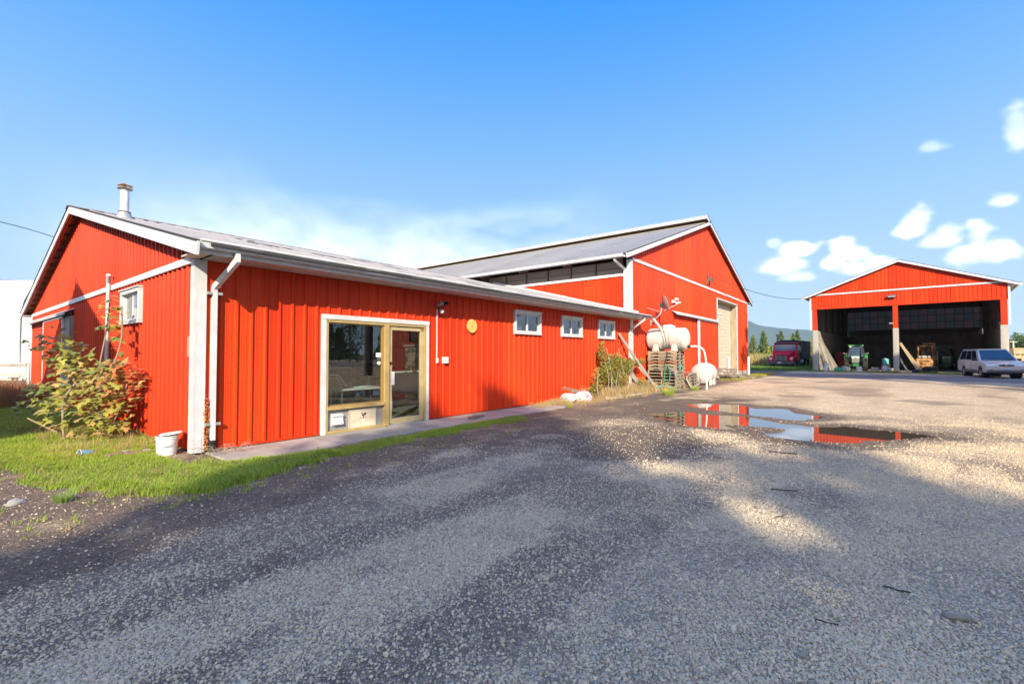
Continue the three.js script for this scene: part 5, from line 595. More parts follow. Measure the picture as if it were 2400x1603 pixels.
  obj('exhaust_stack', tube([V(-1.08, 1.0, 0.3), V(-1.08, 2.6, 0.3), V(-1.08, 3.35, 0.3), V(-1.1, 3.55, 0.28), V(-1.2, 3.68, 0.22)], 0.085, 30, 10), M.black, o);
  obj('deck', bx(0, 1.02, -1.75, 2.46, 0.14, 4.4), bk, o); for (const s of [-1, 1]) { for (let i = 0; i < 9; i++) obj('side_board', bx(s * 1.2, 1.98, 0.16 - i * 0.48, 0.04, 1.8, 0.46), i % 2 ? bk : M.darkSteel, o); for (let i = 0; i < 5; i++) obj('stake', bx(s * 1.235, 1.95, 0.3 - i * 1.05, 0.04, 1.9, 0.08), M.darkSteel, o); obj('top_rail', bx(s * 1.2, 2.9, -1.75, 0.08, 0.07, 4.3), bk, o); }
  obj('headboard', ext([[-1.22, 1.1], [1.22, 1.1], [1.22, 2.88], [0.6, 3.02], [-0.6, 3.02], [-1.22, 2.88]], 0.06).translate(0, 0, 0.36), bk, o); obj('tailgate', bx(0, 1.98, -3.92, 2.4, 1.8, 0.06), bk, o); for (let i = 0; i < 6; i++) obj('roof_bow', tube([V(-1.18, 2.9, 0.1 - i * 0.78), V(-0.6, 3.02, 0.1 - i * 0.78), V(0.6, 3.02, 0.1 - i * 0.78), V(1.18, 2.9, 0.1 - i * 0.78)], 0.03, 12, 6), bk, o); obj('frame_rail', merge([bx(-0.42, 0.82, -0.3, 0.12, 0.26, 7.2), bx(0.42, 0.82, -0.3, 0.12, 0.26, 7.2), bx(0, 0.5, -2.3, 1.6, 0.16, 0.16), bx(0, 0.5, 2.55, 1.6, 0.14, 0.14)]), M.darkSteel, o); obj('fuel_tank', cyl(V(0.95, 0.68, 0.3), V(0.95, 0.68, -0.8), 0.28, 0.28, 20), M.galv, o); for (const s of [-1, 1]) obj('mud_flap', bx(s * 0.95, 0.55, -3.1, 0.6, 0.7, 0.02), M.rubber, o);
}
// ---------------------------------------------------------------- pallets, tanks and the clutter by the barns
function makePallet(name, lb, group, mats, W = 1.2, D = 1.0, missing = -1) {   // boards run along x, stringers along z
  const o = new THREE.Group(); o.name = numbered(name); tag(o, lb, 'pallet', group); scene.add(o);
  for (let i = 0; i < 6; i++) if (i !== missing) obj('deck_board', bx(0, 0.122, -D / 2 + 0.06 + i * (D - 0.12) / 5, W, 0.018, 0.12), mats[i % mats.length], o);
  for (const x of [-W / 2 + 0.025, 0, W / 2 - 0.025]) obj('stringer', ext([[-D / 2, 0], [-D * 0.32, 0], [-D * 0.30, 0.035], [-D * 0.14, 0.035], [-D * 0.12, 0], [D * 0.12, 0], [D * 0.14, 0.035], [D * 0.30, 0.035], [D * 0.32, 0], [D / 2, 0], [D / 2, 0.094], [-D / 2, 0.094]], 0.045).rotateY(-Math.PI / 2).translate(x + 0.0225, 0.019, 0), mats[(i0++) % mats.length], o);
  for (const z of [-D / 2 + 0.06, 0, D / 2 - 0.06]) obj('bottom_board', bx(0, 0.0095, z, W, 0.018, 0.12), mats[(i0++) % mats.length], o);
  return o;
}
let i0 = 0;
{ // tall stack that carries the white tank; the long sides face along the lane
  const p = M.pallet; const R = rng(12); const gA = 'pallets in the tall stack under the white tank';
  for (let k = 0; k < 12; k++) { const turned = k >= 4 && k <= 6 ? 1 : 0, o = makePallet('pallet', k === 8 ? 'pallet with one rusty red board high in the stack under the tank' : k === 11 ? 'topmost pallet of the tall stack, directly under the white tank' : k === 0 ? 'bottom pallet of the tall stack in the dry grass' : 'weathered pallet in the tall stack under the white tank', gA, k === 8 ? [M.palletRed, p[0], p[2]] : k % 3 === 0 ? [p[1], p[3], p[0]] : k % 3 === 1 ? [p[0], p[2], p[1]] : [p[2], p[1], p[0]], ...(k >= 6 || k === 0 ? [1.0, 1.2] : [1.2, 1.0]));
    o.position.copy(site(17.02 + (R() - 0.5) * 0.05, -0.78 + (R() - 0.5) * 0.06, 0.005 + k * 0.1325)); o.rotation.y = TH + Math.PI / 2 + (R() - 0.5) * 0.05; if (k >= 6 || k === 0) o.rotation.y -= Math.PI / 2; }
  const gB = 'pallets in the low stack beside the fallen tank';
  for (let k = 0; k < 5; k++) { const o = makePallet('pallet', k === 4 ? 'top pallet of the low stack behind the pale hose coil' : 'weathered pallet in the low stack beside the fallen tank', gB, [p[1], p[3], p[0]], 1.2, 1.0); o.position.copy(site(18.6 + (R() - 0.5) * 0.08, -0.85, 0.005 + k * 0.1325)); o.rotation.y = TH + Math.PI / 2 + 0.08 * (R() - 0.5); }
  for (let k = 0; k < 4; k++) { const o = makePallet('pallet', ['flat pallet lying at the foot of the roller door', 'crooked pallet lying on the flat one by the roller door', 'dark broken pallet tilted at the roller door', 'pallet lying apart beside the roller door bollard'][k], 'broken pallets by the roller door', [p[3], p[1]], 1.2, 1.0, k); o.position.copy([site(26.5, -1.0, 0.005), site(26.8, -1.05, 0.145), site(26.2, -0.9, 0.29), site(28.3, -1.2, 0.005)][k]); o.rotation.set(0, TH + [0.2, 0.5, -0.3, 0.9][k], 0); if (k === 2) o.rotation.set(0.06, TH, 0.22), o.position.y = 0.36; }
}
function legTank(name, lb, pos, turn, r, len, tower) { // horizontal leg tank: ribbed barrel, moulded legs, filler tower
  const o = thing(name, lb, 'tank', pos, turn); const n = 40, pr = [[0.001, -len / 2]]; for (let i = 0; i <= 8; i++) { const a = i / 8 * Math.PI / 2; pr.push([r * Math.sin(a) * 0.98, -len / 2 + 0.2 * (1 - Math.cos(a))]); } pr.push([r, -0.24], [r * 0.97, -0.2], [r * 0.90, -0.17], [r * 0.90, 0.17], [r * 0.97, 0.2], [r, 0.24]); for (let i = 8; i >= 0; i--) { const a = i / 8 * Math.PI / 2; pr.push([r * Math.sin(a) * 0.98, len / 2 - 0.2 * (1 - Math.cos(a))]); } pr.push([0.001, len / 2]);
  obj('barrel', lathe(pr, n).rotateZ(Math.PI / 2).translate(0, r + 0.04, 0), M.poly, o);
  for (const x of [-len * 0.22, len * 0.22]) for (const s of [-1, 1]) obj('leg', ext([[-0.14, 0], [0.14, 0], [0.06, r * 0.95], [-0.06, r * 0.95]], 0.12, 0.015).translate(x, 0, s > 0 ? r * 0.62 : -r * 0.62 - 0.12), M.poly, o);
  obj('filler_tower', lathe([[0.001, -0.2], [0.36, -0.2], [0.33, -0.02], [0.31, tower], [0.29, tower + 0.012], [0.001, tower + 0.014]], 28).translate(0, r * 1.86, 0), M.poly, o); obj('lid', lathe([[0.001, 0.05], [0.2, 0.045], [0.22, 0.0], [0.001, 0]], 24).translate(0, r * 1.86 + tower + 0.01, 0), M.plasticWhite, o); obj('outlet', cyl(V(len / 2 - 0.06, 0.18, 0.0), V(len / 2 + 0.05, 0.18, 0), 0.06, 0.06, 14), M.black, o); return o;
}
legTank('water_tank', 'white leg tank standing on the tall pallet stack', site(17.05, -0.86, 1.592), TH + Math.PI / 2 + Math.PI, 0.47, 1.78, 0.18);
{ const t = legTank('water_tank', 'white leg tank lying on the ground by the sliding door', site(21.0, -1.2, 0.0), TH + 0.05, 0.5, 1.5, 0.06); }
const sTube = (name, lb, cat, pts, r, m, seg = 60, part = 'run') => { const o = thing(name, lb, cat, V(0, 0, 0), 0); obj(part, tube(pts.map(([u, w, y]) => site(u, w, y)), r, seg, 8), m, o); return o; };
sTube('drain_hose', 'white ribbed pipe bending from the gutter into the tank', 'pipe', [[15.62, -0.64, 2.98], [15.8, -0.66, 2.93], [16.3, -0.68, 2.72], [16.75, -0.72, 2.44], [17.0, -0.8, 2.2], [17.05, -0.86, 2.05]], 0.055, M.pvc);
sTube('outlet_pipe', 'white pipe arching from the tank outlet to the ground', 'pipe', [[17.1, -1.78, 1.78], [17.2, -2.0, 1.78], [17.35, -2.2, 1.66], [17.42, -2.28, 1.3], [17.45, -2.3, 0.6], [17.45, -2.3, 0.02]], 0.035, M.pvc);
sTube('black_cable', 'black cable hanging over the raised tank', 'cable', [[17.3, -0.75, 2.86], [16.8, -0.75, 2.85], [16.52, -0.85, 2.5], [16.44, -1.0, 2.0], [16.42, -1.05, 1.5], [16.43, -0.95, 1.0], [16.44, -1.0, 0.75]], 0.012, M.cable);
sTube('garden_hose', 'green hose looped over the pallets', 'hose', [[16.38, -0.9, 0.02], [16.4, -0.92, 0.4], [16.41, -0.98, 0.85], [16.42, -1.08, 1.0], [16.41, -1.16, 0.85], [16.4, -1.14, 0.4], [16.36, -1.0, 0.04]], 0.016, M.hoseGreen, 80);
sTube('blue_hose', 'blue hose hanging at the corner of the pallet stack', 'hose', [[16.4, -1.12, 0.75], [16.38, -1.22, 0.83], [16.37, -1.36, 0.75], [16.36, -1.4, 0.4], [16.35, -1.4, 0.01]], 0.016, M.hoseBlue);
sTube('teal_hose', 'teal hose bunched on the side of the pallets', 'hose', [[16.55, -1.45, 1.0], [16.75, -1.46, 0.86], [16.95, -1.45, 1.02], [17.1, -1.46, 0.84], [16.8, -1.47, 0.75], [16.6, -1.46, 0.9]], 0.015, M.hoseTeal);
sTube('hose_coil', 'teal hose lying in an arc at the foot of the leaning planks', 'hose', [[15.55, -0.75, 0.02], [15.5, -0.95, 0.16], [15.55, -1.15, 0.22], [15.7, -1.35, 0.2], [15.9, -1.5, 0.1], [16.1, -1.55, 0.02]], 0.018, M.hoseTeal);
{ const pts = []; for (let i = 0; i < 60; i++) { const a = i * 0.42, r = 0.42 + 0.05 * Math.sin(i * 1.7); pts.push([17.95 + 0.03 * Math.sin(i), -1.62 + r * Math.cos(a) * 0.62, 0.36 + r * Math.sin(a) * 0.72]); } sTube('hose_coil', 'pale hose coil hung on the low pallet stack', 'hose', pts, 0.016, M.paleWood, 260); }
{ for (const [u, w, lb] of [[28.4, -0.55, 'white bollard at the sliding door side of the roller door'], [34.0, -0.55, 'white bollard at the corner side of the roller door']]) { const o = thing('bollard', lb, 'bollard', site(u, w), TH); obj('post', cyl(V(0, 0, 0), V(0, 1.24, 0), 0.085, 0.085, 20), M.white, o); obj('cap', lathe([[0.087, 1.23], [0.08, 1.27], [0.04, 1.3], [0.001, 1.305]], 20), M.white, o); } }
{ // leaning boards by the end downspout
  for (const [u0, w0, u1, w1, y1, h, m, lb] of [[15.6, -0.95, 14.0, -0.06, 2.25, 0.10, M.greyWood, 'long grey plank leaning on the red wall below the end window'], [15.75, -0.98, 14.9, -0.1, 1.35, 0.07, M.paleWood, 'pale stick leaning beside the end downspout'], [15.35, -0.5, 14.95, -0.06, 0.8, 0.16, M.greyWood, 'short grey board leaning behind the pale stick']]) { const o = thing('leaning_plank', lb, 'plank', V(0, 0, 0)); obj('board', bar(site(u0, w0, 0.03), site(u1, w1, y1), h, 0.035), m, o); }
  const pm = thing('foundation_slab', 'grey concrete block standing at the barn corner', 'block', site(15.35, -0.16), TH); obj('block', rb(0, 0.22, 0, 0.3, 0.44, 0.14, 0.02), M.concPale, pm); obj('chipped_top', rb(0.02, 0.44, 0, 0.22, 0.04, 0.12, 0.02), M.conc, pm);
  const lm = thing('lumber_beam', 'pale beam lying in the dry grass along the wall', 'beam', site(12.35, -1.1, 0.03), TH - 0.08); obj('beam', bx(0, 0.03, 0, 2.4, 0.07, 0.14), M.paleWood, lm); obj('beam_end', bx(-1.0, 0.02, 0.16, 0.9, 0.05, 0.1), M.lumber, lm);
}
{ // rubbish by the wall: white bags and a wire crate
  const bag = (u, w, r, m, lb, sq = 0.8) => { const o = thing('rubbish_bag', lb, 'bag', site(u, w, 0), TH + u); const g = new THREE.IcosahedronGeometry(r, 4), p = g.attributes.position; for (let i = 0; i < p.count; i++) { const k = 0.72 + 0.62 * fbm(p.getX(i) * 13 + u * 3, p.getY(i) * 13 + p.getZ(i) * 10, 4, 71); p.setXYZ(i, p.getX(i) * k * 1.2, Math.max(-r * 0.55, p.getY(i) * k * sq), p.getZ(i) * k); } g.translate(0, r * 0.54, 0); g.computeVertexNormals(); obj('bag', g, m, o); const t = new THREE.ConeGeometry(r * 0.22, r * 0.5, 7).rotateZ(1.1).translate(r * 1.1, r * 0.85, 0); obj('knot', t, m, o); return o; };
  bag(9.75, -0.42, 0.24, mt(0.5, 0.5, 0.5, 0.45), 'white rubbish bag under the wire crate by the red wall', 0.6); bag(10.02, -0.62, 0.21, mt(0.52, 0.5, 0.51, 0.45), 'crumpled white rubbish bag beside the pink one'); bag(10.35, -0.6, 0.24, mt(0.52, 0.36, 0.42, 0.45), 'pinkish rubbish bag by the red wall');
  const o = thing('wire_crate', 'dark slatted crate tipped on the white rubbish bag', 'crate', site(9.85, -0.42, 0.27), TH); o.rotation.set(0.3, TH, -0.4); for (let i = 0; i < 4; i++) { obj('slat', bx(0, 0.06, -0.13 + i * 0.085, 0.42, 0.02, 0.05), M.barnboard, o); } for (const s of [-1, 1]) { obj('side', bx(0, 0.1, s * 0.16, 0.42, 0.1, 0.02), M.barnboard, o); obj('end', bx(s * 0.2, 0.1, 0, 0.02, 0.1, 0.3), M.palletRed, o); }
}
{ // by the gable end
  const o = bucket(site(-0.26, 0.24, gS(-0.26, 0.24)), 0.135, 0.28, M.plasticWhite, 'white pail with its lid ajar at the barn corner', 0.6); obj('lid', lathe([[0.001, 0.02], [0.125, 0.02], [0.145, 0.0], [0.14, -0.015], [0.001, 0.0]], 28).rotateZ(0.1).rotateX(-0.08).translate(0.05, 0.30, -0.015), M.plasticWhite, o);
  const c = thing('blue_cup', 'pale blue plastic cup lying in the lawn', 'cup', site(-1.02, 0.92, 0.06), TH); c.rotation.set(0, 1.2, 1.45); obj('body', lathe([[0.001, 0], [0.04, 0], [0.055, 0.16], [0.05, 0.16], [0.036, 0.01], [0.001, 0.01]], 18).translate(0, -0.08, 0), mt(0.16, 0.42, 0.58, 0.4), c); obj('rim', new THREE.TorusGeometry(0.054, 0.005, 6, 20).rotateX(Math.PI / 2).translate(0, 0.08, 0), M.plasticWhite, c);
  for (const [u, w, a, l, lb] of [[-0.72, 0.62, 0.5, 0.34, 'old brick lying in the grass below the shrub'], [-0.52, 0.5, 0.1, 0.3, 'old brick half sunk beside the other brick']]) { const b = thing('brick', lb, 'brick', site(u, w, gS(u, w)), TH + a); obj('brick_body', rb(0, 0.03, 0, l, 0.07, 0.12, 0.012), mt(0.36, 0.24, 0.18, 0.9, { map: T.conc }), b); obj('mortar', rb(l * 0.3, 0.07, 0, 0.08, 0.012, 0.09, 0.005), M.conc, b); }
  const rock = (x, d, r, lb, c) => { const q = thing('stone', lb, 'stone', V(x, gy(x, d), -d), x * 3); const g = new THREE.IcosahedronGeometry(r, 3), p = g.attributes.position; for (let i = 0; i < p.count; i++) { const k = 0.78 + 0.45 * fbm(p.getX(i) / r * 1.7 + x * 9, p.getY(i) / r * 1.7 + p.getZ(i) / r * 1.3, 3, 73); p.setXYZ(i, p.getX(i) * k * 1.25, Math.max(-r * 0.2, p.getY(i) * k * 0.7), p.getZ(i) * k); } g.translate(0, r * 0.16, 0); g.computeVertexNormals(); obj('stone_body', g, mt(...c, 0.9, { map: T.conc, bumpMap: T.conc, bumpScale: 0.004 }), q); return q; };
  rock(-4.83, 4.57, 0.06, 'fist sized grey stone on the dark dirt near the lawn', [0.40, 0.39, 0.37]);
  rock(-2.72, 2.05, 0.03, 'small pale flat stone in the lower gravel', [0.42, 0.4, 0.38]); rock(0.05, 8.35, 0.05, 'flat brown stone on the concrete strip edge', [0.3, 0.23, 0.19]);
  // fallen sticks and offcuts on the gravel
  const stick = (x, d, len0, a, r0, m, lb) => { const len = len0 * 0.72, r = r0 * 0.6; const y = gy(x, d) + r + 0.006, q = thing('stick', lb, 'stick', V(x, y, -d), a), n = []; for (let i = 0; i <= 4; i++) n.push(V((i / 4 - 0.5) * len, 0.004 * Math.sin(i * 2), 0.03 * len * Math.sin(i * 1.9))); obj('twig', tube(n, r, 16, 6), m, q); obj('twig', cyl(V(len * 0.12, 0, 0.01), V(len * 0.3, 0.006, 0.06 * len), r * 0.7, r * 0.4, 6), m, q); };
  stick(-1.05, 7.05, 0.62, 0.12, 0.008, M.paleWood, 'pale bent stick on the mossy edge near the shop front'); stick(-5.05, 5.32, 0.34, 0.05, 0.011, M.paleWood, 'pale stick at the edge of the lawn and dirt'); stick(2.35, 2.88, 0.18, -0.7, 0.008, M.bark, 'dark twig beside the short plank on the gravel'); stick(1.70, 2.55, 0.14, -0.55, 0.006, M.bark, 'thin dark twig lying on pale gravel'); stick(1.95, 3.7, 0.2, 0.0, 0.006, M.greyWood, 'grey straight twig on the gravel'); stick(4.0, 6.9, 0.5, -0.5, 0.012, M.bark, 'long dark twig near the puddle edge'); stick(2.9, 5.0, 0.35, -0.3, 0.01, M.bark, 'curved dark twig on the shaded gravel'); stick(2.4, 4.2, 0.16, 0.4, 0.006, M.bark, 'short crooked twig on the shaded gravel'); stick(0.95, 2.15, 0.09, 0.5, 0.007, M.paleWood, 'stub of pale wood on the gravel');
  const pl = thing('wood_offcut', 'short weathered plank offcut lying on the gravel', 'offcut', V(2.42, gy(2.42, 2.56) + 0.012, -2.56), -0.28); obj('plank', rb(0, 0.012, 0, 0.13, 0.02, 0.032, 0.005), M.paleWood, pl); obj('split_end', bx(0.072, 0.01, 0.004, 0.02, 0.012, 0.015), M.paleWood, pl);
  const p2 = thing('wood_chip', 'small square chip of wood on the gravel', 'chip', V(1.40, gy(1.40, 2.27) + 0.008, -2.27), 0.7); obj('chip', rb(0, 0.008, 0, 0.06, 0.014, 0.026, 0.004), M.paleWood, p2); obj('splinter', bx(0.045, 0.006, 0, 0.03, 0.008, 0.012), M.greyWood, p2);
  const d2 = thing('broken_brick', 'broken brown brick on the soil near the shop front', 'brick', site(5.35, -0.62, 0.01), TH + 0.3); obj('brick_body', rb(0, 0.02, 0, 0.42, 0.05, 0.16, 0.012), mt(0.27, 0.20, 0.155, 0.9, { map: T.conc }), d2); obj('fragment', rb(0.26, 0.015, 0.05, 0.12, 0.04, 0.09, 0.01), mt(0.27, 0.20, 0.155, 0.9, { map: T.conc }), d2);
}
{ // dried weeds at the corner post
  const R = rng(31), tw = thing('dry_weed', 'tangle of dry brown stalks at the foot of the corner post', 'weed', site(0.14, -0.2, 0), TH); for (let i = 0; i < 26; i++) { const a = R() * 6.28, x = -0.1 + R() * 0.55, z = R() * 0.22; obj('stalk', tube([V(x, 0.015, z), V(x + Math.cos(a) * 0.1, 0.04 + R() * 0.1, z + Math.sin(a) * 0.08), V(x + Math.cos(a) * 0.26, 0.02 + R() * 0.13, z + Math.sin(a) * 0.16)], 0.003, 8, 4), i % 3 ? M.stem : M.paleWood, tw); }
  const lv = []; for (let i = 0; i < 190; i++) { const y = 0.05 + R() * 0.75, s = 0.012 + 0.013 * R(); lv.push(tint(new THREE.PlaneGeometry(s, s * 1.4).rotateX(R() * 3).rotateY(R() * 6).translate(-0.005 + (R() - 0.5) * 0.05, y, -0.15 + (R() - 0.5) * 0.05 + 0.02), [0.26 + 0.2 * R(), 0.09 + 0.08 * R(), 0.03])); } const f = obj('dry_leaves', merge(lv), flat(1, 1, 1, 0.8), tw); f.userData.kind = 'stuff'; obj('stem', cyl(V(-0.05, 0, -0.16), V(-0.05, 0.92, -0.165), 0.008, 0.005, 6), M.stem, tw);
}
// ---------------------------------------------------------------- plants
function leafShape(kind) { const g = new THREE.BufferGeometry(); if (kind === 'maple') { const tips = [[-0.30, -0.12], [-0.52, 0.22], [-0.26, 0.30], [-0.20, 0.66], [0, 1.0], [0.20, 0.66], [0.26, 0.30], [0.52, 0.22], [0.30, -0.12]], p = []; const O = [0, 0.12, 0.02]; const z = (x, y) => -0.25 * x * x - 0.12 * y * y; let pts = [[-0.04, -0.02], ...tips, [0.04, -0.02]]; const val = [[-0.34, 0.05], [-0.30, 0.22], [-0.2, 0.4], [-0.12, 0.6], [0.12, 0.6], [0.2, 0.4], [0.30, 0.22], [0.34, 0.05]]; const ring = []; for (let i = 0; i < pts.length - 1; i++) { ring.push(pts[i]); if (i > 0 && i < 9) ring.push([(pts[i][0] + pts[i + 1][0]) * 0.36, (pts[i][1] + pts[i + 1][1]) * 0.40 + 0.05]); } ring.push(pts[pts.length - 1]); for (let i = 0; i + 1 < ring.length; i++) { const a = ring[i], b = ring[i + 1]; p.push(...O, a[0], a[1], z(...a), b[0], b[1], z(...b)); } g.setAttribute('position', new THREE.Float32BufferAttribute(p, 3)); } else { g.setAttribute('position', new THREE.Float32BufferAttribute([0, 0, 0, -0.3, 0.5, -0.06, 0, 0.55, 0.05, 0, 0, 0, 0, 0.55, 0.05, 0.3, 0.5, -0.06, -0.3, 0.5, -0.06, 0, 1, -0.05, 0, 0.55, 0.05, 0, 0.55, 0.05, 0, 1, -0.05, 0.3, 0.5, -0.06], 3)); } g.computeVertexNormals(); return g; }
const maple = leafShape('maple'), oval = leafShape('oval');
const leafM = (c, t = 0.35) => mt(...c, 0.7, { transmission: t, thickness: 0 });
function placed(base, list) { // many leaves in one mesh: [position, quaternion, size, colour]
  const bp = base.attributes.position, bn = base.attributes.normal, n = bp.count, P = new Float32Array(list.length * n * 3), N = new Float32Array(P.length), C = new Float32Array(P.length), v = V(0, 0, 0); let k = 0;
  for (const [p, q, s, c] of list) for (let i = 0; i < n; i++) { v.fromBufferAttribute(bp, i).multiplyScalar(s).applyQuaternion(q).add(p); P.set([v.x, v.y, v.z], k); v.fromBufferAttribute(bn, i).applyQuaternion(q); N.set([v.x, v.y, v.z], k); C.set(c, k); k += 3; }
  const g = new THREE.BufferGeometry(); g.setAttribute('position', new THREE.BufferAttribute(P, 3)); g.setAttribute('normal', new THREE.BufferAttribute(N, 3)); g.setAttribute('color', new THREE.BufferAttribute(C, 3)); g.setAttribute('uv', new THREE.BufferAttribute(new Float32Array(list.length * n * 2), 2)); return g;
}
const leafVC = mt(1, 1, 1, 0.7, { vertexColors: true, transmission: 0.3, thickness: 0 }), leafFar = mt(1, 1, 1, 0.85, { vertexColors: true });
{ // maple shrub at the gable end
  const R = rng(55), bx0 = -7.3, bd = 8.05, o = thing('maple_shrub', 'sprawling maple shrub with yellow and rust leaves by the gable wall', 'shrub', V(bx0, 0, -bd), 0); const loc = (x, y, d) => V(x - bx0, y, -(d - bd)); const wallD = (x) => 6.8194 + 0.789 * -(x + 4.645) - 0.14;
  // clusters: x, y, d, radii, count, colours (0 green, 1 yellow green, 2 tan, 3 rust)
  const cl = [[-8.95, 1.72, 9.1, 0.42, 0.28, 0.4, 70, [0, 0, 1]], [-8.45, 1.5, 8.8, 0.4, 0.22, 0.4, 90, [0, 1, 1]], [-8.1, 1.25, 8.6, 0.45, 0.22, 0.4, 110, [0, 1, 1]], [-7.75, 1.0, 8.4, 0.5, 0.24, 0.4, 130, [1, 0, 2]], [-8.05, 0.72, 8.2, 0.5, 0.24, 0.35, 90, [1, 1, 0]], [-7.5, 0.72, 8.05, 0.5, 0.28, 0.35, 110, [1, 1, 2]], [-7.1, 0.85, 8.0, 0.4, 0.28, 0.3, 100, [1, 2, 1]], [-6.75, 0.85, 7.95, 0.3, 0.3, 0.22, 85, [2, 1, 3]], [-6.5, 0.95, 8.0, 0.22, 0.3, 0.12, 55, [3, 2, 3]], [-7.4, 0.42, 7.95, 0.6, 0.24, 0.35, 90, [1, 2, 1]], [-6.85, 0.45, 7.9, 0.4, 0.26, 0.25, 80, [2, 1, 1]], [-8.35, 0.52, 8.3, 0.4, 0.12, 0.3, 55, [1, 1, 0]], [-6.95, 1.24, 8.05, 0.28, 0.14, 0.2, 46, [0, 1, 3]], [-6.65, 1.22, 7.9, 0.2, 0.12, 0.15, 40, [3, 2, 1]], [-6.98, 1.75, 8.2, 0.1, 0.3, 0.1, 22, [1, 2, 0]], [-7.15, 2.3, 8.25, 0.16, 0.22, 0.12, 26, [0, 0, 1]], [-6.95, 2.15, 8.2, 0.12, 0.2, 0.1, 12, [0, 1, 2]], [-7.2, 1.95, 8.25, 0.1, 0.2, 0.1, 10, [0, 0, 1]], [-7.0, 0.2, 7.85, 0.6, 0.16, 0.3, 45, [2, 2, 1]]];
  const cols = [[[0.16, 0.22, 0.025], [0.20, 0.25, 0.03]], [[0.34, 0.33, 0.035], [0.27, 0.29, 0.035]], [[0.42, 0.28, 0.085], [0.38, 0.24, 0.07]], [[0.44, 0.13, 0.03], [0.40, 0.16, 0.04]]].map((q) => q.map((c) => leafM(c, 0.4))); const raw = [[[0.15, 0.21, 0.025]], [[0.31, 0.31, 0.035]], [[0.46, 0.31, 0.09]], [[0.42, 0.14, 0.035]]];
  const leaves = []; for (const [x, y, d, rx, ry, rd, n, cs] of cl) for (let i = 0; i < n; i++) { let a, b, c; do { a = R() * 2 - 1; b = R() * 2 - 1; c = R() * 2 - 1; } while (a * a + b * b + c * c > 1); const X = x + a * rx * 1.1, D = Math.min(d + c * rd, wallD(X)), Y = Math.max(0.06, y + b * ry * 1.1); leaves.push({ p: loc(X, Y, D), q: new THREE.Quaternion().setFromEuler(new THREE.Euler(-1.15 + (R() - 0.5) * 1.1, (R() - 0.5) * 2.6, (R() - 0.5) * 1.2, 'YXZ')).multiply(quat(0, 0, R() < 0.5 ? Math.PI : R() * 1.5)), s: 0.085 + 0.085 * R(), k: cs[Math.floor(R() * cs.length)], front: D - X * 0.0 + R() * 0.3 }); }
  leaves.sort((a, b) => a.front - b.front); const head = new Set(); let c = 0; for (const l of leaves) { if (c < 270 && R() < 0.45) { head.add(l); c++; } }
  for (const l of head) { const m = new THREE.Mesh(maple, cols[l.k][R() < 0.5 ? 0 : 1]); m.name = 'leaf'; m.position.copy(l.p); m.quaternion.copy(l.q); m.scale.setScalar(l.s); m.castShadow = m.receiveShadow = true; o.add(m); }
  const f = obj('foliage', placed(maple, leaves.filter((l) => !head.has(l)).map((l) => { const q = raw[l.k][0], v = 0.8 + 0.4 * R(); return [l.p, l.q, l.s, q.map((e) => e * v)]; })), leafVC, o); f.userData.kind = 'stuff';
  const br = (pts, r) => obj('branch', tube(pts.map((q) => loc(...q)), r, 20, 7), M.stem, o);
  br([[-7.42, 0.0, 7.75], [-7.55, 0.35, 7.85], [-7.58, 0.7, 7.9], [-7.5, 0.95, 8.0]], 0.018); br([[-7.0, 0.0, 8.0], [-7.1, 0.5, 8.0], [-7.3, 0.9, 8.0], [-6.95, 1.2, 8.05], [-6.85, 1.7, 8.15], [-6.9, 2.3, 8.2]], 0.014); br([[-7.1, 0.0, 8.05], [-7.6, 0.6, 8.3], [-8.2, 1.2, 8.6], [-8.9, 1.7, 9.1]], 0.02); br([[-7.0, 0.0, 8.0], [-7.5, 0.5, 8.1], [-8.2, 0.6, 8.2]], 0.012); br([[-6.9, 0, 7.95], [-6.7, 0.5, 7.95], [-6.55, 1.0, 7.95]], 0.013); br([[-7.05, 0, 8.0], [-7.2, 1.0, 8.1], [-7.2, 1.9, 8.25], [-7.15, 2.4, 8.25]], 0.012); br([[-8.3, 0.36, 8.0], [-7.9, 0.2, 7.95], [-7.6, 0.1, 7.9]], 0.012);
}
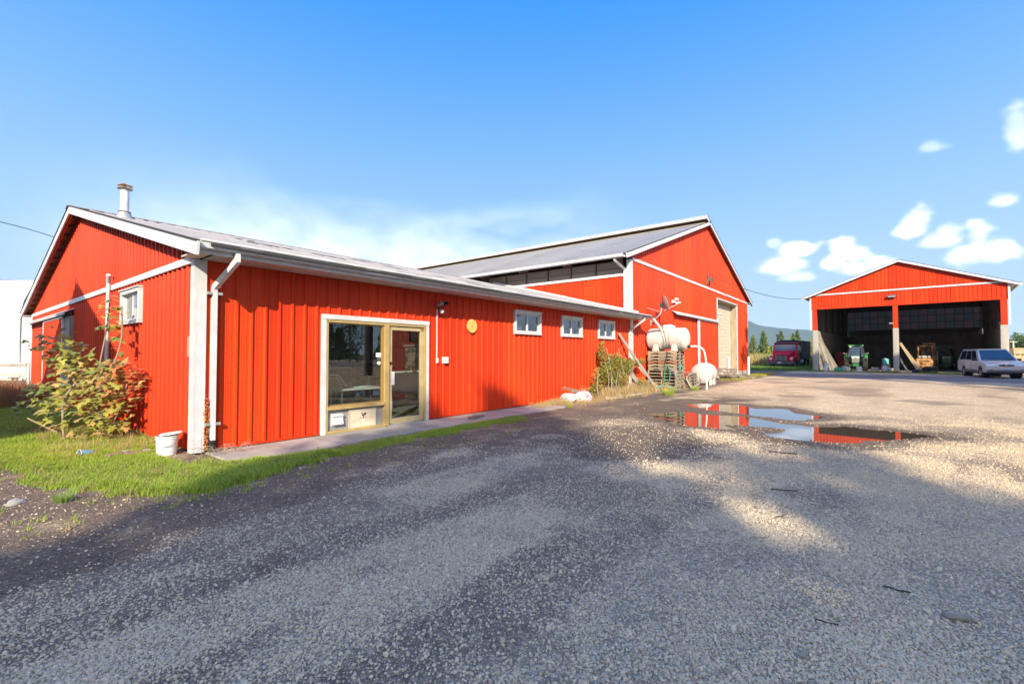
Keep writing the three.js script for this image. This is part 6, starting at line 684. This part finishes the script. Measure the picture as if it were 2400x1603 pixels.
{ // shrub climbing the shop wall near its far end
  const R = rng(66), o = thing('wall_shrub', 'straggly climbing shrub with small yellowing leaves against the red wall', 'shrub', site(13, -0.3), TH), list = []; const cl = [[-1.25, 0.55, 0.1, 0.5, 0.5, 0.12, 160], [-0.7, 1.0, 0.1, 0.4, 0.5, 0.16, 380], [-0.95, 1.55, 0.05, 0.25, 0.35, 0.1, 110], [0.05, 1.05, 0.12, 0.55, 0.42, 0.2, 620], [0.7, 0.95, 0.14, 0.45, 0.35, 0.2, 420], [0.15, 0.55, 0.15, 0.7, 0.3, 0.22, 380], [1.5, 1.1, 0.12, 0.6, 0.15, 0.12, 110], [2.2, 1.15, 0.16, 0.3, 0.12, 0.1, 70], [-1.6, 0.3, 0.15, 0.4, 0.2, 0.14, 110], [1.9, 0.35, 0.3, 0.4, 0.2, 0.2, 60]];
  for (const [x, y, z, rx, ry, rz, n] of cl) for (let i = 0; i < n * 2.6; i++) { let a, b, c; do { a = R() * 2 - 1; b = R() * 2 - 1; c = R() * 2 - 1; } while (a * a + b * b + c * c > 1); const t = R(); list.push([V(x + a * rx, Math.max(0.05, y + b * ry), Math.max(-0.25, z + c * rz)), quat(-1.0 + (R() - 0.5) * 2, R() * 6.28, (R() - 0.5) * 1.6), 0.05 + 0.055 * R(), t < 0.72 ? [0.17 + 0.12 * R(), 0.22 + 0.06 * R(), 0.03] : t < 0.92 ? [0.34, 0.24, 0.05] : [0.40, 0.13, 0.04]]); }
  const f = obj('foliage', placed(oval, list), leafVC, o); f.userData.kind = 'stuff'; for (let i = 0; i < 16; i++) { const x = -0.8 + R() * 1.6, e = x + (R() - 0.4) * 1.6, h = 0.7 + R() * 1.0; obj('stem', tube([V(x, 0, 0.15 + R() * 0.2), V(mix(x, e, 0.4), h * 0.45, 0.15 + R() * 0.15), V(e, h, 0.02 + R() * 0.2)], 0.008, 12, 5), i % 2 ? M.stem : M.paleWood, o); } obj('stem', tube([V(-2.0, 0.02, 0.5), V(-1.75, 0.35, 0.3), V(-1.3, 0.9, 0.1)], 0.01, 12, 5), M.paleWood, o);
}
function tuft(x, d, n, h, lb, c) { const R = rng(Math.round(x * 100 + d * 10)), o = thing('grass_tuft', lb, 'grass', V(x, gy(x, d) - 0.01, -d)); const gs = []; for (let i = 0; i < n; i++) { const a = R() * 6.28, r = h * 0.9 * Math.sqrt(R()), l = h * (0.5 + 0.6 * R()), w = 0.004, X = Math.cos(a) * r * 0.5, Z = Math.sin(a) * r * 0.5; gs.push(tint(quadGeo([[X - w, 0, Z], [X + w, 0, Z], [X + Math.cos(a) * l * 0.45, l, Z + Math.sin(a) * l * 0.45]]), c.map((v) => v * (0.7 + 0.6 * R())))); } const b = obj('blades', merge(gs), leafVC, o); b.userData.kind = 'stuff'; obj('root_crown', new THREE.SphereGeometry(h * 0.2, 8, 6).scale(1, 0.4, 1), mt(0.1, 0.11, 0.04, 0.9), o); }
tuft(-4.42, 4.62, 130, 0.13, 'small green tuft beside the grey stone', [0.13, 0.22, 0.03]); { const p = site(13.9, -2.0); tuft(p.x, -p.z, 240, 0.34, 'bright green tuft in the dry soil before the pallets', [0.26, 0.33, 0.03]); const q = site(16.9, -2.0); tuft(q.x, -q.z, 200, 0.24, 'low green tuft at the foot of the pallet stack', [0.26, 0.32, 0.035]); const r = site(8.6, -1.15); tuft(r.x, -r.z, 160, 0.14, 'short green tuft on the soil by the rubbish bags', [0.24, 0.28, 0.04]); }
function tree(name, lb, pos, { h, r, base, n, leaf, cols, seed, shape = 'round', group, clumps = 26, trunkR = 0.02 }) {
  const R = rng(seed), o = thing(name, lb, 'tree', pos, R() * 6.28, group), list = [], tips = [];
  obj('trunk', tube([V(0, -0.1, 0), V(0.02 * h * (R() - 0.5), h * 0.3, 0.02 * h * (R() - 0.5)), V(0.03 * h * (R() - 0.5), h * 0.65, 0.03 * h * (R() - 0.5)), V(0, h * 0.93, 0)], h * trunkR * 0.7, 20, 8), M.bark, o);
  for (let i = 0; i < clumps; i++) { const t = (i + 0.5) / clumps, y = mix(base, h * 0.97, t), f = shape === 'cone' ? Math.pow(1 - t, 0.85) * 0.98 + 0.03 : shape === 'spire' ? Math.sin(Math.PI * (0.12 + 0.84 * t)) * (1 - 0.45 * t) : Math.sqrt(Math.max(0.05, 1 - Math.pow(t * 1.9 - 0.85, 2) / 1.25)), a = i * 2.399 + R(), rr = r * f * (0.35 + 0.6 * Math.sqrt(R())); tips.push([V(Math.cos(a) * rr, y, Math.sin(a) * rr), Math.max(0.18 * r, r * f * (shape === 'cone' ? 0.42 : 0.46)), (h - base) / clumps * (shape === 'round' ? 3.2 : 2.2)]); }
  const lim = []; for (const [p, rr] of tips) if (shape !== 'cone' || R() < 0.4) lim.push(cyl(V(0, p.y - rr * 0.7, 0), p, h * trunkR * 0.28, h * trunkR * 0.08, 5)); if (lim.length) { const b = obj('limbs', merge(lim), M.bark, o); b.userData.kind = 'stuff'; }
  for (let i = 0; i < n; i++) { const [p, rr, ry] = tips[Math.floor(R() * tips.length)]; let a, b, c; do { a = R() * 2 - 1; b = R() * 2 - 1; c = R() * 2 - 1; } while (a * a + b * b + c * c > 1); const q = cols[Math.floor(R() * cols.length)], v = 0.8 + 0.4 * R(); list.push([V(p.x + a * rr, p.y + b * ry - (shape === 'cone' ? 0.25 * Math.hypot(a, c) * ry : 0), p.z + c * rr), quat((R() - 0.5) * 3, R() * 6.28, (R() - 0.5) * 3), leaf * (0.6 + 0.8 * R()), q.map((e) => e * v)]); }
  obj('crown', placed(oval, list), leafFar, o); return o;
}
const yg = [[0.22, 0.23, 0.03], [0.16, 0.2, 0.03], [0.28, 0.26, 0.04]], dg = [[0.04, 0.075, 0.025], [0.055, 0.09, 0.03], [0.03, 0.06, 0.022]], mg = [[0.07, 0.12, 0.03], [0.1, 0.15, 0.035], [0.06, 0.1, 0.03]];
// poplars and bushes behind the truck
[[61.2, 118, 6.0, 1.2], [64.3, 119, 7.2, 1.3], [66.3, 122, 6.6, 1.1], [69.4, 120, 7.4, 1.4], [73.2, 121, 6.6, 1.0], [74.9, 122, 7.6, 1.2], [58.6, 121, 6.4, 1.2]].forEach(([x, d, h, r], i) => tree('poplar_tree', ['young poplar on the field edge beside the barn corner', 'tall narrow poplar beyond the yellow bushes', 'slim poplar rising beside the truck exhaust', 'broad poplar top showing over the truck box', 'thin poplar top behind the rear of the truck', 'sparse poplar beside the concrete post', 'poplar half hidden by the barn corner'][i], V(x, 0, -d), { h, r, base: 0.4, n: 1400, leaf: 0.34, cols: i % 2 ? mg : yg.concat(mg), seed: 200 + i, shape: 'spire', group: 'poplars along the field edge', clumps: 20 }));
for (let i = 0; i < 9; i++) tree('field_bush', 'yellow green bush growing along the field edge', V(47.5 + i * 2.4 + (i % 2), 0, -(84 + (i * 7) % 5)), { h: 2.8 + ((i * 5) % 4) * 0.5, r: 1.7, base: 0.3, n: 900, leaf: 0.3, cols: yg, seed: 300 + i, group: 'bushes along the field edge', clumps: 14 });
[[96, 92, 4.6, 2.6], [99.5, 90, 5.2, 2.8], [103, 93, 5.6, 3], [107, 95, 5.0, 3], [94.5, 98, 3.4, 2]].forEach(([x, d, h, r], i) => tree('field_tree', 'green tree standing in the field beyond the machine shed', V(x, 0, -d), { h, r, base: 0.8, n: 1600, leaf: 0.4, cols: i === 4 ? yg : mg, seed: 400 + i, group: 'trees beyond the machine shed', clumps: 20 }));
{ // far low treeline
  const R = rng(8), list = []; for (let i = 0; i < 9000; i++) { const a = -0.6 + R() * 1.9, d = 420 + R() * 60, y = R() * R() * 9; list.push([V(Math.sin(a) * d, y, -Math.cos(a) * d), quat(R() * 3, R() * 6, R() * 3), 3.2, mg[i % 3]]); } const g = placed(oval, list), t = obj('far_trees', g, leafFar); t.userData = { kind: 'stuff', label: 'low belt of far trees at the foot of the hills' };
}
{ // hills
  const P = [[-3000, 40], [-1200, 90], [-200, 150], [600, 250], [1200, 265], [1517, 214], [1582, 190], [1651, 180], [1788, 168], [1926, 154], [2100, 120], [2500, 70], [3200, 40], [3900, 20]], pos = [], idx = [], n = 90, mrow = 7; const hy = (x) => { for (let i = 1; i < P.length; i++) if (x < P[i][0]) return mix(P[i - 1][1], P[i][1], sstep(P[i - 1][0], P[i][0], x)); return 20; };
  for (let j = 0; j <= mrow; j++) for (let i = 0; i <= n * 3; i++) { const x = -3000 + i * 6900 / (n * 3), t = j / mrow, h = hy(x) + 4 * (fbm(x * 0.012, 3, 4, 91) - 0.5), pr = t < 0.6 ? sstep(0, 0.6, t) : 1 - 0.5 * (t - 0.6) / 0.4; pos.push(x, h * pr + (t > 0.05 && t < 0.58 ? 14 * (fbm(x * 0.01, j, 3, 92) - 0.5) : 0), -(2500 + t * 830)); if (i < n * 3 && j < mrow) { const k = j * (n * 3 + 1) + i; idx.push(k, k + 1, k + n * 3 + 2, k, k + n * 3 + 2, k + n * 3 + 1); } }
  const g = new THREE.BufferGeometry(); g.setAttribute('position', new THREE.Float32BufferAttribute(pos, 3)); g.setIndex(idx); g.computeVertexNormals(); struct('hills', g, mt(0.045, 0.07, 0.05, 0.95), 'long wooded hill fading into haze');
}
// ---------------------------------------------------------------- left background
{ const o = thing('white_greenhouse', 'large white plastic covered greenhouse beyond the board fence', 'greenhouse', V(-26, 0, -30), 0.02); const pr = [[0, 0], [0, 4.4], [0.3, 5.3], [1.1, 6.15], [2.4, 6.6], [4.2, 6.75], [6, 6.6], [7.3, 6.15], [8.1, 5.3], [8.4, 4.4], [8.4, 0]]; const pl = mt(0.66, 0.66, 0.65, 0.6, { map: T.noise }); for (let k = 0; k < 10; k++) { const g = ext([...pr, ...[...pr].reverse().map(([x, y]) => [x + (x < 4.2 ? 0.05 : -0.05), Math.max(0, y - (y > 6 ? 0.05 : 0))])], 3.78).rotateY(Math.PI / 2).translate(-36 + k * 3.8, 0, 0).translate(0, 0.004 * Math.sin(k * 3), 0.02 * Math.sin(k * 2.1)); obj('cover_sheet', g, pl, o); obj('hoop', tube(pr.map(([x, y]) => V(-36 + k * 3.8, y + 0.01, -x)), 0.035, 40, 6), M.galv, o); } obj('base_board', bx(-17, 0.25, 0.03, 38, 0.3, 0.05), M.paleWood, o); }
{ const o = thing('board_fence', 'white board fence with peeling rails beside the barn', 'fence', V(-21.8, 0, -21), 0); for (let i = 0; i < 4; i++) obj('post', bx(-i * 2.4 + 0.03, 0.5, 0, 0.11, 1.08, 0.11), M.white, o); for (const [y, h, m] of [[0.96, 0.15, M.greyWood], [0.74, 0.2, M.white], [0.36, 0.14, M.whiteOld]]) for (let i = 0; i < 3; i++) obj('rail', bx(-1.2 - i * 2.4, y, 0.075, 2.38, h, 0.03), m, o); obj('cap_rail', bx(-3.6, 1.05, 0.02, 7.3, 0.03, 0.15), M.white, o); }
sTube('overhead_wire', 'thin overhead wire running to the low barn roof', 'wire', [[-24, 12, 9.2], [-14, 13, 7.2], [-6, 14, 6.0], [0, 14.6, 5.6], [3, 14.9, 4.4]], 0.012, M.cable);
{ const a = site(26.1, -0.12, 6.15), b = shedAt(0.1, 0.1, 6.4), o = thing('power_cable', 'black power cable slung from the tall barn to the machine shed', 'cable', V(0, 0, 0)); obj('run', tube([...Array(9)].map((_, i) => { const t = i / 8, p = a.clone().lerp(b, t); p.y -= 1.6 * 4 * t * (1 - t) * 0.35; return p; }), 0.018, 60, 6), M.cable, o); }
{ // stacked fruit bins beyond the shed
  const R = rng(17); for (let i = 0; i < 4; i++) for (let k = 0; k < 3; k++) { const o = thing('field_bin', ['wooden field bin on the bottom tier beyond the machine shed', 'wooden field bin on the middle tier beyond the machine shed', 'wooden field bin on the top tier beyond the machine shed'][k], 'bin', V(49.6 + i * 1.28, 0.0 + k * 0.7, -46 - i * 0.12), 0.02 * (R() - 0.5), 'wooden field bins beyond the machine shed'); const m = (i + k) % 3 ? M.lumber : M.brown; for (let s = 0; s < 4; s++) for (const e of [-1, 1]) { obj('slat', bx(0, 0.18 + s * 0.145, e * 0.58, 1.2, 0.12, 0.025), m, o); obj('slat', bx(e * 0.6, 0.18 + s * 0.145, 0, 0.025, 0.12, 1.14), m, o); } for (const x of [-0.5, 0, 0.5]) obj('skid', bx(x, 0.05, 0, 0.1, 0.1, 1.2), m, o); obj('floor', bx(0, 0.11, 0, 1.2, 0.025, 1.16), m, o); }
  const p = thing('utility_pole', 'pale utility pole among the trees beyond the shed', 'pole', V(90, 0, -83.5)); obj('pole', cyl(V(0, 0, 0), V(0, 3.9, 0), 0.16, 0.13, 10), M.paleWood, p); obj('crossarm', bx(0, 3.7, 0, 1.3, 0.12, 0.12), M.paleWood, p);
}
// ---------------------------------------------------------------- behind and beside the camera: what casts the shade and shows in the glass
const shadeCols = mg.concat(yg);
[[-1.9, -27.5, 19.9, 2.3], [-0.3, -27.0, 20.9, 3.2, 'spire'], [3.3, -34, 21.6, 2.6], [-4.8, -21, 12.4, 3.0], [2.5, -23, 14.0, 2.4], [-1.7, -27.2, 18.9, 2.5, 'spire']].forEach(([x, d, h, r, sh], i) => tree('maple_tree', ['broad maple standing behind the yard entrance', 'tallest maple behind the yard entrance', 'slim maple behind the taller maples', 'young maple before the tallest maple', 'young slim maple at the yard entrance', 'narrow maple beside the tallest maple'][i], V(x, 0, -d), { h, r, base: h * 0.12, n: i === 0 ? 2500 : i === 2 || i === 4 ? 2600 : 4200, leaf: 0.62, cols: shadeCols, seed: 500 + i, clumps: 46, shape: sh ?? 'round' }));
[[16.5, -19.6, 20, 3.3], [16, -25.5, 21, 3.6], [15, -32, 20.5, 3.6], [14.5, -38, 20, 3.4]].forEach(([u, w, h, r], i) => tree('oak_tree', ['oak standing beside the old red barn', 'tall oak behind the old red barn corner', 'oak farther along the lane behind the old barn', 'younger oak between the yard and the old barn'][i], site(u, w), { h, r, base: h * 0.57, n: 6000, leaf: 0.7, cols: shadeCols, seed: 600 + i, clumps: 40 }));
for (let i = 0; i < 13; i++) { const u = 30 + i * 4.2, big = i === 5 || i === 9; tree('conifer_tree', big ? 'tall broad conifer standing out of the row across the yard' : 'low dark conifer in the row across the yard', site(u, -70 - (i % 3) * 3), { h: big ? 11 : 6.4 + ((i * 5) % 4) * 0.8, r: big ? 2.6 : 2.4, base: 0.6, n: 1500, leaf: 0.5, cols: dg, seed: 700 + i, shape: big ? 'round' : 'cone', group: 'conifers across the yard', clumps: 26 }); }
{ // old red barn opposite the shop front
  const o = thing('old_plank_barn', 'old plank barn with peeling red paint and a cream door', 'barn', site(22, -25), TH - Math.PI / 2), W = 8, D = 7.5;
  const peel = [mt(0.34, 0.13, 0.10, 0.9, { map: T.peel }), mt(0.30, 0.10, 0.08, 0.9, { map: T.peel }), mt(0.38, 0.16, 0.12, 0.9, { map: T.peel })], X = (t) => -t;
  for (let i = 0; i < 25; i++) { const y = 0.12 + i * 0.2; const spans = y < 2.05 ? [[0, 2.4], [4.3, 8]] : y > 2.5 && y < 3.4 ? [[0, 2.95], [3.65, 8]] : [[0, 8]]; for (const [a, c] of spans) obj('siding_board', bx((X(a) + X(c)) / 2, y, 0.02, c - a, 0.205, 0.03, 0.12), peel[i % 3], o); }
  for (const s of [0, 1]) { const u = 2.87 + s * 0.95; const d = obj('barn_door', bx(X(u), 1.08, -0.02, 0.93, 1.95, 0.06), mt(0.50, 0.44, 0.33, 0.85, { map: T.rust }), o); obj('hinge', merge([0.5, 1.7].map((y) => bx(X(u), y, 0.02, 0.7, 0.07, 0.02))), M.brown, d); } obj('loft_window', bx(X(3.3), 2.95, -0.1, 0.7, 0.9, 0.03), M.dark, o); obj('door_lintel', bx(X(3.35), 2.16, 0.05, 2.1, 0.16, 0.08), M.paleWood, o);
  obj('side_wall', merge([bx(-0.05, 2.5, -D / 2, 0.1, 5, D), bx(-W, 2.5, -D / 2, 0.1, 5, D), bx(-W / 2, 2.5, -D, W, 5, 0.1)]), peel[1], o); obj('roof', merge([bar(V(-W / 2, 4.85, 0.3), V(-W / 2, 7.05, -D / 2), 0.1, W + 0.8), bar(V(-W / 2, 4.85, -D - 0.3), V(-W / 2, 7.05, -D / 2), 0.1, W + 0.8)]), M.roofBig[0], o); obj('gable', merge([0, -W + 0.08].map((x) => ext([[0, 4.9], [-D, 4.9], [-D / 2, 6.9]], 0.08).rotateY(-Math.PI / 2).translate(x, 0, 0))), peel[0], o);
}
{ // neighbouring shed left of the camera, its roof shades the gable wall
  const o = thing('neighbour_shed', 'tall grey board shed with an uneven roof beside the yard', 'shed', site(-7, 0), TH); const A = 7.75, wp = 3.35, pr = [[-wp - 5.2, 0], [-wp - 5.2, A - 5.2 * 0.66], [-wp, A], [-wp + 4.0, A - 4.0 * 0.44], [-wp + 4.0, 0]]; // x = z = -w
  const out = [-1, 1]; obj('gable_wall', ext(pr, 0.15).rotateY(-Math.PI / 2).translate(0, 0, 0), M.barnboard, o); obj('rear_gable', ext(pr, 0.15).rotateY(-Math.PI / 2).translate(-5.6, 0, 0), M.barnboard, o);
  obj('roof', merge([bar(V(-2.9, A - 5.4 * 0.66 + 0.06, -wp - 5.4), V(-2.9, A + 0.06, -wp), 0.08, 6.2), bar(V(-2.9, A - 4.2 * 0.44 + 0.06, -wp + 4.2), V(-2.9, A + 0.06, -wp), 0.08, 6.2)]), M.roofBig[1], o); obj('side_wall', merge([bx(-2.9, (A - 5.2 * 0.66) / 2, -wp - 5.15, 5.6, A - 5.2 * 0.66, 0.1), bx(-2.9, (A - 4.0 * 0.44) / 2, -wp + 3.95, 5.6, A - 4.0 * 0.44, 0.1)]), M.barnboard, o); obj('vent_pipe', cyl(V(-0.3, A - 0.2, -wp + 0.2), V(-0.3, A + 0.5, -wp + 0.2), 0.06, 0.06, 10), M.galv, o);
}
{ // leaves blown about
  const R = rng(141);
  scatter('leaf_litter', 'dry fallen leaves and straw strewn over dirt and lawn edge', oval, mt(1, 1, 1, 0.85), 4200, () => { const d = 1.6 + Math.pow(R(), 1.3) * 9, x = -1.15 * d + R() * (d + 6); const z = zq(x, d); if (z.pd < 0.1) return null; const keep = z.dry * (1 - 0.6 * z.grass) * 0.9 + 0.05 * z.inYard; if (R() > keep || (z.u > 0 && z.w > -0.05)) return null; const y = R(), s = 0.012 + 0.022 * R() * R(); return { p: V(x, z.h + 0.004, -d), q: quat(-1.4 + (R() - 0.5) * 0.7, R() * 6.28, (R() - 0.5) * 0.5), s: V(s * (R() < 0.3 ? 0.3 : 0.8), s * 1.3, s), c: y < 0.55 ? [0.46 + 0.1 * R(), 0.36 + 0.08 * R(), 0.23] : y < 0.85 ? [0.30, 0.19, 0.10] : [0.56, 0.53, 0.46] }; });
}
renderer.render(scene, camera);
